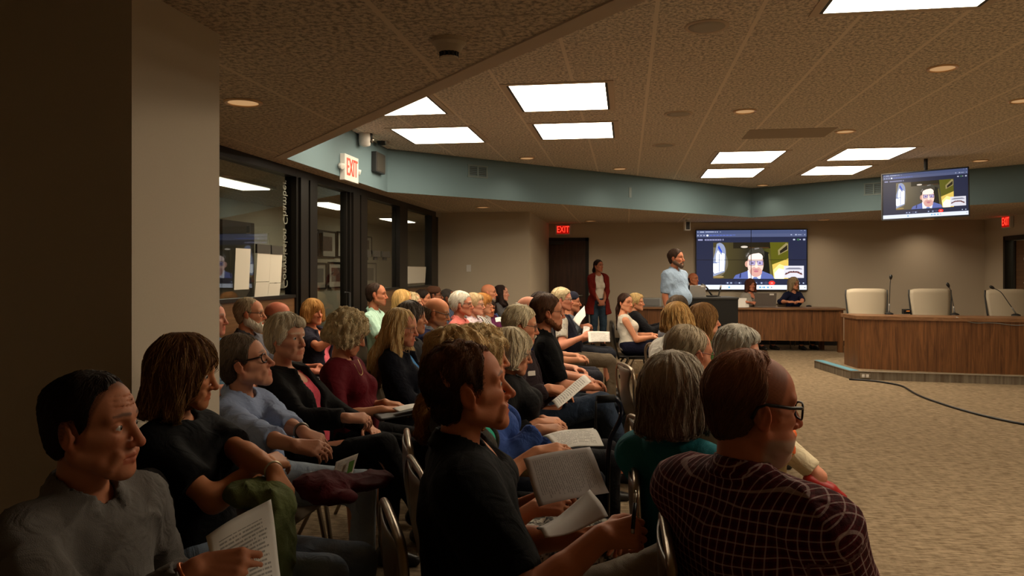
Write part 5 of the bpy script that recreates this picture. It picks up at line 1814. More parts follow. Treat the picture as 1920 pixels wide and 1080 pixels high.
def strands(F, V, n, flow, R, Hc, hs, rad, rng, col, base_up):
    """combed tubes lying over a hair volume"""
    pick = rng.integers(0, len(V), n)
    p = V[pick] + rng.normal(0, 0.002, (n, 3))
    up = np.array([0, 0, 1.0])
    fwd = R @ np.array([1.0, 0, 0])
    crown = np.array(Hc) + R @ np.array([-0.035, 0, 0.14]) * hs
    K = 7
    L = flow['length'] * hs * rng.uniform(0.6, 1.25, n)
    st = L / (K - 1)
    pts = []
    ph = rng.uniform(0, 2 * PI, n)
    fq = rng.uniform(0.9, 1.5, n)
    off = rng.uniform(-0.0006, 0.003, n) * (1 + 1.5 * (flow['curl'] > 0))
    side = rng.normal(0, 0.22, (n, 1))
    g = F.grad(p)
    for k in range(K):
        d = F.sample(p)
        d = np.clip(d, -0.03, 0.03)
        p = p - g * (d - off * (0.3 + 0.7 * math.sin(PI * min(1, (k + 0.5) / (K - 1)))))[:, None] * 0.9
        pts.append(p.copy())
        g = F.grad(p)
        rd = p - crown
        rd /= np.linalg.norm(rd, axis=1, keepdims=True) + 1e-6
        v = -up * flow['down'] - fwd * flow['back'] + rd * flow['crown']
        v = v - g * (v * g).sum(1, keepdims=True)
        v /= np.linalg.norm(v, axis=1, keepdims=True) + 1e-6
        w = np.cross(g, v)
        v = v + w * side
        if flow['curl']:
            a = ph + k * 1.3 * fq
            v = v + (w * np.cos(a)[:, None] + g * np.sin(a)[:, None] * 0.7) * 1.1 * flow['curl']
        v /= np.linalg.norm(v, axis=1, keepdims=True) + 1e-6
        p = p + v * st[:, None]
    P = np.stack(pts, 1)                       # n, K, 3
    T = np.gradient(P, axis=1)
    T /= np.linalg.norm(T, axis=2, keepdims=True) + 1e-9
    ref = np.array([0.31, 0.77, 0.55])
    U = np.cross(T, ref); U /= np.linalg.norm(U, axis=2, keepdims=True) + 1e-9
    Wv = np.cross(T, U)
    taper = np.interp(np.arange(K) / (K - 1), [0, 0.3, 0.8, 1], [0.7, 1.0, 0.8, 0.25])
    r = (rad * rng.uniform(0.7, 1.3, n))[:, None] * taper[None]
    ring = np.stack([P + (U * math.cos(a) + Wv * math.sin(a)) * r[..., None] for a in (0, 2 * PI / 3, 4 * PI / 3)], 2)   # n,K,3,3
    Vs = ring.reshape(-1, 3)
    base = (np.arange(n) * K * 3)[:, None, None]
    kk = (np.arange(K - 1) * 3)[None, :, None]
    j = np.arange(3)[None, None]
    jn = (np.arange(3) + 1) % 3
    a0 = base + kk + j; a1 = base + kk + jn[None, None]
    Q = np.stack([a0, a1, a1 + 3, a0 + 3], -1).reshape(-1, 4)
    tone = rng.uniform(0.75, 1.4, (n, 1))
    cc = np.clip(np.array(col)[None] * tone, 0, 1)
    cc = np.repeat(cc, K * 3, axis=0)
    return Vs, Q, cc


# ------------------------------------------------------------------ hand
def hand_prims(Wp, d, nrm, side, s=1.0, curl=0.35, spread=0.06, pose=None):
    """wrist point, finger direction, back-of-hand normal, side (-1 right, +1 left)"""
    d = np.array(d, float); d /= np.linalg.norm(d)
    nrm = np.array(nrm, float); nrm -= d * nrm.dot(d); nrm /= np.linalg.norm(nrm)
    lat = np.cross(nrm, d) * (1 if side < 0 else -1)        # towards the thumb
    # seen from the back of a right hand with fingers away, the thumb is on the left
    Wp = np.array(Wp, float)
    out = []
    offs = (0.030, 0.010, -0.010, -0.029)
    pl = (0.088, 0.090, 0.085, 0.077)
    fl = ((0.040, 0.024, 0.019), (0.044, 0.028, 0.020), (0.041, 0.026, 0.019), (0.032, 0.020, 0.017))
    fr = (0.0088, 0.0090, 0.0086, 0.0076)
    for i in range(4):
        k = Wp + (d * pl[i] + lat * offs[i]) * s
        b = Wp + (d * 0.012 + lat * offs[i] * 0.55) * s
        out.append((cap(b - nrm * 0.006 * s, k - nrm * 0.006 * s, 0.015 * s, 0.0125 * s), 0.012))
        out.append((cap(b + lat * 0.004, k, 0.0105 * s, 0.0098 * s), 0.010))
    for i in range(4):
        c = curl[i] if isinstance(curl, (tuple, list)) else curl * (1 + 0.12 * i)
        k = Wp + (d * pl[i] + lat * offs[i]) * s
        ang = 0.25 * c
        dirf = d + lat * (spread * (1.5 - i))
        dirf /= np.linalg.norm(dirf)
        p = k
        r = fr[i] * s
        for j, (ln, da) in enumerate(zip(fl[i], (0.9, 1.15, 0.7))):
            ang += c * da * (1.0 if j else 0.75)
            q = p + (dirf * math.cos(ang) - nrm * math.sin(ang)) * ln * s
            out.append((cap(p, q, r, r * 0.92), 0.0035 if j else 0.006))
            p, r = q, r * 0.92
    # thumb
    tb = Wp + (d * 0.022 + lat * 0.022 - nrm * 0.008) * s
    t1 = tb + (d * 0.60 + lat * 0.62 - nrm * 0.35) / 0.93 * 0.040 * s
    t2 = t1 + (d * 0.85 + lat * 0.28 - nrm * 0.42) / 0.99 * 0.031 * s
    t3 = t2 + (d * 0.95 + lat * 0.0 - nrm * 0.40) / 1.03 * 0.024 * s
    out.append((cap(tb, t1, 0.015 * s, 0.0115 * s), 0.010))
    out.append((cap(t1, t2, 0.0110 * s, 0.0098 * s), 0.004))
    out.append((cap(t2, t3, 0.0098 * s, 0.0080 * s), 0.003))
    return out


def ik(S, T, a, b, pole):
    S, T = np.array(S, float), np.array(T, float)
    v = T - S
    L = np.linalg.norm(v)
    m = (a + b) * 0.995
    if L > m:
        T = S + v / L * m; v = T - S; L = m
    u = v / L
    x = (a * a - b * b + L * L) / (2 * L)
    h = math.sqrt(max(0, a * a - x * x))
    pole = np.array(pole, float)
    pole -= u * pole.dot(u)
    pole /= np.linalg.norm(pole) + 1e-9
    return S + u * x + pole * h, T


def folds(X, Y, Z, sd, amp, tight=1.0):
    """cloth folds as a smooth pseudo random ridge pattern"""
    r = random.Random(sd)
    a = [r.uniform(0, 6.28) for _ in range(9)]
    t = tight
    q1 = np.sin(9 * t * Z + a[0] + 1.9 * np.sin(6 * t * X + a[1]) + 1.3 * np.sin(7 * t * Y + a[2]))
    q2 = np.sin(16 * t * X + 11 * t * Z + a[3] + 1.7 * np.sin(9 * t * Y + a[4]) + np.sin(5 * t * Z + a[7]))
    q3 = np.sin(21 * t * Y - 15 * t * Z + a[5] + 1.8 * np.sin(8 * t * X + a[6]))
    ridge = lambda q: 1 - 2 * np.sqrt(np.abs(q) + 0.02)
    gate = 0.55 + 0.45 * np.sin(5 * Z + 4 * X + a[8])
    return f32(amp) * (0.6 * ridge(q1) * gate + 0.35 * ridge(q2) + 0.22 * q3 * (1 - gate * 0.5)) * f32(-0.85)


# ------------------------------------------------------------------ a person
def cut_cap(a, b, r1, r2, t):
    """tapered limb sleeve from a towards b, cut flat at fraction t"""
    a, b = np.array(a, float), np.array(b, float)
    e = a + (b - a) * t
    u = (b - a) / np.linalg.norm(b - a)
    fn0, lo, hi = cap(a, b, r1, r2)

    def fn(X, Y, Z):
        pl = (X - f32(e[0])) * f32(u[0]) + (Y - f32(e[1])) * f32(u[1]) + (Z - f32(e[2])) * f32(u[2])
        return np.maximum(fn0(X, Y, Z), pl)
    return fn, lo, hi


PEOPLE = []


def person(**P):
    rng = np.random.default_rng(P.get('seed', len(PEOPLE) * 7 + 3))
    sd = P.get('seed', len(PEOPLE) * 7 + 3)
    fem = P.get('sex') == 'f'
    d = P['d']
    stand = P.get('stand', False)
    near = P.get('fine', d < 4.3)
    hs = P.get('hs', 0.95 if fem else 1.0)
    bw = P.get('bw', 0.88 if fem else 1.0)
    belly = P.get('belly', 0.0)
    th = {'short': P.get('thick', 0.014), 'receding': 0.004, 'fringe': 0.0, 'none': 0.0}.get(P['hair'], P.get('thick', 0.014))
    heading = math.radians(P.get('body', 0)) + YAW
    face = math.radians(P.get('face', P.get('body', 0))) + YAW - heading
    lean = math.radians(P.get('lean', 7))
    pitch = math.radians(P.get('pitch', 0))
    roll = math.radians(P.get('roll', 0))
    top = W(P['px'], P['yt'], d)
    neck = np.array([0.035 + 0.03 * math.sin(pitch), 0, P.get('neckl', 0.148) * hs])
    Hz = top.z - (0.131 + th) * hs * (0.85 + 0.15 * math.cos(pitch))
    pz = P.get('pz', 0.545)
    if stand: pz = P.get('pz', Hz - 0.148 * hs - 0.54)
    T = (Hz - pz - neck[2]) / math.cos(lean)
    T = min(max(T, 0.40), 0.66)
    k = T / 0.53
    tilt = math.radians(P.get('tilt', 0))             # sideways lean (positive to the person's left)
    e = np.array([-math.sin(lean), math.sin(tilt), math.cos(lean)]); e /= np.linalg.norm(e)
    fv = np.array([math.cos(lean), 0, math.sin(lean)])
    pel = np.array([0, 0, pz])

    hunch = P.get('hunch', 0.0)

    def L(x, y, z):
        zz = z * k
        return pel + fv * (x + hunch * max(0, z - 0.2) ** 2 * 2) + np.array([0, y, 0]) + e * zz
    NB = L(-0.022, 0, 0.53)
    Hc = NB + neck
    Hc[2] = Hz
    # root: the floor point under the pelvis
    cr, sr_ = math.cos(heading), math.sin(heading)
    hx, hy = Hc[0] + 0.012 * math.cos(face), Hc[1] + 0.012 * math.sin(face)
    root = Vector((top.x - (cr * hx - sr_ * hy), top.y - (sr_ * hx + cr * hy), 0))
    R = rot(face, pitch, roll)

    def to_local(q):
        v = Vector(q) - root
        return np.array([cr * v.x + sr_ * v.y, -sr_ * v.x + cr * v.y, v.z])
    E = empty('person', root, heading, P['label'], 'person', P.get('group'))

    # ---------------- joints
    S, EL, WR, HD, HN, CU = {}, {}, {}, {}, {}, {}
    ua, fa_ = P.get('ua', 0.285) * (0.94 if fem else 1), P.get('fa', 0.25) * (0.94 if fem else 1)
    for side, key in ((-1, 'r'), (1, 'l')):
        a = P.get(key, 'lap')
        S[side] = L(-0.012 + P.get('shrug', 0), side * 0.170 * bw, 0.445)
        pole = np.array([-0.5, side * 0.55, -0.75])
        dv = nv = None
        cu = 0.35
        if isinstance(a, dict):
            wt = to_local(W(*a['at']))
            pole = np.array(a.get('pole', pole), float)
            dv, nv, cu = a.get('dir'), a.get('nrm'), a.get('curl', cu)
            if dv is not None and a.get('cam', True):   # hand axes given in camera terms: right, away, up
                def c2l(v):
                    w_ = np.array([v[0] * CA - v[1] * SA, v[0] * SA + v[1] * CA, v[2]])
                    return np.array([cr * w_[0] + sr_ * w_[1], -sr_ * w_[0] + cr * w_[1], w_[2]])
                dv = c2l(dv)
                if nv is not None: nv = c2l(nv)
        elif a == 'lap':
            wt = np.array([0.27 + belly * 0.5, side * 0.085, pz + 0.125]); dv = (0.75, -side * 0.75, -0.05); nv = (0.35, side * 0.15, 0.9)
            if side > 0: wt[2] += 0.02; wt[0] += 0.02
        elif a == 'thigh':
            wt = np.array([0.31, side * 0.12, pz + 0.115]); dv = (1, -side * 0.12, -0.12); nv = (0.15, side * 0.2, 1)
        elif a == 'hold':
            wt = np.array([0.33, side * 0.12, pz + 0.22]); dv = (0.85, -side * 0.45, 0.25); nv = (-0.25, side * 0.8, 0.5); cu = 0.6
        elif a == 'fold':
            wt = np.array([0.215 + belly, -side * 0.07, pz + 0.29 + side * 0.03]); dv = (0.15, -side * 1, 0.05); nv = (1, 0.0, 0.25); pole = np.array([0.1, side * 1, -0.7])
            wt[0] += 0.02 * side
        elif a == 'down':
            wt = S[side] + np.array([0.05, side * 0.06, -(ua + fa_) * 0.985]); dv = (0.1, 0, -1); nv = (0, side, 0.0); pole = np.array([-1, side * 0.2, 0])
        elif a == 'clasp':
            wt = np.array([0.20, side * 0.055, pz + 0.06]); dv = (0.3, -side * 0.7, -0.65); nv = (0.9, side * 0.3, 0.2); pole = np.array([-0.5, side * 0.8, -0.2])
        el, wr = ik(S[side], wt, ua, fa_, pole)
        EL[side], WR[side] = el, wr
        if dv is None:
            dv = wr - el
        if nv is None:
            nv = np.array([0, 0, 1.0]) + 0.3 * np.array([0, side, 0])
        HD[side], HN[side], CU[side] = np.array(dv, float), np.array(nv, float), cu
    HIP, KN, AN = {}, {}, {}
    for side, key in ((-1, 'rl'), (1, 'll')):
        a = P.get(key, 'sit')
        HIP[side] = pel + np.array([0.0, side * 0.088 * max(bw, 0.92), -0.01])
        if stand:
            HIP[side] = pel + np.array([0, side * 0.088, -0.02])
            KN[side] = np.array([0.02, side * 0.095, pz * 0.52])
            AN[side] = np.array([-0.02, side * 0.10, 0.08])
        elif isinstance(a, dict):
            KN[side] = to_local(W(*a['knee'])) if len(a['knee']) == 3 and a.get('pix', True) else np.array(a['knee'], float)
            AN[side] = to_local(W(*a['ankle'])) if a.get('pix', True) else np.array(a['ankle'], float)
        elif a == 'sit':
            KN[side] = np.array([0.45, side * 0.125, 0.515]); AN[side] = np.array([0.46 + P.get('foot', 0.0), side * 0.125, 0.085])
        elif a == 'out':
            KN[side] = np.array([0.43, side * 0.14, 0.50]); AN[side] = np.array([0.62, side * 0.14, 0.085])
        elif a == 'over':
            KN[side] = np.array([0.43, side * 0.03, 0.63]); AN[side] = np.array([0.56, -side * 0.13, 0.27])
        elif a == 'under':
            KN[side] = np.array([0.42, side * 0.07, 0.51]); AN[side] = np.array([0.42, side * 0.05, 0.085])

    tw = math.radians(P.get('twist', 0))
    if tw and not stand:
        ct, st_ = math.cos(-tw), math.sin(-tw)
        for dct in (HIP, KN, AN):
            for q in (-1, 1):
                v = dct[q]
                dct[q] = np.array([ct * v[0] - st_ * v[1], st_ * v[0] + ct * v[1], v[2]])

    def torso(ee, for_body=False):
        """torso primitives grown by ee"""
        w = bw
        o = [(ell(L(-0.005, 0, 0.0), (0.125 + ee, 0.172 * max(w, 0.93) + ee, 0.115 + ee)), 0),
             (ell(L(0.005 + belly * 0.6, 0, 0.15), (0.112 + belly + ee, 0.150 * w + belly * 0.6 + ee, 0.15 * k + ee)), 0.06),
             (ell(L(-0.002, 0, 0.34), (0.108 + belly * 0.3 + ee, 0.158 * w + belly * 0.25 + ee, 0.165 * k + ee)), 0.06),
             (cap(L(-0.012, -0.122 * w, 0.452), L(-0.012, 0.122 * w, 0.452), 0.058 + ee, 0.058 + ee), 0.05)]
        for s in (-1, 1):
            o.append((cap(L(-0.026, s * 0.02, 0.51), L(-0.018, s * 0.120 * w, 0.470), 0.044 + ee * 0.7, 0.045 + ee * 0.8), 0.04))
            if fem:
                o.append((ell(L(0.085, s * 0.072, 0.315), (0.055 + ee, 0.062 + ee, 0.062 + ee)), 0.035))
        return o

    # ---------------- body: one continuous skin surface
    arms = []
    for side in (-1, 1):
        arms += [(S[side], EL[side], 0.050 * (0.88 if fem else 1) + belly * 0.05, 0.039 * (0.9 if fem else 1)), (EL[side], WR[side], 0.0405 * (0.9 if fem else 1), 0.0265 * (0.92 if fem else 1))]
    am_ = P.get('arm', 1.0)
    arms = [(a, b, r1 * am_, r2 * am_) for a, b, r1, r2 in arms]
    allp = np.array([Hc] + list(EL.values()) + list(WR.values()) + list(KN.values()) + list(AN.values()) + [pel])
    lo = allp.min(0) - np.array([0.24, 0.26, 0.10]); hi = allp.max(0) + np.array([0.26, 0.26, 0.18])
    lo[2] = -0.01 if not stand else -0.01
    low = P.get('low', False)
    hf = float(np.clip(0.0019 * d, 0.0032, 0.0078))
    hc = float(np.clip(0.006 * d, 0.0125, 0.02))
    hh = float(np.clip(0.0021 * d, 0.0042, 0.008)) if not low else 0.009
    fine = [(Hc, (0.145, 0.12, 0.15), hf)]
    for side in (-1, 1):
        hm = WR[side] + HD[side] / np.linalg.norm(HD[side]) * 0.085
        fine.append((hm, (0.105, 0.105, 0.105) if not low else (0.1, 0.1, 0.1), hh))
    F = Field(lo, hi, hc, fine)
    for p, kk in torso(-0.010): F.add(p, kk)
    if P['top'].get('sleeve') != 'long' or True:
        for a, b, r1, r2 in arms:
            F.add(cap(a, b, r1, r2), 0.03)
        for side in (-1, 1):
            F.add(cap(EL[side] + (WR[side] - EL[side]) * 0.12, EL[side] + (WR[side] - EL[side]) * 0.45, 0.041 * (0.88 if fem else 1) * am_, 0.034 * am_), 0.02)
    G = Field(lo, hi, hc, fine)
    for side in (-1, 1):
        G.add(cap(HIP[side], KN[side], 0.082, 0.054), 0.0)
        G.add(cap(KN[side], AN[side], 0.052, 0.034), 0.02)
        G.add(cap(KN[side] + (AN[side] - KN[side]) * 0.18 + np.array([-0.02, 0, 0]), KN[side] + (AN[side] - KN[side]) * 0.42 + np.array([-0.018, 0, 0]), 0.044, 0.04), 0.03)
        fd = np.array([1.0, side * 0.12 - math.tan(tw), 0]); fd /= np.linalg.norm(fd)
        if P.get('foot_dir') is not None and side in P['foot_dir']:
            fd = np.array(P['foot_dir'][side], float); fd /= np.linalg.norm(fd)
        dn = np.array([0, 0, -1.0]) + fd * fd[2]; dn /= np.linalg.norm(dn)
        G.add(cap(AN[side] + fd * -0.025 + dn * 0.045, AN[side] + fd * 0.10 * (0.9 if fem else 1) + dn * 0.054, 0.028, 0.024), 0.03)
    G.add(ell(L(-0.005, 0, 0.0), (0.115, 0.16, 0.10)), 0.05)
    F.D = np.minimum(F.D, G.D)
    del G
    # neck and head
    ho = head_ops(P, near)
    F.add(cap(NB + np.array([0.0, 0, -0.03]), Hc + R @ np.array([-0.018, 0, -0.045]) * hs, 0.058 * (0.86 if fem else 1.0) + P.get('fat', 0) * 0.008, 0.052 * (0.84 if fem else 1) + P.get('fat', 0) * 0.008), 0.025)
    hb = ([Hc[i] - 0.16 for i in range(3)], [Hc[i] + 0.16 for i in range(3)])
    H = Field(*hb, hf, [])
    H.ax = [a[(a >= hb[0][i]) & (a <= hb[1][i])] for i, a in enumerate(F.ax)]
    H.D = np.full([len(a) for a in H.ax], 3.0, f32)
    for op, p, kk in ho:
        q = xf(p, R, Hc, hs)
        (H.add if op == '+' else H.sub)(q, kk * hs)
    sl = F.block(*hb)[0]
    sl = tuple(slice(int(np.searchsorted(F.ax[i], hb[0][i])), int(np.searchsorted(F.ax[i], hb[0][i])) + len(H.ax[i])) for i in range(3))
    A, B = F.D[sl], H.D
    kk = 0.018
    h = np.clip(0.5 + 0.5 * (A - B) / kk, 0, 1)
    F.D[sl] = A * (1 - h) + B * h - kk * h * (1 - h)
    # hands
    for side in (-1, 1):
        for p, kk in hand_prims(WR[side], HD[side], HN[side], side, 0.93 if fem else 1.0, CU[side]):
            F.add(p, kk, 0.015)
    V, Q = F.mesh()
    Lh = ((V - Hc) @ R) / hs
    col = np.tile(np.array(lin(*P.get('skin', (196, 140, 108))), f32), (len(V), 1))
    mk = (np.abs(Lh) < 0.17).all(1)
    col[mk] = head_colours(Lh[mk], P, near)
    np_mesh('body', V, Q, M['skin'], E, col)

    # ---------------- eyes
    mtx = Matrix([[*(R[i] * hs), Hc[i]] for i in range(3)] + [[0, 0, 0, 1]])
    if near:
        for s in (-1, 1):
            mb = MB().lathe([(0.0005, -0.0126), (0.006, -0.011), (0.011, -0.006), (0.0126, 0), (0.011, 0.006), (0.0072, 0.0103), (0.0005, 0.0126)], (0.0762, s * 0.0327, 0.0116), 16, (1, s * 0.05, 0))
            ey = mb.build('eyeball', M['eye_white'], E, True)
            ey.data.transform(mtx)
            mb = MB().lathe([(0.0005, 0.0134), (0.003, 0.0131), (0.0056, 0.0118), (0.0062, 0.0100), (0.0005, 0.010)], (0.0762, s * 0.0327, 0.0116), 14, (1, s * 0.05 + P.get('gaze', 0.0), P.get('gaze_up', 0.0)))
            ir = mb.build('iris', M['iris'], ey, True)
            ir.data.transform(mtx)

    # ---------------- hair
    st = P['hair']
    nst = P.get('strands', int(np.clip(5200 / d, 500, 2600)))
    srad = P.get('srad', float(np.clip(0.00034 * d, 0.0006, 0.0018)))
    hcol = lin(*P.get('hair_col', (90, 70, 50)))
    if st not in ('none',):
        ops, flow = hair_ops(P)
        zb = P.get('zbot', -0.12) if st in ('long', 'tail', 'bob', 'curlybob', 'lob') else -0.12
        ext = np.array([0.19, 0.19, 0.19])
        hl, hu = Hc - np.array([0.22, 0.21, 0.15 + abs(min(zb, -0.1)) + 0.03]) * hs, Hc + np.array([0.19, 0.21, 0.19]) * hs
        hfh = float(np.clip(0.0028 * d, 0.0045, 0.009))
        HF = Field(hl, hu, hfh)
        for op, p, kk in ops:
            q = xf(p, R, Hc, hs)
            (HF.add if op == '+' else HF.sub)(q, kk)
        amp = P.get('lump', 0.0025 if st not in ('curlybob',) else 0.009)
        fq = P.get('lumpf', 60 if st != 'curlybob' else 105)
        if flow['curl']: amp = max(amp, 0.007)
        ph = rng.uniform(0, 6, 3)
        HF.apply(lambda D, X, Y, Z: D + f32(amp) * (np.sin(fq * X + ph[0] + np.sin(fq * 0.6 * Z)) * np.sin(fq * Y + ph[1] + np.sin(fq * 0.7 * X)) + 0.5 * np.sin(fq * 0.8 * Z + ph[2] + 2 * np.sin(fq * 0.5 * Y))))
        lk = P.get('locks', {'short': 0.0012, 'receding': 0.001, 'fringe': 0.0, 'crop': 0.003, 'bob': 0.0034, 'lob': 0.0034, 'long': 0.005, 'tail': 0.002, 'curlybob': 0.004}.get(st, 0))
        lk *= min(1.0, 4.5 / d)
        if lk:
            Rf = R.astype(f32)

            def locks(D, X, Y, Z):
                x, y, z = X - f32(Hc[0]), Y - f32(Hc[1]), Z - f32(Hc[2])
                lx = Rf[0, 0] * x + Rf[1, 0] * y + Rf[2, 0] * z; ly = Rf[0, 1] * x + Rf[1, 1] * y + Rf[2, 1] * z; lz = Rf[0, 2] * x + Rf[1, 2] * y + Rf[2, 2] * z
                a = np.arctan2(ly, lx + f32(0.03))
                g_ = np.clip((np.sqrt((lx + f32(0.03)) ** 2 + ly ** 2) - 0.02) / 0.04, 0, 1)
                return D + f32(lk) * g_ * (np.sin(17 * a + 2.2 * np.sin(24 * lz + ph[1]) + ph[0]) + 0.6 * np.sin(39 * a + 1.5 * np.sin(40 * lz + ph[2])))
            HF.apply(locks)
        HV, HQ = HF.mesh()
        if len(HV):
            basec = np.tile(np.array(hcol, f32), (len(HV), 1)) * (0.95 + 0.12 * np.sin(140 * HV[:, 1] + 30 * HV[:, 0]))[:, None]
            if P.get('hair_top'):      # paler top: thin hair, on some heads overhead light put into the colour
                zz = ((HV - Hc) @ R)[:, 2]
                m_ = np.clip((zz - 0.02) / 0.09, 0, 1)[:, None]
                basec = basec * (1 - m_) + np.array(lin(*P['hair_top']), f32) * m_
            # strands
            SV, SQ, SCc = strands(HF, HV, nst, flow, R, Hc, hs, srad, rng, hcol, True)
            if P.get('streak') is not None:
                n_ = len(SCc) // 21
                pickm = rng.random(n_) < P.get('streak_p', 0.35)
                mm = np.repeat(pickm, 21)
                SCc[mm] = np.array(lin(*P['streak'])) * rng.uniform(0.8, 1.15, (n_, 1)).repeat(21, 0)[mm]
            if P.get('hair_top'):
                zz = ((SV - Hc) @ R)[:, 2]
                m_ = np.clip((zz - 0.02) / 0.09, 0, 1)[:, None]
                tone = SCc / (np.array(hcol) + 1e-6)
                SCc = SCc * (1 - m_) + np.array(lin(*P['hair_top'])) * np.clip(tone, 0.6, 1.3) * m_
            AV = np.concatenate([HV, SV]); AQ = np.concatenate([HQ, SQ + len(HV)]); AC = np.concatenate([basec, SCc])
            np_mesh('hair', AV, AQ, M['hair'], E, AC)
    if P.get('beard'):
        bc, bt = P['beard'][0], P['beard'][1]
        bl, bu = Hc - np.array([0.15] * 3), Hc + np.array([0.15] * 3)
        BF = Field(bl, bu, float(np.clip(0.0024 * d, 0.004, 0.008)))
        ops = []
        full = P['beard'][2] if len(P['beard']) > 2 else 'full'
        if full == 'full':
            for s in (-1, 1):
                ops += [('+', cap((0.004, s * 0.058, -0.045), (0.074, s * 0.020, -0.094), 0.026 + bt, 0.022 + bt), 0.02), ('+', cap((0.002, s * 0.066, -0.01), (0.004, s * 0.060, -0.05), 0.008, 0.018 + bt), 0.01)]
            ops += [('+', ell((0.078, 0, -0.098), (0.024 + bt, 0.03 + bt, 0.026 + bt * 1.5)), 0.02)]
            ops += [('-', ell((0.098, 0, -0.0625), (0.02, 0.021, 0.0095)), 0.005)]
        for s in (-1, 1):
            ops += [('+', cap((0.101, s * 0.004, -0.0475), (0.090, s * 0.030, -0.058), 0.0065 + bt * 0.3, 0.0055 + bt * 0.3), 0.005)]
            if full == 'full': ops += [('+', cap((0.090, s * 0.030, -0.058), (0.082, s * 0.030, -0.082), 0.008, 0.012), 0.006)]
        for op, p, kk in ops:
            q = xf(p, R, Hc, hs)
            (BF.add if op == '+' else BF.sub)(q, kk)
        ph = rng.uniform(0, 6, 3)
        BF.apply(lambda D, X, Y, Z: D + f32(0.0015) * np.sin(190 * X + ph[0]) * np.sin(170 * Y + ph[1]) * np.sin(150 * Z + ph[2]))
        BV, BQ = BF.mesh()
        bcol = lin(*bc)
        if len(BV):
            SV, SQ, SCc = strands(BF, BV, int(nst * 0.35), dict(down=1.0, back=0.0, crown=0.0, curl=0.0, length=0.018 + bt), R, Hc, hs, srad * 0.9, rng, bcol, True)
            np_mesh('beard', np.concatenate([BV, SV]), np.concatenate([BQ, SQ + len(BV)]), M['hair'], E, np.concatenate([np.tile(np.array(bcol, f32), (len(BV), 1)), SCc]))

    # ---------------- spectacles
    if P.get('glasses'):
        gm = plain(P['glasses'] if isinstance(P['glasses'], tuple) else (20, 17, 15), 0.35)
        gr = P.get('grim', 0.0016) * (1 if near else 1.5)
        mb = MB()
        lens = MB()
        gx = 0.104
        for s in (-1, 1):
            pts = []
            for i in range(18):
                a = 2 * PI * i / 18
                ca, sa = math.cos(a), math.sin(a)
                pts.append((gx - 0.010 * abs(ca) ** 2 * 0 - 0.35 * max(0, abs(s * 0.034 + 0.026 * ca) - 0.034) - 0.002, s * 0.034 + 0.0255 * math.copysign(abs(ca) ** 0.75, ca), 0.009 + 0.0195 * math.copysign(abs(sa) ** 0.75, sa)))
            mb.tube(pts, gr, 6, closed=True)
            lens.poly(pts)
            y = s * 0.0595
            mb.tube([(gx - 0.012, y, 0.018), (gx - 0.020, s * 0.067, 0.0195), (gx - 0.05, s * 0.074 * P.get('wide', 1), 0.0195), (-0.008, s * 0.084 * P.get('wide', 1), 0.026), (-0.026, s * 0.082 * P.get('wide', 1), 0.018), (-0.036, s * 0.078 * P.get('wide', 1), -0.008)], gr * P.get('temple', 1.15), 6)
        mb.tube([(gx - 0.002, -0.009, 0.015), (gx + 0.003, 0, 0.018), (gx - 0.002, 0.009, 0.015)], gr, 6)
        gl = mb.build('spectacles', gm, E, True)
        gl.data.transform(mtx)
        ln = lens.build('lenses', M['lens'], gl)
        ln.data.transform(mtx)

    # ---------------- garments
    tp = P['top']
    glo = np.array([-0.36, -0.42, pz - 0.24 - (tp.get('jacket') or {}).get('tail', 0) * 0.8]); ghi = np.array([0.5, 0.42, NB[2] + 0.14])
    for side in (-1, 1):
        for q in (EL[side], WR[side]):
            glo = np.minimum(glo, q - 0.09); ghi = np.maximum(ghi, q + 0.09)
    gh = float(np.clip(0.0036 * d, 0.0075, 0.016)) * P.get('gres', 1.0)

    def weave(V):
        """cloth coordinates that run with the sleeves"""
        u = np.stack([V[:, 1] * 1.05 + V[:, 0] * 0.25, V[:, 2] - 0.55 * V[:, 0], 0 * V[:, 0]], 1)
        for side in (-1, 1):
            for a, b in ((S[side], EL[side]), (EL[side], WR[side]))[:1 if tp.get('sleeve') == 'short' else 2]:
                ab = b - a; l = np.linalg.norm(ab); ab = ab / l
                pa = V - a
                t = pa @ ab
                q = pa - t[:, None] * ab
                r = np.linalg.norm(q, axis=1)
                x_ = np.cross(ab, np.array([0.3, 0.2, 1.0])); x_ /= np.linalg.norm(x_); y_ = np.cross(ab, x_)
                ang = np.arctan2(q @ y_, q @ x_)
                m_ = (r < 0.10) & (t > 0.015) & (t < l + 0.08) & (V[:, 1] * side > 0.175 * bw)
                u[m_, 0] = (ang * 0.062)[m_]
                u[m_, 1] = (t + (0.3 if a is EL[side] else 0))[m_]
        return u

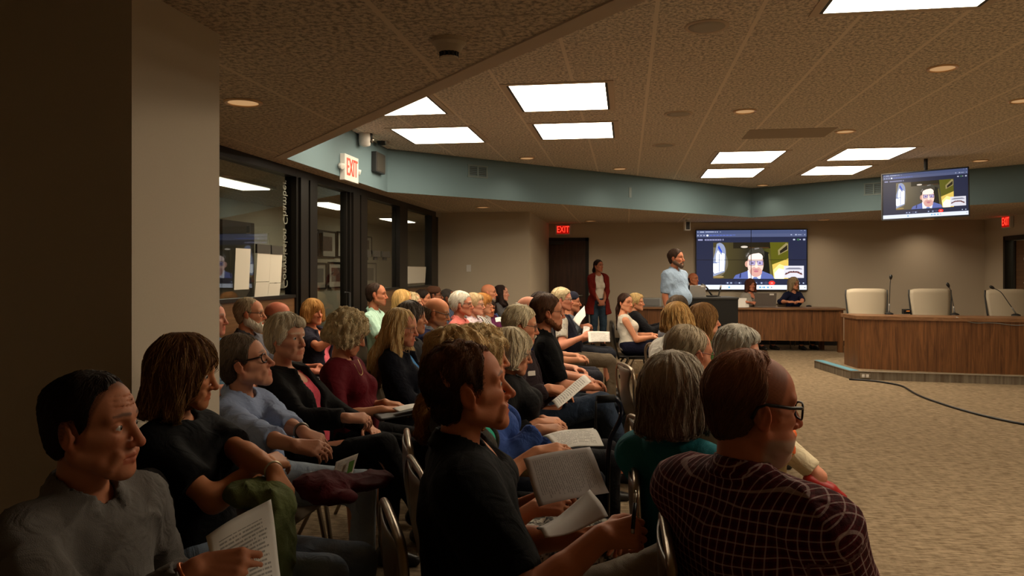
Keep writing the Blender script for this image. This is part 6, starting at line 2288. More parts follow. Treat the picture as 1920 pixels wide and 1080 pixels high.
    def garment(name, ee, spec, inner=False):
        GF = Field(glo, ghi, gh)
        fit = spec.get('fit', 0.0)
        for p, kk in torso(ee + fit): GF.add(p, kk, 0.045)
        sl_ = spec.get('sleeve', 'short')
        ar = 0.012 + ee * 0.55 + fit * 0.6
        am = (0.9 if fem else 1.0) * am_
        for side in (-1, 1):
            if sl_ == 'none':
                GF.sub(ell(S[side] + np.array([0, side * 0.07, -0.01]), (0.10, 0.062, 0.10)), 0.015)
            elif sl_ == 'short':
                GF.add(cut_cap(S[side], EL[side], 0.056 * am + ar + belly * 0.05, 0.053 * am + ar, spec.get('cut', 0.70)), 0.035)
            else:
                GF.add(cap(S[side], EL[side], 0.054 * am + ar + belly * 0.05, 0.045 * am + ar), 0.035)
                tt = {'long': 0.93, 'three': 0.35, 'elbow': 0.10}[sl_]
                GF.add(cut_cap(EL[side], WR[side], 0.045 * am + ar, 0.032 * am + ar, spec.get('cut', tt)), 0.02)
                if spec.get('cuff'):
                    c0 = EL[side] + (WR[side] - EL[side]) * (spec.get('cut', tt) - 0.13)
                    c1 = EL[side] + (WR[side] - EL[side]) * spec.get('cut', tt)
                    GF.add(cut_cap(c0, c1 + (c1 - c0) * 0.6, 0.046 * am, 0.044 * am, 0.62), 0.003)
        if spec.get('tail'):
            for yy in (-0.09, 0.0, 0.09):
                GF.add(cut_cap(pel + np.array([-0.02, yy, 0.05]), pel + np.array([-0.03, yy * 1.5, -spec['tail']]), 0.13, 0.15, 1.0), 0.05)
        amp = spec.get('folds', 0.013)
        GF.apply(lambda D, X, Y, Z: D + folds(X, Y, Z, sd + len(name), amp, spec.get('tight', 1.7)))
        # hem
        hem = spec.get('hem', -0.05)
        hp = L(0, 0, hem)
        if not spec.get('tail'): GF.apply(lambda D, X, Y, Z: np.maximum(D, -((X - f32(hp[0])) * f32(e[0]) + (Z - f32(hp[2])) * f32(e[2]))), [-0.25, -0.27, glo[2]], [0.24, 0.27, pz + 0.12])
        # neck opening
        nk = spec.get('neck', 'crew')
        nr = {'crew': 0.068, 'collar': 0.066, 'polo': 0.066, 'v': 0.07, 'scoop': 0.085, 'open': 0.078, 'high': 0.060}[nk] * (0.92 if fem else 1)
        nb = NB + np.array([0.012, 0, 0.0])
        if nk == 'high':
            GF.add(cap(NB, NB + neck * 0.45, 0.072 * (0.92 if fem else 1), 0.068 * (0.92 if fem else 1)), 0.02)
        if nk in ('collar', 'polo'):
            ax_ = np.array(neck) / np.linalg.norm(neck)
            N_ = 26
            ring_ = []
            for i in range(N_ + 1):
                a = math.radians(28) + (2 * PI - 2 * math.radians(28)) * i / N_
                ring_.append((math.cos(a), math.sin(a)))
            for (c0, s0), (c1, s1) in zip(ring_, ring_[1:]):
                def pt(c_, s_, r_, z_): return NB + np.array([0.016 + c_ * r_ * 1.05, s_ * r_, 0.012 - 0.034 * max(0, c_) - 0.010 * c_ + z_])
                fsc = 0.94 if fem else 1.0
                GF.add(cap(pt(c0, s0, 0.066 * fsc, 0.030), pt(c1, s1, 0.066 * fsc, 0.030), 0.0055), 0.006)
                GF.add(cap(pt(c0, s0, 0.073 * fsc, 0.016), pt(c1, s1, 0.073 * fsc, 0.016), 0.0065), 0.008)
                GF.add(cap(pt(c0, s0, 0.082 * fsc, -0.002), pt(c1, s1, 0.082 * fsc, -0.002), 0.007), 0.010)
        GF.sub(cap(nb + np.array([-0.002, 0, -0.02 if nk != 'scoop' else -0.04]), nb + neck * 1.3, nr * 0.93, nr), 0.004)
        if nk == 'v':
            GF.sub(cap(L(0.085, 0, 0.53), L(0.145, 0, 0.40), 0.055, 0.012), 0.004)
        elif nk == 'scoop':
            GF.sub(ell(L(0.12, 0, 0.50), (0.09, 0.075, 0.085)), 0.004)
        elif nk in ('polo', 'collar'):
            GF.sub(cap(L(0.08, 0, 0.52), L(0.135, 0, 0.44), 0.030, 0.006), 0.003)
        elif nk == 'open':
            w0, w1 = spec.get('gap', (0.055, 0.07))
            a0, a1 = L(0, 0, -0.1), L(0, 0, 0.5)

            def wedge(X, Y, Z):
                t = np.clip((Z - f32(a0[2])) / f32(a1[2] - a0[2]), 0, 1)
                ww = f32(w0) + f32(w1 - w0) * t
                return np.maximum(np.abs(Y) - ww + X * 0, f32(-0.01) - X + (Z - f32(pz)) * f32(-math.tan(lean)))
            GF.sub((wedge, [-0.3, -0.2, pz - 0.9], [0.5, 0.2, NB[2] + 0.2]), 0.006)
            for s in (-1, 1):   # rolled lapel edges
                if spec.get('lapel', True):
                    pA, pB = L(0.085, s * (w1 + 0.012), 0.49), L(0.125 + belly, s * (w0 + 0.02), 0.20)
                    GF.add(cap(pA, pB, 0.014, 0.010), 0.012)
                    GF.add(cap(L(-0.06, s * 0.055, 0.545), pA, 0.013, 0.014), 0.012)
        GV, GQ = GF.mesh()
        mt = cloth(spec['col'], spec.get('pat', 'plain'), spec.get('col2'), spec.get('rough', 0.85))
        return np_mesh(name, GV, GQ, mt, E, None, weave(GV))
    if tp.get('jacket'):
        J = tp['jacket']
        garment(tp.get('name', 'shirt'), 0.0, dict(tp, sleeve='none' if J.get('sleeve', 'long') != 'none' else tp.get('sleeve', 'short'), folds=0.002 if J.get('sleeve', 'long') != 'none' else 0.004))
        garment(J.get('name', 'jacket'), J.get('ease', 0.019), dict(J, neck=J.get('neck', 'open'), sleeve=J.get('sleeve', 'long')))
    else:
        garment(tp.get('name', 'shirt'), tp.get('ease', 0.012), tp)

    # ---------------- legs
    lg = P.get('legs', dict(col=(40, 40, 46)))
    LF_lo = np.minimum(np.minimum(KN[-1], KN[1]), np.minimum(AN[-1], AN[1])).min() if False else None
    allq = np.array(list(KN.values()) + list(AN.values()) + [pel])
    l0, l1 = allq.min(0) - np.array([0.2, 0.2, 0.05]), allq.max(0) + np.array([0.17, 0.2, 0.16])
    l0[1] = min(l0[1], -0.24); l1[1] = max(l1[1], 0.24); l0[0] = min(l0[0], -0.2)
    l0[2] = 0.0
    kd = lg.get('kind', 'trousers')
    lres = gh * 1.15 if not low else 0.02
    LF = Field(l0, l1, lres)
    hipe = 0.006
    LF.add(ell(L(-0.005, 0, -0.005), (0.125 + hipe, 0.174 * max(bw, 0.93) + hipe, 0.115 + hipe)), 0)
    LF.add(ell(L(0.0 + belly * 0.4, 0, 0.08), (0.112 + belly * 0.6 + 0.002, 0.150 * bw + belly * 0.5 + 0.004, 0.09)), 0.05)
    lt = lg.get('loose', 0.0)
    for side in (-1, 1):
        if kd in ('trousers', 'jeans'):
            LF.add(cap(HIP[side], KN[side], 0.090 + lt * 0.5, 0.064 + lt), 0.03)
            LF.add(cut_cap(KN[side], AN[side], 0.063 + lt, 0.050 + lt, lg.get('cut', 0.97)), 0.02)
        elif kd == 'shorts':
            LF.add(cut_cap(HIP[side], KN[side], 0.094, 0.082, 0.88), 0.03)
        elif kd == 'capri':
            LF.add(cap(HIP[side], KN[side], 0.090, 0.064), 0.03)
            LF.add(cut_cap(KN[side], AN[side], 0.062, 0.06, 0.55), 0.02)
    if kd == 'skirt':
        kc = (KN[-1] + KN[1]) / 2
        for yy in (-0.09, -0.03, 0.03, 0.09):
            LF.add(cut_cap(pel + np.array([0, yy, 0]), np.array([kc[0], yy * 1.3, kc[2]]), 0.095, 0.085, 0.98), 0.03)
        if lg.get('long'):
            for yy in (-0.10, -0.03, 0.03, 0.10):
                LF.add(cut_cap(np.array([kc[0] - 0.02, yy * 1.25, kc[2]]), np.array([kc[0] + 0.03, yy * 1.5, 0.15]), 0.08, 0.07, lg['long']), 0.03)
    fa2 = lg.get('folds', 0.005)
    LF.apply(lambda D, X, Y, Z: D + folds(X, Y, Z, sd + 91, fa2, 1.5))
    wp_ = L(0, 0, 0.10)
    LF.apply(lambda D, X, Y, Z: np.maximum(D, (Z - f32(wp_[2])) + X * 0), None, [0.2, 9, 9])
    LV, LQ = LF.mesh()
    np_mesh({'skirt': 'skirt', 'shorts': 'shorts'}.get(kd, 'trousers'), LV, LQ, cloth(lg['col'], lg.get('pat', 'denim' if kd == 'jeans' else 'plain'), lg.get('col2')), E)

    # ---------------- shoes
    shc = P.get('shoes', (24, 20, 18))
    for side in (-1, 1):
        fd = np.array([1.0, side * 0.12 - math.tan(tw), 0.0])
        if P.get('foot_dir') is not None and side in P['foot_dir']:
            fd = np.array(P['foot_dir'][side], float)
        fd /= np.linalg.norm(fd)
        a = AN[side]
        dn = np.array([0, 0, -1.0]) + fd * fd[2]; dn /= np.linalg.norm(dn)
        SF = Field(a - 0.25, a + 0.25, 0.009 if not low else 0.014)
        fs = 0.9 if fem else 1.0
        SF.add(cap(a + fd * -0.045 + dn * 0.045, a + fd * 0.07 * fs + dn * 0.05, 0.036, 0.040))
        SF.add(cap(a + fd * 0.07 * fs + dn * 0.05, a + fd * 0.155 * fs + dn * 0.058, 0.040, 0.027), 0.02)
        if not P.get('lowshoe'):
            SF.add(cap(a + fd * -0.02 + dn * 0.02, a + fd * -0.02 + dn * 0.05, 0.041, 0.04), 0.02)
        if P.get('sandal'):
            SF.sub(cap(a + fd * -0.03 + dn * 0.02, a + fd * 0.10 + dn * 0.03, 0.036, 0.03), 0.005)
        pc_ = a + dn * 0.082

        def sole(D, X, Y, Z):
            pl = (X - f32(pc_[0])) * f32(dn[0]) + (Y - f32(pc_[1])) * f32(dn[1]) + (Z - f32(pc_[2])) * f32(dn[2])
            return np.maximum(D, pl)
        SF.apply(sole)
        SV, SQ = SF.mesh()
        np_mesh('shoe', SV, SQ, plain(shc, 0.45), E)

    info = dict(E=E, root=root, heading=heading, Hc=Hc, R=R, hs=hs, mtx=mtx, WR=WR, HD=HD, HN=HN, S=S, EL=EL, NB=NB, L=L, to_local=to_local, KN=KN, AN=AN)
    PEOPLE.append(info)
    if P.get('chair', True) and not stand:
        hc_ = heading - tw if P.get('chair_rz') is None else math.radians(P['chair_rz']) + YAW
        cfw = 0.02 + P.get('chair_fwd', 0)
        cx, cy = root.x + math.cos(hc_) * cfw, root.y + math.sin(hc_) * cfw
        place_chair(cx, cy, hc_, P['chair'] if isinstance(P.get('chair'), str) else 'bronze tube stacking chair under the ' + P['who'], P.get('black_chair', False))
    return info
# ------------------------------------------------------------------ the people
SK, SKP, SKT, SKD = (198, 142, 110), (206, 156, 128), (176, 118, 86), (132, 88, 64)

# left block, nearest row
P16 = person(who='man in grey sweater by the dark column face', label='man in grey sweater with receding dark hair, before the dark column face',
       px=182, yt=697, d=1.8, face=-3, body=-18, lean=2, sex='m', hair='receding', hair_col=(38, 26, 18), thick=0.005, scalp=((44, 30, 22), 0.75, 0.085, 0.2), skin=(190, 128, 96), old=1, wrinkle=1, brow=(40, 28, 20), gaze=0.35,
       top=dict(col=(170, 166, 160), neck='crew', sleeve='none', jacket=dict(name='sweater', col=(112, 108, 104), neck='polo', sleeve='long', ease=0.018, folds=0.016)), legs=dict(col=(50, 50, 60)),
       r=dict(at=(368, 1068, 1.62), dir=(1, 0.1, 0.02), nrm=(0.1, -0.75, 0.6), curl=0.75), l=dict(at=(395, 1120, 1.95), dir=(1, -0.3, 0.1), nrm=(0, 0.3, 1), curl=0.6))
P17 = person(who='woman in black tee by the column', label='woman with streaked brown bob in black tee against the lit column face',
       px=352, yt=624, d=2.6, face=8, body=-10, lean=10, pitch=9, sex='f', hair='bob', zbot=-0.15, thick=0.024, hair_col=(104, 68, 38), streak=(194, 150, 92), skin=(196, 134, 94), hs=0.93, jaw=0.85,
       top=dict(col=(11, 11, 12), neck='crew', sleeve='short', cut=0.72, folds=0.006), legs=dict(col=(126, 144, 168), kind='jeans', col2=(150, 166, 186)),
       r=dict(at=(502, 866, 2.60), dir=(0.3, 0.9, -0.1), nrm=(0.5, -0.3, 1), pole=(1, -0.15, -0.7)), l=dict(at=(543, 900, 2.34), dir=(0.5, -0.25, -0.8), nrm=(0.75, -0.4, 0.4), curl=0.3, pole=(0, 1, -0.6)),
       rl=dict(knee=(0.50, -0.12, 0.56), ankle=(0.52, -0.10, 0.10), pix=False), ll=dict(knee=(0.52, 0.08, 0.53), ankle=(0.50, 0.1, 0.085), pix=False))
P18 = person(who='person in light blue shirt and dark spectacles', label='person in light blue button shirt and dark spectacles, leaning back with a card',
       px=462, yt=624, d=3.55, hs=1.03, face=8, body=-10, lean=15, pitch=-14, sex='m', bw=0.92, hair='short', thick=0.012, hair_col=(78, 64, 52), hair_top=(112, 98, 84), glasses=(40, 24, 16), grim=0.0034, skin=(196, 142, 114), old=1,
       top=dict(col=(148, 164, 198), neck='collar', sleeve='long', cuff=True, cut=0.52, folds=0.018, tight=2.0), legs=dict(col=(150, 164, 178), kind='jeans', col2=(172, 182, 192)), hunch=0.1,
       r=dict(at=(586, 850, 2.98), dir=(0.9, 0.1, -0.12), nrm=(0.1, -0.5, 0.8), curl=0.45), l=dict(at=(612, 838, 3.1), dir=(0.8, -0.25, -0.3), nrm=(0.2, -0.3, 0.9), curl=0.5),
       rl=dict(knee=(0.54, -0.12, 0.56), ankle=(0.54, -0.10, 0.10), pix=False))
P19 = person(who='white-haired woman in black cardigan', label='woman with short white hair in black cardigan over a pink top',
       px=541, yt=585, d=4.0, face=-24, body=-12, lean=16, sex='f', hair='crop', thick=0.02, hair_col=(212, 200, 176), skin=(206, 152, 124), old=1, fine=True,
       top=dict(col=(226, 92, 110), neck='scoop', sleeve='none', jacket=dict(name='cardigan', col=(15, 13, 13), gap=(0.02, 0.055))), legs=dict(col=(18, 17, 17)), belly=0.02,
       r=dict(at=(650, 783, 3.7), dir=(1, 0.3, -0.05), nrm=(0, -0.4, 0.9), curl=0.6), l='lap', rl='over', ll='under')
P20 = person(who='woman in burgundy top', label='woman with curly pale hair in burgundy top, looking down at her lap',
       px=655, yt=579, d=4.5, face=2, body=-14, lean=10, pitch=22, sex='f', hair='curlybob', zbot=-0.07, thick=0.026, hair_col=(214, 196, 158), skin=(204, 146, 112), old=1, fine=True, glasses=(150, 130, 90),
       top=dict(col=(92, 14, 26), neck='crew', sleeve='elbow', cut=0.16), legs=dict(col=(16, 15, 17)), belly=0.02,
       r=dict(at=(716, 768, 4.25), dir=(1, 0.12, -0.03), nrm=(0, -0.2, 1), curl=0.25), l=dict(at=(722, 755, 4.4), dir=(1, -0.15, -0.1), nrm=(0, 0, 1), curl=0.2))
P21 = person(who='woman with long blonde hair', label='woman with very long blonde hair in navy cardigan and blue scarf',
       px=754, yt=577, d=5.0, face=-12, body=-10, lean=9, pitch=8, sex='f', hair='long', zbot=-0.40, thick=0.012, hair_col=(196, 164, 112), streak=(226, 206, 164), skin=(202, 140, 112), glasses=(120, 110, 100), fine=True,
       top=dict(col=(70, 130, 190), neck='v', sleeve='none', jacket=dict(name='cardigan', col=(18, 20, 30), gap=(0.04, 0.05))), legs=dict(col=(24, 24, 30)))
P22 = person(who='woman in black leather jacket', label='woman with greying dark hair in black jacket, mostly hidden behind the long-haired blonde',
       px=775, yt=563, d=5.6, face=-6, body=-8, sex='f', hair='bob', zbot=-0.07, hair_col=(78, 70, 64), streak=(140, 132, 124), skin=SK,
       top=dict(col=(30, 28, 28), neck='crew', sleeve='long', folds=0.01), legs=dict(col=(24, 24, 28)))
P23 = person(who='bald man in navy blazer', label='bald man with grey stubble in navy blazer over a pale shirt, bending forward',
       px=821, yt=559, d=6.5, face=-6, body=-12, lean=-6, pitch=12, sex='m', hair='fringe', fringe_top=0.03, hair_col=(150, 130, 110), bald=1, skin=(206, 142, 102), glasses=(90, 80, 70), stubble=((150, 130, 118), 0.5), belly=0.03,
       top=dict(col=(176, 186, 204), neck='collar', sleeve='none', jacket=dict(col=(32, 38, 74), gap=(0.03, 0.06))), legs=dict(col=(40, 42, 52)))
P24 = person(who='white-haired man in pink shirt', label='white-haired man with spectacles in salmon pink shirt, behind the bald man in the blazer',
       px=867, yt=545, d=8.0, face=-8, body=-12, lean=4, sex='m', hair='short', thick=0.02, hair_col=(226, 220, 204), skin=(206, 140, 112), glasses=(70, 60, 50),
       top=dict(col=(214, 116, 108), neck='collar', sleeve='long', folds=0.01), legs=dict(col=(60, 58, 56)))
P25 = person(who='pale-haired woman in white blouse', label='woman with pale short hair in white patterned blouse, right beside the man in pink',
       px=892, yt=549, d=8.5, face=-10, body=-14, sex='f', hair='crop', thick=0.018, hair_col=(196, 170, 130), skin=(208, 156, 130), glasses=(150, 130, 110),
       top=dict(col=(206, 190, 196), neck='collar', sleeve='long', pat='floral', col2=(150, 120, 140)), legs=dict(col=(40, 40, 48)), low=True)
P26 = person(who='woman with ginger bob and striped shirt', label='woman with ginger-blonde bob in white shirt with black stripes',
       px=908, yt=549, d=9.05, face=-12, body=-14, sex='f', hair='bob', zbot=-0.05, bangs=1, hair_col=(176, 120, 60), skin=(206, 150, 118), glasses=(120, 90, 60),
       top=dict(col=(210, 206, 200), neck='crew', sleeve='long', pat='stripe', col2=(20, 20, 22)), legs=dict(col=(40, 40, 48)), low=True)
P27 = person(who='dark-haired woman in purple', label='dark-haired woman in purple top turning her face towards the back of the room',
       px=917, yt=560, d=9.6, face=-62, body=-30, sex='f', hair='bob', zbot=-0.06, hair_col=(48, 34, 30), skin=(190, 126, 88), hs=0.9,
       top=dict(col=(88, 30, 66), neck='crew', sleeve='long'), legs=dict(col=(30, 30, 36)), low=True)
P28 = person(who='bald bearded man in blue shirt', label='bald man with short grey beard in blue denim shirt, seated before the beige wall block',
       px=917, yt=533, d=11.0, face=-4, body=-12, sex='m', hair='none', bald=1, skin=(206, 142, 108), beard=((150, 136, 124), 0.003),
       top=dict(col=(74, 96, 142), neck='collar', sleeve='long'), legs=dict(col=(40, 44, 60)), low=True)
P29 = person(who='woman with long dark hair at the far end', label='young woman with long dark hair, farthest of the left block, before the beige wall block',
       px=941, yt=534, d=11.6, face=-8, body=-12, sex='f', hair='long', zbot=-0.22, thick=0.012, hair_col=(42, 26, 20), skin=(200, 146, 122),
       top=dict(col=(92, 90, 92), neck='crew', sleeve='long'), legs=dict(col=(30, 32, 40)), low=True)

# left block, row along the glass wall
P30 = person(who='person in blue patterned shirt behind the column', label='person in blue patterned shirt almost hidden by the column edge',
       px=397, yt=562, d=5.6, face=0, body=-10, sex='m', hair='short', hair_col=(120, 110, 100), skin=(210, 150, 128), ruddy=1,
       top=dict(col=(96, 128, 150), neck='collar', sleeve='short', pat='floral', col2=(50, 66, 84)), legs=dict(col=(50, 50, 56)), low=True)
P31 = person(who='white-bearded man with spectacles', label='balding man with white beard in grey shirt, by the panel under the first pane',
       px=470, yt=558, d=6.0, face=8, body=-8, lean=10, sex='m', hair='receding', hair_col=(168, 150, 120), skin=(204, 144, 110), beard=((216, 206, 186), 0.011), glasses=(60, 50, 40), bald=1,
       top=dict(col=(96, 96, 104), neck='collar', sleeve='short'), legs=dict(col=(52, 52, 58)), r='thigh')
P32 = person(who='bald man behind the white beard', label='bald ruddy man half hidden between the white-bearded man and the white-haired woman',
       px=524, yt=566, d=6.5, face=20, body=0, sex='m', hair='fringe', fringe_top=0.01, hair_col=(120, 90, 70), bald=1, ruddy=1, skin=(190, 118, 92),
       top=dict(col=(60, 60, 66), neck='crew', sleeve='short'), legs=dict(col=(50, 50, 56)), low=True)
P33 = person(who='woman with ginger fringe and pink top', label='woman with ginger-blonde fringe in navy shirt open over a pink top, before the glass door',
       px=589, yt=559, d=7.3, face=-38, body=-16, lean=10, sex='f', hair='bob', bangs=1, zbot=-0.09, thick=0.02, hair_col=(196, 146, 82), skin=(206, 140, 106),
       top=dict(col=(236, 112, 128), neck='scoop', sleeve='none', jacket=dict(name='overshirt', col=(38, 36, 48), sleeve='short', gap=(0.05, 0.06))), legs=dict(col=(40, 40, 50)),
       r=dict(at=(640, 626, 7.0), dir=(1, 0.2, 0), curl=0.3))
P34 = person(who='man in mint polo shirt', label='dark-haired man in mint green striped polo shirt before the dark door jamb',
       px=707, yt=531, d=8.4, face=0, body=-10, sex='m', hair='receding', hair_col=(60, 44, 34), skin=(190, 126, 94), stubble=((110, 80, 64), 0.35), neckl=0.165,
       top=dict(col=(176, 216, 196), neck='polo', sleeve='short', pat='stripe', col2=(190, 226, 208)), legs=dict(col=(50, 54, 60)), r='thigh')
P35 = person(who='blonde woman in navy top', label='blonde woman in navy top next to the man in mint, below the third pane',
       px=757, yt=542, d=9.0, face=-14, body=-12, sex='f', hair='bob', zbot=-0.10, thick=0.022, hair_col=(214, 176, 110), skin=(204, 144, 112),
       top=dict(col=(30, 32, 52), neck='crew', sleeve='long'), legs=dict(col=(36, 36, 44)), low=True)
P35b = person(who='pale-haired woman behind the blonde', label='woman with pale wavy hair just behind the blonde woman in navy',
       px=776, yt=548, d=9.6, face=-4, body=-10, sex='f', hair='curlybob', zbot=-0.05, hair_col=(210, 190, 150), skin=(204, 150, 120),
       top=dict(col=(90, 84, 90), neck='crew', sleeve='long'), legs=dict(col=(36, 36, 44)), low=True)
P36 = person(who='dark-haired woman beside the man in the cap', label='woman with dark hair drawn back, left of the man in the brown cap',
       px=795, yt=541, d=10.0, face=-2, body=-8, sex='f', hair='tail', thick=0.018, zbot=-0.2, hair_col=(36, 24, 18), skin=(186, 126, 94),
       top=dict(col=(40, 36, 40), neck='crew', sleeve='long'), legs=dict(col=(30, 30, 36)), low=True)
P37 = person(who='man in brown cap', label='man in brown baseball cap and spectacles before the farthest pane',
       px=816, yt=537, d=10.6, face=4, body=-8, sex='m', hair='short', thick=0.006, hair_col=(60, 44, 34), skin=(150, 98, 72), glasses=(30, 26, 22), stubble=((60, 44, 36), 0.5),
       top=dict(col=(60, 52, 46), neck='collar', sleeve='long'), legs=dict(col=(34, 34, 40)), low=True)
P38 = person(who='dark-skinned man in blue-grey shirt', label='dark-skinned man in blue-grey shirt right of the man in the cap',
       px=841, yt=542, d=11.2, face=0, body=-10, sex='m', hair='short', thick=0.006, hair_col=(70, 64, 60), skin=SKD,
       top=dict(col=(104, 118, 146), neck='collar', sleeve='short', pat='stripe', col2=(60, 66, 84)), legs=dict(col=(34, 34, 40)), low=True)

# middle row, from the man in the black polo away to the far end
P15 = person(who='man in black polo', label='man in black polo shirt in the middle foreground, holding a pen',
       px=885, yt=640, d=2.1, face=12, body=8, chair_rz=16, lean=4, pitch=-9, sex='m', hair='receding', hair_col=(58, 36, 20), hair_top=(110, 70, 38), skin=(198, 128, 92), nose=1.2, wide=1.0, ruddy=1, hs=1.02, lump=0.006, lumpf=95,
       top=dict(col=(12, 12, 12), neck='polo', sleeve='short', cut=0.78, folds=0.008, fit=0.012), legs=dict(col=(158, 150, 136)), bw=1.08, belly=0.03,
       flow=dict(curl=0.5, length=0.03),
       r=dict(at=(1128, 1006, 1.92), dir=(1, 0.1, 0.12), nrm=(-0.2, -0.75, 0.65), curl=(0.9, 1.0, 1.0, 1.0), pole=(-0.3, -0.5, -1)), l=dict(at=(1075, 1008, 2.2), dir=(0.9, -0.2, 0.25), nrm=(-0.3, 0.6, 0.6), curl=0.6),
       rl=dict(knee=(0.50, -0.15, 0.73), ankle=(0.56, 0.14, 0.50), pix=False), arm=1.16)
PC = person(who='woman in black sleeveless top', label='woman in black sleeveless top and patterned skirt behind the man in black polo',
       px=893, yt=662, d=2.62, face=5, body=0, chair_rz=16, lean=8, sex='f', hair='bob', zbot=-0.06, hair_col=(70, 46, 32), skin=(200, 136, 100),
       top=dict(col=(26, 25, 26), neck='scoop', sleeve='none'), legs=dict(kind='skirt', col=(60, 58, 56), pat='marble', col2=(190, 184, 172)), sandal=True, shoes=(60, 44, 30),
       r=dict(at=(1002, 952, 2.42), dir=(0.95, 0.15, 0.12), nrm=(-0.1, -0.7, 0.7), curl=0.6), l=dict(at=(1010, 935, 2.55), dir=(0.9, -0.1, 0.2), nrm=(0, 0.5, 0.8), curl=0.6),
       rl=dict(knee=(0.45, -0.08, 0.56), ankle=(0.62, -0.10, 0.09), pix=False))
PB = person(who='woman with long golden curls', label='woman with long golden-brown curls in dark grey cardigan over a turquoise top',
       px=866, yt=609, d=3.05, face=4, body=-2, chair_rz=10, lean=6, sex='f', hair='long', zbot=-0.27, thick=0.036, curl=0.9, lump=0.010, hair_col=(150, 100, 48), hair_top=(222, 190, 138), streak=(196, 150, 86), skin=(200, 140, 104), flow=dict(curl=0.9, length=0.10),  # lighter hair top paints in the light from overhead
       top=dict(col=(60, 180, 150), neck='scoop', sleeve='none', jacket=dict(name='cardigan', col=(66, 62, 56), sleeve='three', gap=(0.05, 0.06))), legs=dict(col=(26, 26, 30)),
       r=dict(at=(1006, 848, 2.9), dir=(0.95, 0.1, 0.1), nrm=(0, -0.4, 0.9), curl=0.4), l='lap')
PA = person(who='woman with curly pale hair in blue fleece', label='woman with short curly greying-blonde hair in open blue fleece over a white tee',
       px=908, yt=607, d=3.5, face=3, body=-4, lean=9, sex='f', hair='curlybob', zbot=-0.03, thick=0.034, hair_col=(196, 164, 112), hair_top=(232, 208, 164), skin=(204, 148, 114), jaw=0.9, hs=0.97, old=1,  # paler crown colour carries the ceiling light on the curls
       top=dict(col=(214, 210, 204), neck='crew', sleeve='none', jacket=dict(name='fleece', col=(58, 84, 150), gap=(0.05, 0.05), ease=0.024)), legs=dict(col=(22, 24, 34)),
       r=dict(at=(1010, 805, 3.35), dir=(1, 0.1, 0), nrm=(0, -0.3, 1), curl=0.4), l='lap')
P13 = person(who='white-haired woman with spectacles in black jacket', label='elderly woman with white bob and spectacles in black jacket, hands folded on her lap',
       px=964, yt=613, d=4.15, face=-2, body=-6, lean=12, pitch=12, sex='f', hair='bob', zbot=-0.075, thick=0.018, hair_col=(220, 206, 176), skin=(206, 146, 112), glasses=(40, 30, 24), old=1, fine=True,
       top=dict(col=(22, 21, 22), neck='crew', sleeve='long', cut=0.8, folds=0.01), legs=dict(col=(20, 20, 24)),
       r=dict(at=(1010, 792, 3.98), dir=(1, 0.15, 0), nrm=(0, -0.3, 1), curl=0.55), l=dict(at=(1018, 786, 4.1), dir=(1, -0.2, 0), nrm=(0, 0, 1), curl=0.5))
P12 = person(who='white-haired man with moustache', label='white-haired man with moustache in plum-black jacket and jeans, legs crossed',
       px=979, yt=571, d=5.0, face=0, body=-6, lean=10, pitch=6, sex='m', hair='short', thick=0.016, hair_col=(214, 200, 168), skin=(206, 144, 110), glasses=(24, 20, 18), beard=((206, 196, 176), 0.006, 'moustache'), old=1, fine=True,
       top=dict(col=(190, 150, 120), neck='collar', sleeve='none', jacket=dict(col=(48, 38, 42), gap=(0.015, 0.05))), legs=dict(col=(34, 46, 64), kind='jeans', col2=(52, 66, 86), loose=0.012),
       r=dict(at=(1028, 727, 4.75), dir=(1, 0.1, -0.2), nrm=(0, -0.5, 0.8), curl=0.6), l=dict(at=(1036, 735, 4.9), dir=(1, -0.1, -0.1), nrm=(0, 0, 1), curl=0.5),
       rl=dict(knee=(0.46, -0.05, 0.66), ankle=(0.60, 0.07, 0.33), pix=False), ll=dict(knee=(0.45, 0.10, 0.52), ankle=(0.47, 0.10, 0.085), pix=False), foot_dir={-1: (0.85, 0.1, -0.5)})
P11 = person(who='bearded man in black shirt', label='young man with short brown hair, spectacles and trimmed beard in black shirt',
       px=1029, yt=550, d=5.6, face=4, body=0, lean=6, sex='m', hair='short', thick=0.016, hair_col=(82, 54, 34), skin=(200, 138, 106), glasses=(50, 36, 26), beard=((120, 76, 48), 0.0015), fine=True,
       top=dict(col=(13, 13, 14), neck='collar', sleeve='short', cut=0.9), legs=dict(col=(40, 52, 66), kind='jeans', col2=(60, 72, 88)), bw=1.05)
P11b = person(who='man in blue floral shirt', label='bald man in blue floral shirt, mostly hidden behind the man in black shirt',
       px=994, yt=556, d=6.35, face=0, body=-2, lean=10, sex='m', hair='fringe', hair_col=(214, 206, 190), bald=1, skin=(214, 156, 128), belly=0.06,
       top=dict(col=(34, 40, 92), neck='collar', sleeve='short', pat='floral', col2=(200, 200, 214)), legs=dict(kind='shorts', col=(26, 26, 36)), r='thigh')
P10b = person(who='dark-haired person behind the floral shirt', label='dark-haired person barely showing behind the man in black shirt',
       px=1020, yt=546, d=7.3, face=5, body=0, sex='m', hair='short', hair_col=(50, 36, 30), skin=SK, top=dict(col=(50, 48, 52), neck='crew', sleeve='short'), legs=dict(col=(40, 40, 48)), low=True)
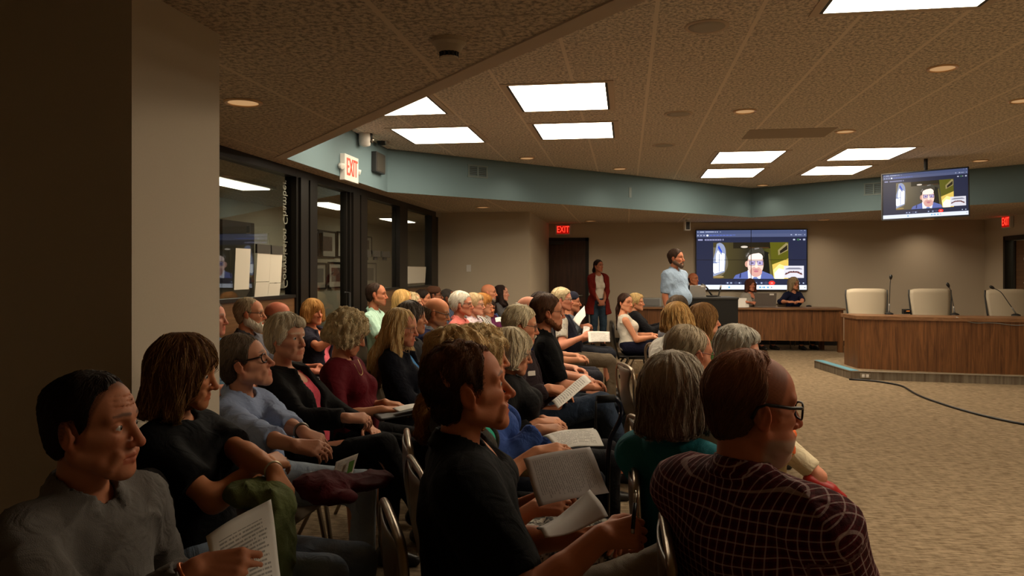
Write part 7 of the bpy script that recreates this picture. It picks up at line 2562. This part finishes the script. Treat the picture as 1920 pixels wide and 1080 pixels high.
P9 = person(who='man in navy vest', label='grey-blond man with spectacles in navy vest over a patterned shirt, holding an open booklet',
       px=1056, yt=538, d=8.5, face=-10, body=-2, lean=10, sex='m', hair='short', thick=0.018, hair_col=(206, 188, 150), skin=(208, 144, 118), glasses=(170, 160, 150), black_chair=True,
       top=dict(col=(186, 180, 168), neck='collar', sleeve='short', pat='floral', col2=(140, 140, 140), jacket=dict(name='vest', col=(22, 24, 40), sleeve='none', gap=(0.0, 0.03), neck='open')), legs=dict(col=(104, 92, 76)), belly=0.03,
       r=dict(at=(1092, 632, 8.25), dir=(1, 0.1, 0.35), nrm=(-0.2, -0.8, 0.4), curl=0.5), l=dict(at=(1100, 634, 8.45), dir=(1, -0.2, 0.2), curl=0.5))
P10 = person(who='man in dark knit cap', label='man in dark blue cap holding loose white papers, behind the man in the navy vest',
       px=1073, yt=548, d=9.3, face=-2, body=-2, lean=4, sex='m', hair='none', skin=(190, 130, 100), top=dict(col=(90, 96, 104), neck='crew', sleeve='long'), legs=dict(col=(40, 42, 50)), low=True,
       r=dict(at=(1090, 612, 9.0), dir=(1, 0.1, 0.2), curl=0.6))

# front row, from the man in plaid away
P1 = person(who='man in plaid shirt', label='balding man in red and white plaid shirt with black spectacles, nearest the camera',
       px=1418, yt=659, d=1.86, face=8, body=33, twist=26, chair_rz=-8, lean=7, pitch=4, sex='m', hair='receding', thick=0.008, recede=0.06, hair_col=(112, 76, 54), hair_top=(182, 128, 98), flow=dict(length=0.05), scalp=((124, 80, 58), 0.75, 0.09, 0.085), bald=1, skin=(196, 124, 92), glasses=(14, 12, 12), grim=0.0026, temple=1.5, stubble=((196, 180, 164), 0.8), fat=0.6, ruddy=1, belly=0.055, bw=1.24, hs=1.04, old=1, strands=2600,
       top=dict(col=(96, 24, 30), col2=(214, 190, 186), pat='plaid', neck='collar', sleeve='elbow', cut=0.3, folds=0.010, tight=1.5, fit=0.018), legs=dict(col=(60, 60, 66)), r='lap', l='lap')
P2 = person(who='woman in teal jacket', label='woman with grey bob in teal jacket, seen from behind in the front row',
       px=1268, yt=655, d=2.5, face=52, body=38, twist=32, chair_rz=-8, chair_fwd=0.05, lean=13, sex='f', hair='bob', zbot=-0.115, thick=0.028, hair_col=(112, 98, 84), hair_top=(196, 186, 170), streak=(186, 176, 160), skin=(200, 140, 108),  # highlight on top of the bob is put into the hair colour
       top=dict(col=(30, 114, 126), neck='high', sleeve='long', folds=0.008, fit=0.006), legs=dict(col=(50, 46, 40)), bw=0.95)
P3 = person(who='balding man with thin white hair', label='balding man with thin white hair between the grey bob and the orange scarf',
       px=1294, yt=609, d=3.35, face=26, body=24, twist=16, lean=6, pitch=6, sex='m', hair='short', thick=0.006, hair_col=(196, 178, 150), strands=900, bald=1, ruddy=1, skin=(206, 142, 112), glasses=(110, 40, 30), beard=((206, 200, 190), 0.003), old=1,
       top=dict(col=(160, 150, 130), neck='collar', sleeve='long'), legs=dict(col=(60, 58, 54)))
P4 = person(who='grey-haired woman with red spectacles', label='woman with short grey hair, orange scarf, cream trousers and red shoes',
       px=1389, yt=608, d=3.9, face=-18, body=34, chair_rz=26, lean=4, pitch=6, sex='f', hair='crop', thick=0.024, hair_col=(176, 170, 156), streak=(210, 206, 196), skin=(210, 148, 120), glasses=(120, 36, 56), grim=0.003, old=1, fine=True, shoes=(150, 24, 18), lowshoe=True,
       top=dict(col=(230, 110, 60), neck='high', sleeve='long', pat='floral', col2=(90, 140, 70)), legs=dict(col=(214, 200, 168), cut=0.86, loose=0.006),
       rl=dict(knee=(1446, 818, 4.22), ankle=(1540, 893, 4.08)), foot_dir={-1: (0.72, -0.62, -0.42)}, ll=dict(knee=(0.40, 0.10, 0.52), ankle=(0.42, 0.1, 0.085), pix=False))
P5 = person(who='blonde woman in white blouse', label='woman with short honey-blonde hair in white blouse, seen from behind',
       px=1270, yt=565, d=5.4, face=62, body=20, twist=14, lean=-17, sex='f', hair='bob', zbot=-0.06, thick=0.024, hair_col=(176, 134, 78), streak=(216, 182, 122), skin=(206, 150, 118),
       top=dict(col=(220, 216, 206), neck='collar', sleeve='long', folds=0.012, fit=0.016), legs=dict(col=(60, 60, 70)), fine=True)
P6 = person(who='woman with brown bob in profile', label='woman with long brown bob in profile, green top, sitting before the podium',
       px=1323, yt=567, d=5.9, face=0, body=8, lean=4, sex='f', hair='bob', zbot=-0.16, thick=0.024, hair_col=(120, 86, 48), streak=(160, 122, 76), skin=(208, 150, 120), fine=True, nose=1.3,
       top=dict(col=(50, 110, 60), neck='crew', sleeve='long'), legs=dict(col=(50, 48, 50)))
P5b = person(who='man with dark greying hair', label='person with tousled dark greying hair half hidden behind the honey-blonde woman',
       px=1272, yt=553, d=6.9, face=58, body=24, sex='m', hair='short', thick=0.02, hair_col=(92, 76, 60), skin=SK, top=dict(col=(110, 110, 116), neck='collar', sleeve='long'), legs=dict(col=(50, 50, 56)), low=True)
P7 = person(who='woman in white sleeveless top', label='woman with long dark hair in white sleeveless top and navy skirt, turning towards the audience',
       px=1174, yt=549, d=9.8, face=-50, body=-2, lean=10, sex='f', hair='tail', thick=0.014, zbot=-0.34, hair_col=(58, 36, 26), skin=(212, 150, 116), fine=False,
       top=dict(col=(226, 218, 204), neck='scoop', sleeve='none'), legs=dict(kind='skirt', col=(22, 24, 44)), black_chair=True,
       r='lap', l='lap')
P8 = person(who='blonde woman in black suit', label='blonde woman in black jacket beside the woman in the white top',
       px=1194, yt=549, d=10.5, face=-14, body=-4, lean=8, sex='f', hair='crop', hair_col=(206, 176, 120), skin=(210, 150, 116), top=dict(col=(24, 24, 28), neck='crew', sleeve='long'), legs=dict(col=(24, 24, 28)), low=True, r='hold', l='hold')

# standing and behind the table
P39 = person(who='standing woman in red cardigan', label='woman standing by the back door in long rust-red cardigan and jeans',
       px=1123, yt=486, d=15.2, face=-52, body=-78, lean=0, stand=True, sex='f', hair='tail', zbot=-0.14, hair_col=(44, 28, 22), skin=(172, 112, 86), hs=0.97, pz=0.86,
       top=dict(col=(216, 206, 190), neck='v', sleeve='none', name='blouse', jacket=dict(name='cardigan', col=(112, 30, 24), gap=(0.12, 0.085), ease=0.03, tail=0.22, pat='plain')), legs=dict(col=(44, 60, 76), kind='jeans', col2=(58, 76, 92), loose=0.012), r='clasp', l='clasp', gres=1.0)
P40 = person(who='standing man in light blue polo', label='tall heavy man with dark beard standing in light blue polo shirt beside the podium',
       px=1269, yt=466, d=11.2, face=-34, body=-44, lean=1, stand=True, sex='m', hair='short', thick=0.01, hair_col=(60, 42, 32), skin=(184, 122, 92), beard=((92, 72, 60), 0.004), belly=0.055, bw=1.24, hs=1.06, pz=0.96,
       top=dict(col=(150, 172, 198), neck='polo', sleeve='short', cut=0.92, fit=0.012, hem=-0.10), legs=dict(col=(70, 92, 118), kind='jeans', col2=(90, 112, 136), loose=0.01), r='down', l='down')
P41 = person(who='bald man behind the podium laptop', label='bald man in dark uniform seated at the long table behind the podium laptop',
       px=1301, yt=512, d=15.15, face=-50, body=-60, sex='m', hair='fringe', fringe_top=0.02, hair_col=(60, 44, 36), bald=1, skin=(180, 118, 86), pz=0.56, top=dict(col=(24, 24, 30), neck='collar', sleeve='long'), legs=dict(col=(24, 24, 30)), low=True, chair='bronze chair of the bald man at the long table')
P42 = person(who='woman in grey at the table', label='woman with auburn hair in light grey cardigan seated at the long table behind a laptop',
       px=1408, yt=522, d=15.2, face=-76, body=-70, sex='f', hair='bob', zbot=-0.14, thick=0.02, hair_col=(92, 52, 36), skin=(196, 130, 102), pz=0.56, top=dict(col=(80, 74, 72), neck='scoop', sleeve='none', jacket=dict(name='cardigan', col=(160, 154, 144), gap=(0.05, 0.06))), legs=dict(col=(40, 40, 46)), chair='bronze chair of the woman in grey at the long table',
       r=dict(at=(1400, 566, 14.75), dir=(0.8, -0.4, 0), nrm=(0, 0, 1)), l=dict(at=(1416, 566, 14.8), dir=(-0.4, -0.6, 0), nrm=(0, 0, 1)))
P43 = person(who='woman in navy at the table', label='woman with wavy grey-blonde hair and spectacles in navy top, leaning on the long table',
       px=1489, yt=519, d=15.15, face=-66, body=-74, lean=-4, sex='f', hair='bob', zbot=-0.16, thick=0.02, hair_col=(150, 130, 100), streak=(196, 176, 140), skin=(200, 140, 108), glasses=(30, 26, 24), pz=0.56, top=dict(col=(24, 28, 54), neck='v', sleeve='three'), legs=dict(col=(30, 30, 40)), chair='bronze chair of the woman in navy at the long table',
       r=dict(at=(1478, 566, 14.75), dir=(1, -0.1, 0.05), nrm=(0, -0.3, 1), pole=(0, -1, -0.5)), l=dict(at=(1505, 567, 14.72), dir=(-1, 0, 0.1), nrm=(0, -0.3, 1), pole=(0, 1, -0.5)))


# ------------------------------------------------------------------ caps worn on heads
def cap_hat(info, col, label, brim=True):
    mb = MB()
    mb.lathe([(0.101, 0.045), (0.104, 0.07), (0.100, 0.10), (0.082, 0.128), (0.05, 0.142), (0.001, 0.147)], (-0.012, 0, 0), 24)
    o = mb.build('cap', plain(col, 0.9), info['E'], True)
    o.data.transform(Matrix.Diagonal((1.0, 0.84, 1, 1)))
    o.data.transform(info['mtx'])
    if brim:
        b = MB()
        pts = [(0.075, -0.062), (0.10, -0.055), (0.135, -0.04), (0.150, 0), (0.135, 0.04), (0.10, 0.055), (0.075, 0.062)]
        b.prism(pts, 0.052, 0.058)
        q = b.build('brim', plain((16, 14, 14), 0.8), o)
        q.data.transform(info['mtx'])


cap_hat(P37, (74, 44, 26), '')
cap_hat(P10, (28, 30, 48), '', False)
# ------------------------------------------------------------------ papers and belongings
def m_print(name, lines, paper=(0.70, 0.68, 0.65), dark=0.30, margin=0.12, top=0.10, title=False, vert=False):
    k = NT(name)
    w = k.n('ShaderNodeAttribute', attribute_name='weave').outputs['Vector']
    s = k.n('ShaderNodeSeparateXYZ', {0: w})
    u, v = (s.outputs[1], s.outputs[0]) if vert else (s.outputs[0], s.outputs[1])
    row = k.math('FLOOR', k.math('MULTIPLY', v, lines))
    fr = k.math('FRACT', k.math('MULTIPLY', v, lines))
    ink = k.math('MULTIPLY', k.math('GREATER_THAN', fr, 0.32), k.math('LESS_THAN', fr, 0.78))
    cmb = k.n('ShaderNodeCombineXYZ', {0: k.math('MULTIPLY', u, 42.0), 1: k.math('MULTIPLY', row, 7.31), 2: 0.0})
    words = k.math('GREATER_THAN', k.noise(cmb.outputs[0], 1.0, 1), 0.42)
    cmb2 = k.n('ShaderNodeCombineXYZ', {0: 3.3, 1: k.math('MULTIPLY', row, 3.77), 2: 1.0})
    ln = k.math('LESS_THAN', u, k.math('ADD', 0.45, k.math('MULTIPLY', k.noise(cmb2.outputs[0], 1.0, 1), 0.75)))
    cmb3 = k.n('ShaderNodeCombineXYZ', {0: 9.1, 1: k.math('MULTIPLY', row, 1.93), 2: 4.0})
    gap = k.math('GREATER_THAN', k.noise(cmb3.outputs[0], 1.0, 1), 0.38)
    inm = k.math('MULTIPLY', k.math('GREATER_THAN', u, margin), k.math('LESS_THAN', u, 1 - margin))
    inv = k.math('MULTIPLY', k.math('GREATER_THAN', v, top), k.math('LESS_THAN', v, 0.92))
    f = ink
    for q in (words, ln, gap, inm, inv):
        f = k.math('MULTIPLY', f, q)
    c = k.mix(k.math('MULTIPLY', f, 0.75), paper, tuple(dark * p for p in paper))
    return k.out(c, 0.75, 0.2)


def sheet(label, corners, m, bend=0.0, curl=0.0, name='paper', stack=0.0008, group='papers held by the audience', n=14):
    """sheet between corner points TL, TR, BR, BL; bend bows it along the width, curl lifts the lower edge"""
    TL, TR, BR, BL = (np.array(c) for c in corners)
    nr = np.cross(TR - TL, BL - TL); nr /= np.linalg.norm(nr)
    if nr.dot(np.array([0, 0, 1.5]) - (TL + BR) / 2) < 0 and abs(nr[2]) < 0.2: nr = -nr
    if nr[2] < 0: nr = -nr
    V, UV = [], []
    for j in range(n + 1):
        for i in range(n + 1):
            u, v = i / n, j / n
            p = (TL * (1 - u) + TR * u) * (1 - v) + (BL * (1 - u) + BR * u) * v
            p = p + nr * (bend * math.sin(PI * u) + curl * math.sin(PI * v) + 0.25 * bend * math.sin(2 * PI * (u + v)))
            V.append(p); UV.append((u, v))
    V = np.array(V)
    c0 = V.mean(0)
    Q = [(j * (n + 1) + i, j * (n + 1) + i + 1, (j + 1) * (n + 1) + i + 1, (j + 1) * (n + 1) + i) for j in range(n) for i in range(n)]
    o = np_mesh(name, V - c0, np.array(Q), m, None, None, np.array(UV))
    o.location = c0
    md = o.modifiers.new('thick', 'SOLIDIFY'); md.thickness = stack; md.offset = 0
    tag(o, label, 'paper', group)
    return o


mp1 = m_print('printed_page', 26, margin=0.10)
mp2 = m_print('printed_page_dense', 34, (0.62, 0.60, 0.60), 0.42, 0.10, vert=True)
mp3 = m_print('printed_page_small', 18, (0.74, 0.72, 0.68))
mp4 = m_print('notice_page', 22, (0.80, 0.78, 0.74), margin=0.14, top=0.16)

sheet('printed page held low by the man in the grey sweater', (W(386, 1006, 1.66), W(508, 936, 1.78), W(530, 1110, 1.66), W(420, 1160, 1.56)), mp4, 0.012)
sheet('large dense printed page held by the woman behind the man in black polo', (W(981, 860, 2.36), W(1106, 838, 2.46), W(1142, 924, 2.36), W(1010, 950, 2.28)), mp2, 0.012)
sheet('folded stack of pages in the left hand of the man in black polo', (W(1006, 990, 2.0), W(1106, 918, 2.12), W(1140, 968, 2.06), W(1022, 1008, 1.96)), mat('page_back', (0.52, 0.49, 0.46), 0.75), -0.012, 0.01, stack=0.003)
sheet('bright open pages on the lap of the woman in blue fleece', (W(1018, 818, 3.15), W(1112, 803, 3.3), W(1132, 836, 3.1), W(1046, 846, 2.98)), mp3, 0.010, 0.012, stack=0.003)
sheet('printed page held by the white-haired man with moustache', (W(1094, 703, 4.85), W(1109, 715, 4.75), W(1046, 766, 4.5), W(1034, 752, 4.6)), mp3, 0.008)
sheet('open booklet held by the man in the navy vest', (W(1102, 622, 8.2), W(1143, 622, 8.25), W(1144, 641, 8.15), W(1104, 642, 8.1)), mp3, 0.006, stack=0.004)
sheet('loose white page held up by the man in the dark knit cap', (W(1074, 600, 9.0), W(1096, 573, 9.05), W(1098, 592, 8.95), W(1086, 612, 8.9)), M['paper'], 0.012)
sheet('white page hanging below the hand of the man in the dark knit cap', (W(1094, 612, 8.9), W(1106, 613, 8.95), W(1104, 626, 8.85), W(1092, 628, 8.85)), M['paper'], 0.01)
sheet('white papers on the lap of the woman in burgundy', (W(736, 766, 4.2), W(790, 755, 4.35), W(799, 763, 4.2), W(748, 772, 4.1)), M['paper'], 0.004, stack=0.004)
sheet('small white page in the middle of the left block near the bald bearded man', (W(928, 596, 9.2), W(944, 594, 9.25), W(942, 603, 9.2), W(930, 604, 9.15)), M['paper'], 0.004)
fo = sheet('black folder under the papers of the woman in burgundy', (W(700, 778, 4.2), W(796, 762, 4.4), W(806, 772, 4.22), W(712, 788, 4.06)), M['black'], 0.0, stack=0.012, group=None, name='folder')
fo['category'] = 'folder'
cd = sheet('white card with green strip held by the person in light blue shirt', (W(630, 866, 2.86), W(672, 850, 2.95), W(660, 892, 2.84), W(621, 902, 2.8)), mp3, 0.002)
gs = MB().poly([W(655, 866, 2.868), W(665, 862, 2.876), W(660, 884, 2.818), W(650, 888, 2.81)]).build('card_strip', plain((90, 150, 60), 0.6), None)
gs.parent = cd
gs.matrix_parent_inverse = Matrix.Translation(-Vector(cd.location))

# pen of the man in black polo
pa, pb = W(1186, 1000, 1.88), W(1192, 922, 1.93)
pn = empty('pen', pa, 0, 'dark ballpoint pen upright in the hand of the man in black polo', 'pen')
dv = (pb - pa)
MB().tube([dv * 0.1, dv * 0.72], 0.0052, 10).build('barrel', plain((16, 18, 30), 0.3), pn, True)
MB().tube([dv * 0.72, dv * 0.95], 0.0048, 10).build('grip', M['chrome'], pn, True)
MB().tube([dv * 0.95, dv * 1.03], 0.003, 8, 0.001).build('tip', M['chrome'], pn, True)
MB().tube([dv * 0.0, dv * 0.1], 0.0045, 8).build('button', M['chrome'], pn, True)

# cane with foam grip and wrist loop
cd_ = 3.3
c0 = W(1118, 749, cd_)
cn_ = empty('walking_cane', (W(1142, 1000, cd_).x, W(1142, 1000, cd_).y, 0), 0, 'dark blue walking cane with black foam grip and wrist loop', 'cane')
o_ = Vector(cn_.location)
MB().tube([W(1119, 749, cd_) - o_, W(1152, 747, cd_ + 0.02) - o_], 0.017, 12).build('grip', plain((12, 12, 12), 0.8), cn_, True)
sh = [W(1150, 747, cd_ + 0.02), W(1160, 752, cd_ + 0.02), W(1166, 768, cd_ + 0.02), W(1164, 784, cd_), W(1155, 802, cd_), W(1145, 820, cd_), W(1140, 850, cd_)]
bt = W(1136, 1150, cd_); bt.z = 0.03
MB().tube([tuple(p - o_) for p in arc_pts(sh + [bt], 0.05, 4)], 0.0105, 10).build('shaft', plain((14, 18, 40), 0.3), cn_, True)
MB().lathe([(0.001, 0), (0.02, 0), (0.019, 0.03), (0.012, 0.045), (0.001, 0.046)], (bt.x - o_.x, bt.y - o_.y, 0.0), 14).build('rubber_foot', M['black'], cn_, True)
lp = [W(1117, 752, cd_ - 0.02), W(1116, 790, cd_ - 0.03), W(1112, 822, cd_ - 0.04), W(1115, 830, cd_ - 0.04), W(1119, 826, cd_ - 0.04), W(1118, 790, cd_ - 0.03), W(1118, 752, cd_ - 0.02)]
MB().tube([tuple(p - o_) for p in arc_pts(lp, 0.03, 4)], 0.0028, 6).build('wrist_loop', plain((12, 12, 12), 0.7), cn_, True)


def soft(name, label, cat, prims, col, amp=0.012, res=0.012, tight=2.2, pat='plain', col2=None, sd=5):
    """a crumpled cloth thing from overlapping rounded pieces, world coordinates"""
    lo = np.min([p[0][1] for p in prims], 0) - 0.05; hi = np.max([p[0][2] for p in prims], 0) + 0.05
    c = (lo + hi) / 2
    F = Field(lo, hi, res)
    for p, k in prims: F.add(p, k)
    F.apply(lambda D, X, Y, Z: D + folds(X, Y, Z, sd, amp, tight))
    V, Q = F.mesh()
    o = np_mesh(name, V - c, Q, cloth(col, pat, col2), None, None, np.zeros((len(V), 2)))
    o.location = c
    return tag(o, label, cat)


q = lambda *a: tuple(W(*a))
soft('folded_jacket', 'maroon jacket lying over the lap of the person in light blue shirt', 'jacket',
     [(ell(q(602, 903, 2.76), (0.10, 0.10, 0.035)), 0), (ell(q(668, 905, 2.84), (0.11, 0.085, 0.03)), 0.04), (ell(q(708, 897, 2.92), (0.07, 0.06, 0.032)), 0.04), (ell(q(620, 930, 2.68), (0.10, 0.06, 0.03)), 0.04)], (84, 24, 30), 0.013, 0.008, 3.0)
soft('draped_coat', 'olive green coat draped over the lap of the woman in black tee', 'coat',
     [(ell(q(478, 925, 2.36), (0.10, 0.09, 0.045)), 0), (ell(q(520, 945, 2.31), (0.05, 0.08, 0.05)), 0.04), (ell(q(528, 1010, 2.27), (0.028, 0.085, 0.11)), 0.04), (ell(q(522, 1075, 2.25), (0.03, 0.09, 0.08)), 0.04)], (98, 106, 64), 0.014, 0.008, 3.0)
soft('shoulder_bag', 'dark shoulder bag standing against the column beside the woman in black tee', 'bag',
     [(ell(q(268, 960, 2.3), (0.07, 0.12, 0.13)), 0)], (22, 18, 15), 0.006)
# clear bag beside the far chair
cb = WZ(1196, 712, 0.0)
t = empty('clear_bag', (cb.x, cb.y, 0), YAW, 'clear plastic bag with tan contents on the carpet beside the woman in white', 'bag')
MB().lathe([(0.001, 0.003), (0.10, 0.003), (0.115, 0.05), (0.11, 0.16), (0.08, 0.22), (0.085, 0.25)], (0, 0, 0), 18).build('bag_skin', m_glass('bag_plastic', (0.82, 0.80, 0.76), 1.2), t, True)
MB().lathe([(0.001, 0.008), (0.085, 0.008), (0.095, 0.04), (0.07, 0.07), (0.001, 0.08)], (0, 0, 0), 16).build('contents', plain((176, 130, 80), 0.7), t, True)

# watch, bracelets, lanyard
def wrist_band(info, side, name, col, back, r=0.031, h=0.008, metal=0.8, label=None):
    d_ = info['HD'][side] / np.linalg.norm(info['HD'][side])
    el, wr = info['EL'][side], info['WR'][side]
    u = (wr - el) / np.linalg.norm(wr - el)
    c = wr - u * back
    mb = MB()
    ax = Vector(u); a = ax.orthogonal().normalized(); b = ax.cross(a)
    mb.tube([Vector(c) + (a * math.cos(t) + b * math.sin(t)) * r for t in [2 * PI * i / 24 for i in range(24)]], h / 2, 8, closed=True)
    o = mb.build(name, plain(col, 0.3, metal=metal), info['E'], True)
    if label: o['label'] = label
    return o


wrist_band(P16, -1, 'bracelet', (200, 110, 60), 0.02, label='copper bracelet')
wrist_band(P17, 1, 'bracelet', (200, 190, 160), 0.012, 0.027, 0.007)
wrist_band(P18, 1, 'watch', (120, 116, 108), 0.015, 0.031, 0.012)
# small marks on garments, found by looking from the camera onto the cloth
bpy.context.view_layer.update()


def mark_on(info, garment_name, px, py, w, h, col, name):
    for ch in info['E'].children:
        if ch.name.split('.')[0] != garment_name: continue
        mi = ch.matrix_world.inverted()
        o0 = mi @ Vector((0, 0, EYE))
        dr = (mi @ W(px, py, 1.0) - o0).normalized()
        ok, loc, nrm, _ = ch.ray_cast(o0, dr)
        if not ok: return
        ax = Vector((0, 0, 1)).cross(nrm).normalized(); up = nrm.cross(ax)
        mb = MB(); mb.obox(loc + nrm * 0.003, ax * w / 2, up * h / 2, nrm * 0.002)
        return mb.build(name, plain(col, 0.7), info['E'])


mark_on(P40, 'shirt', 1284, 507, 0.05, 0.022, (24, 26, 40), 'emblem')
mark_on(P12, 'jacket', 996, 700, 0.055, 0.03, (220, 214, 204), 'name_sticker')
# necklace of the woman in burgundy: laid on the cloth from the neck to the chest
nk = []
for px, py in ((652, 660), (658, 672), (664, 684), (670, 696), (676, 706), (680, 700), (676, 688), (670, 674), (664, 664)):
    for ch in P20['E'].children:
        if ch.name.split('.')[0] == 'shirt':
            mi = ch.matrix_world.inverted(); o0 = mi @ Vector((0, 0, EYE))
            ok, loc, nrm, _ = ch.ray_cast(o0, (mi @ W(px, py, 1.0) - o0).normalized())
            if ok: nk.append(loc + nrm * 0.004)
if len(nk) > 4:
    MB().tube([tuple(p) for p in arc_pts(nk, 0.02, 4)], 0.001, 6).build('necklace', plain((210, 180, 110), 0.3, metal=0.9), P20['E'], True)
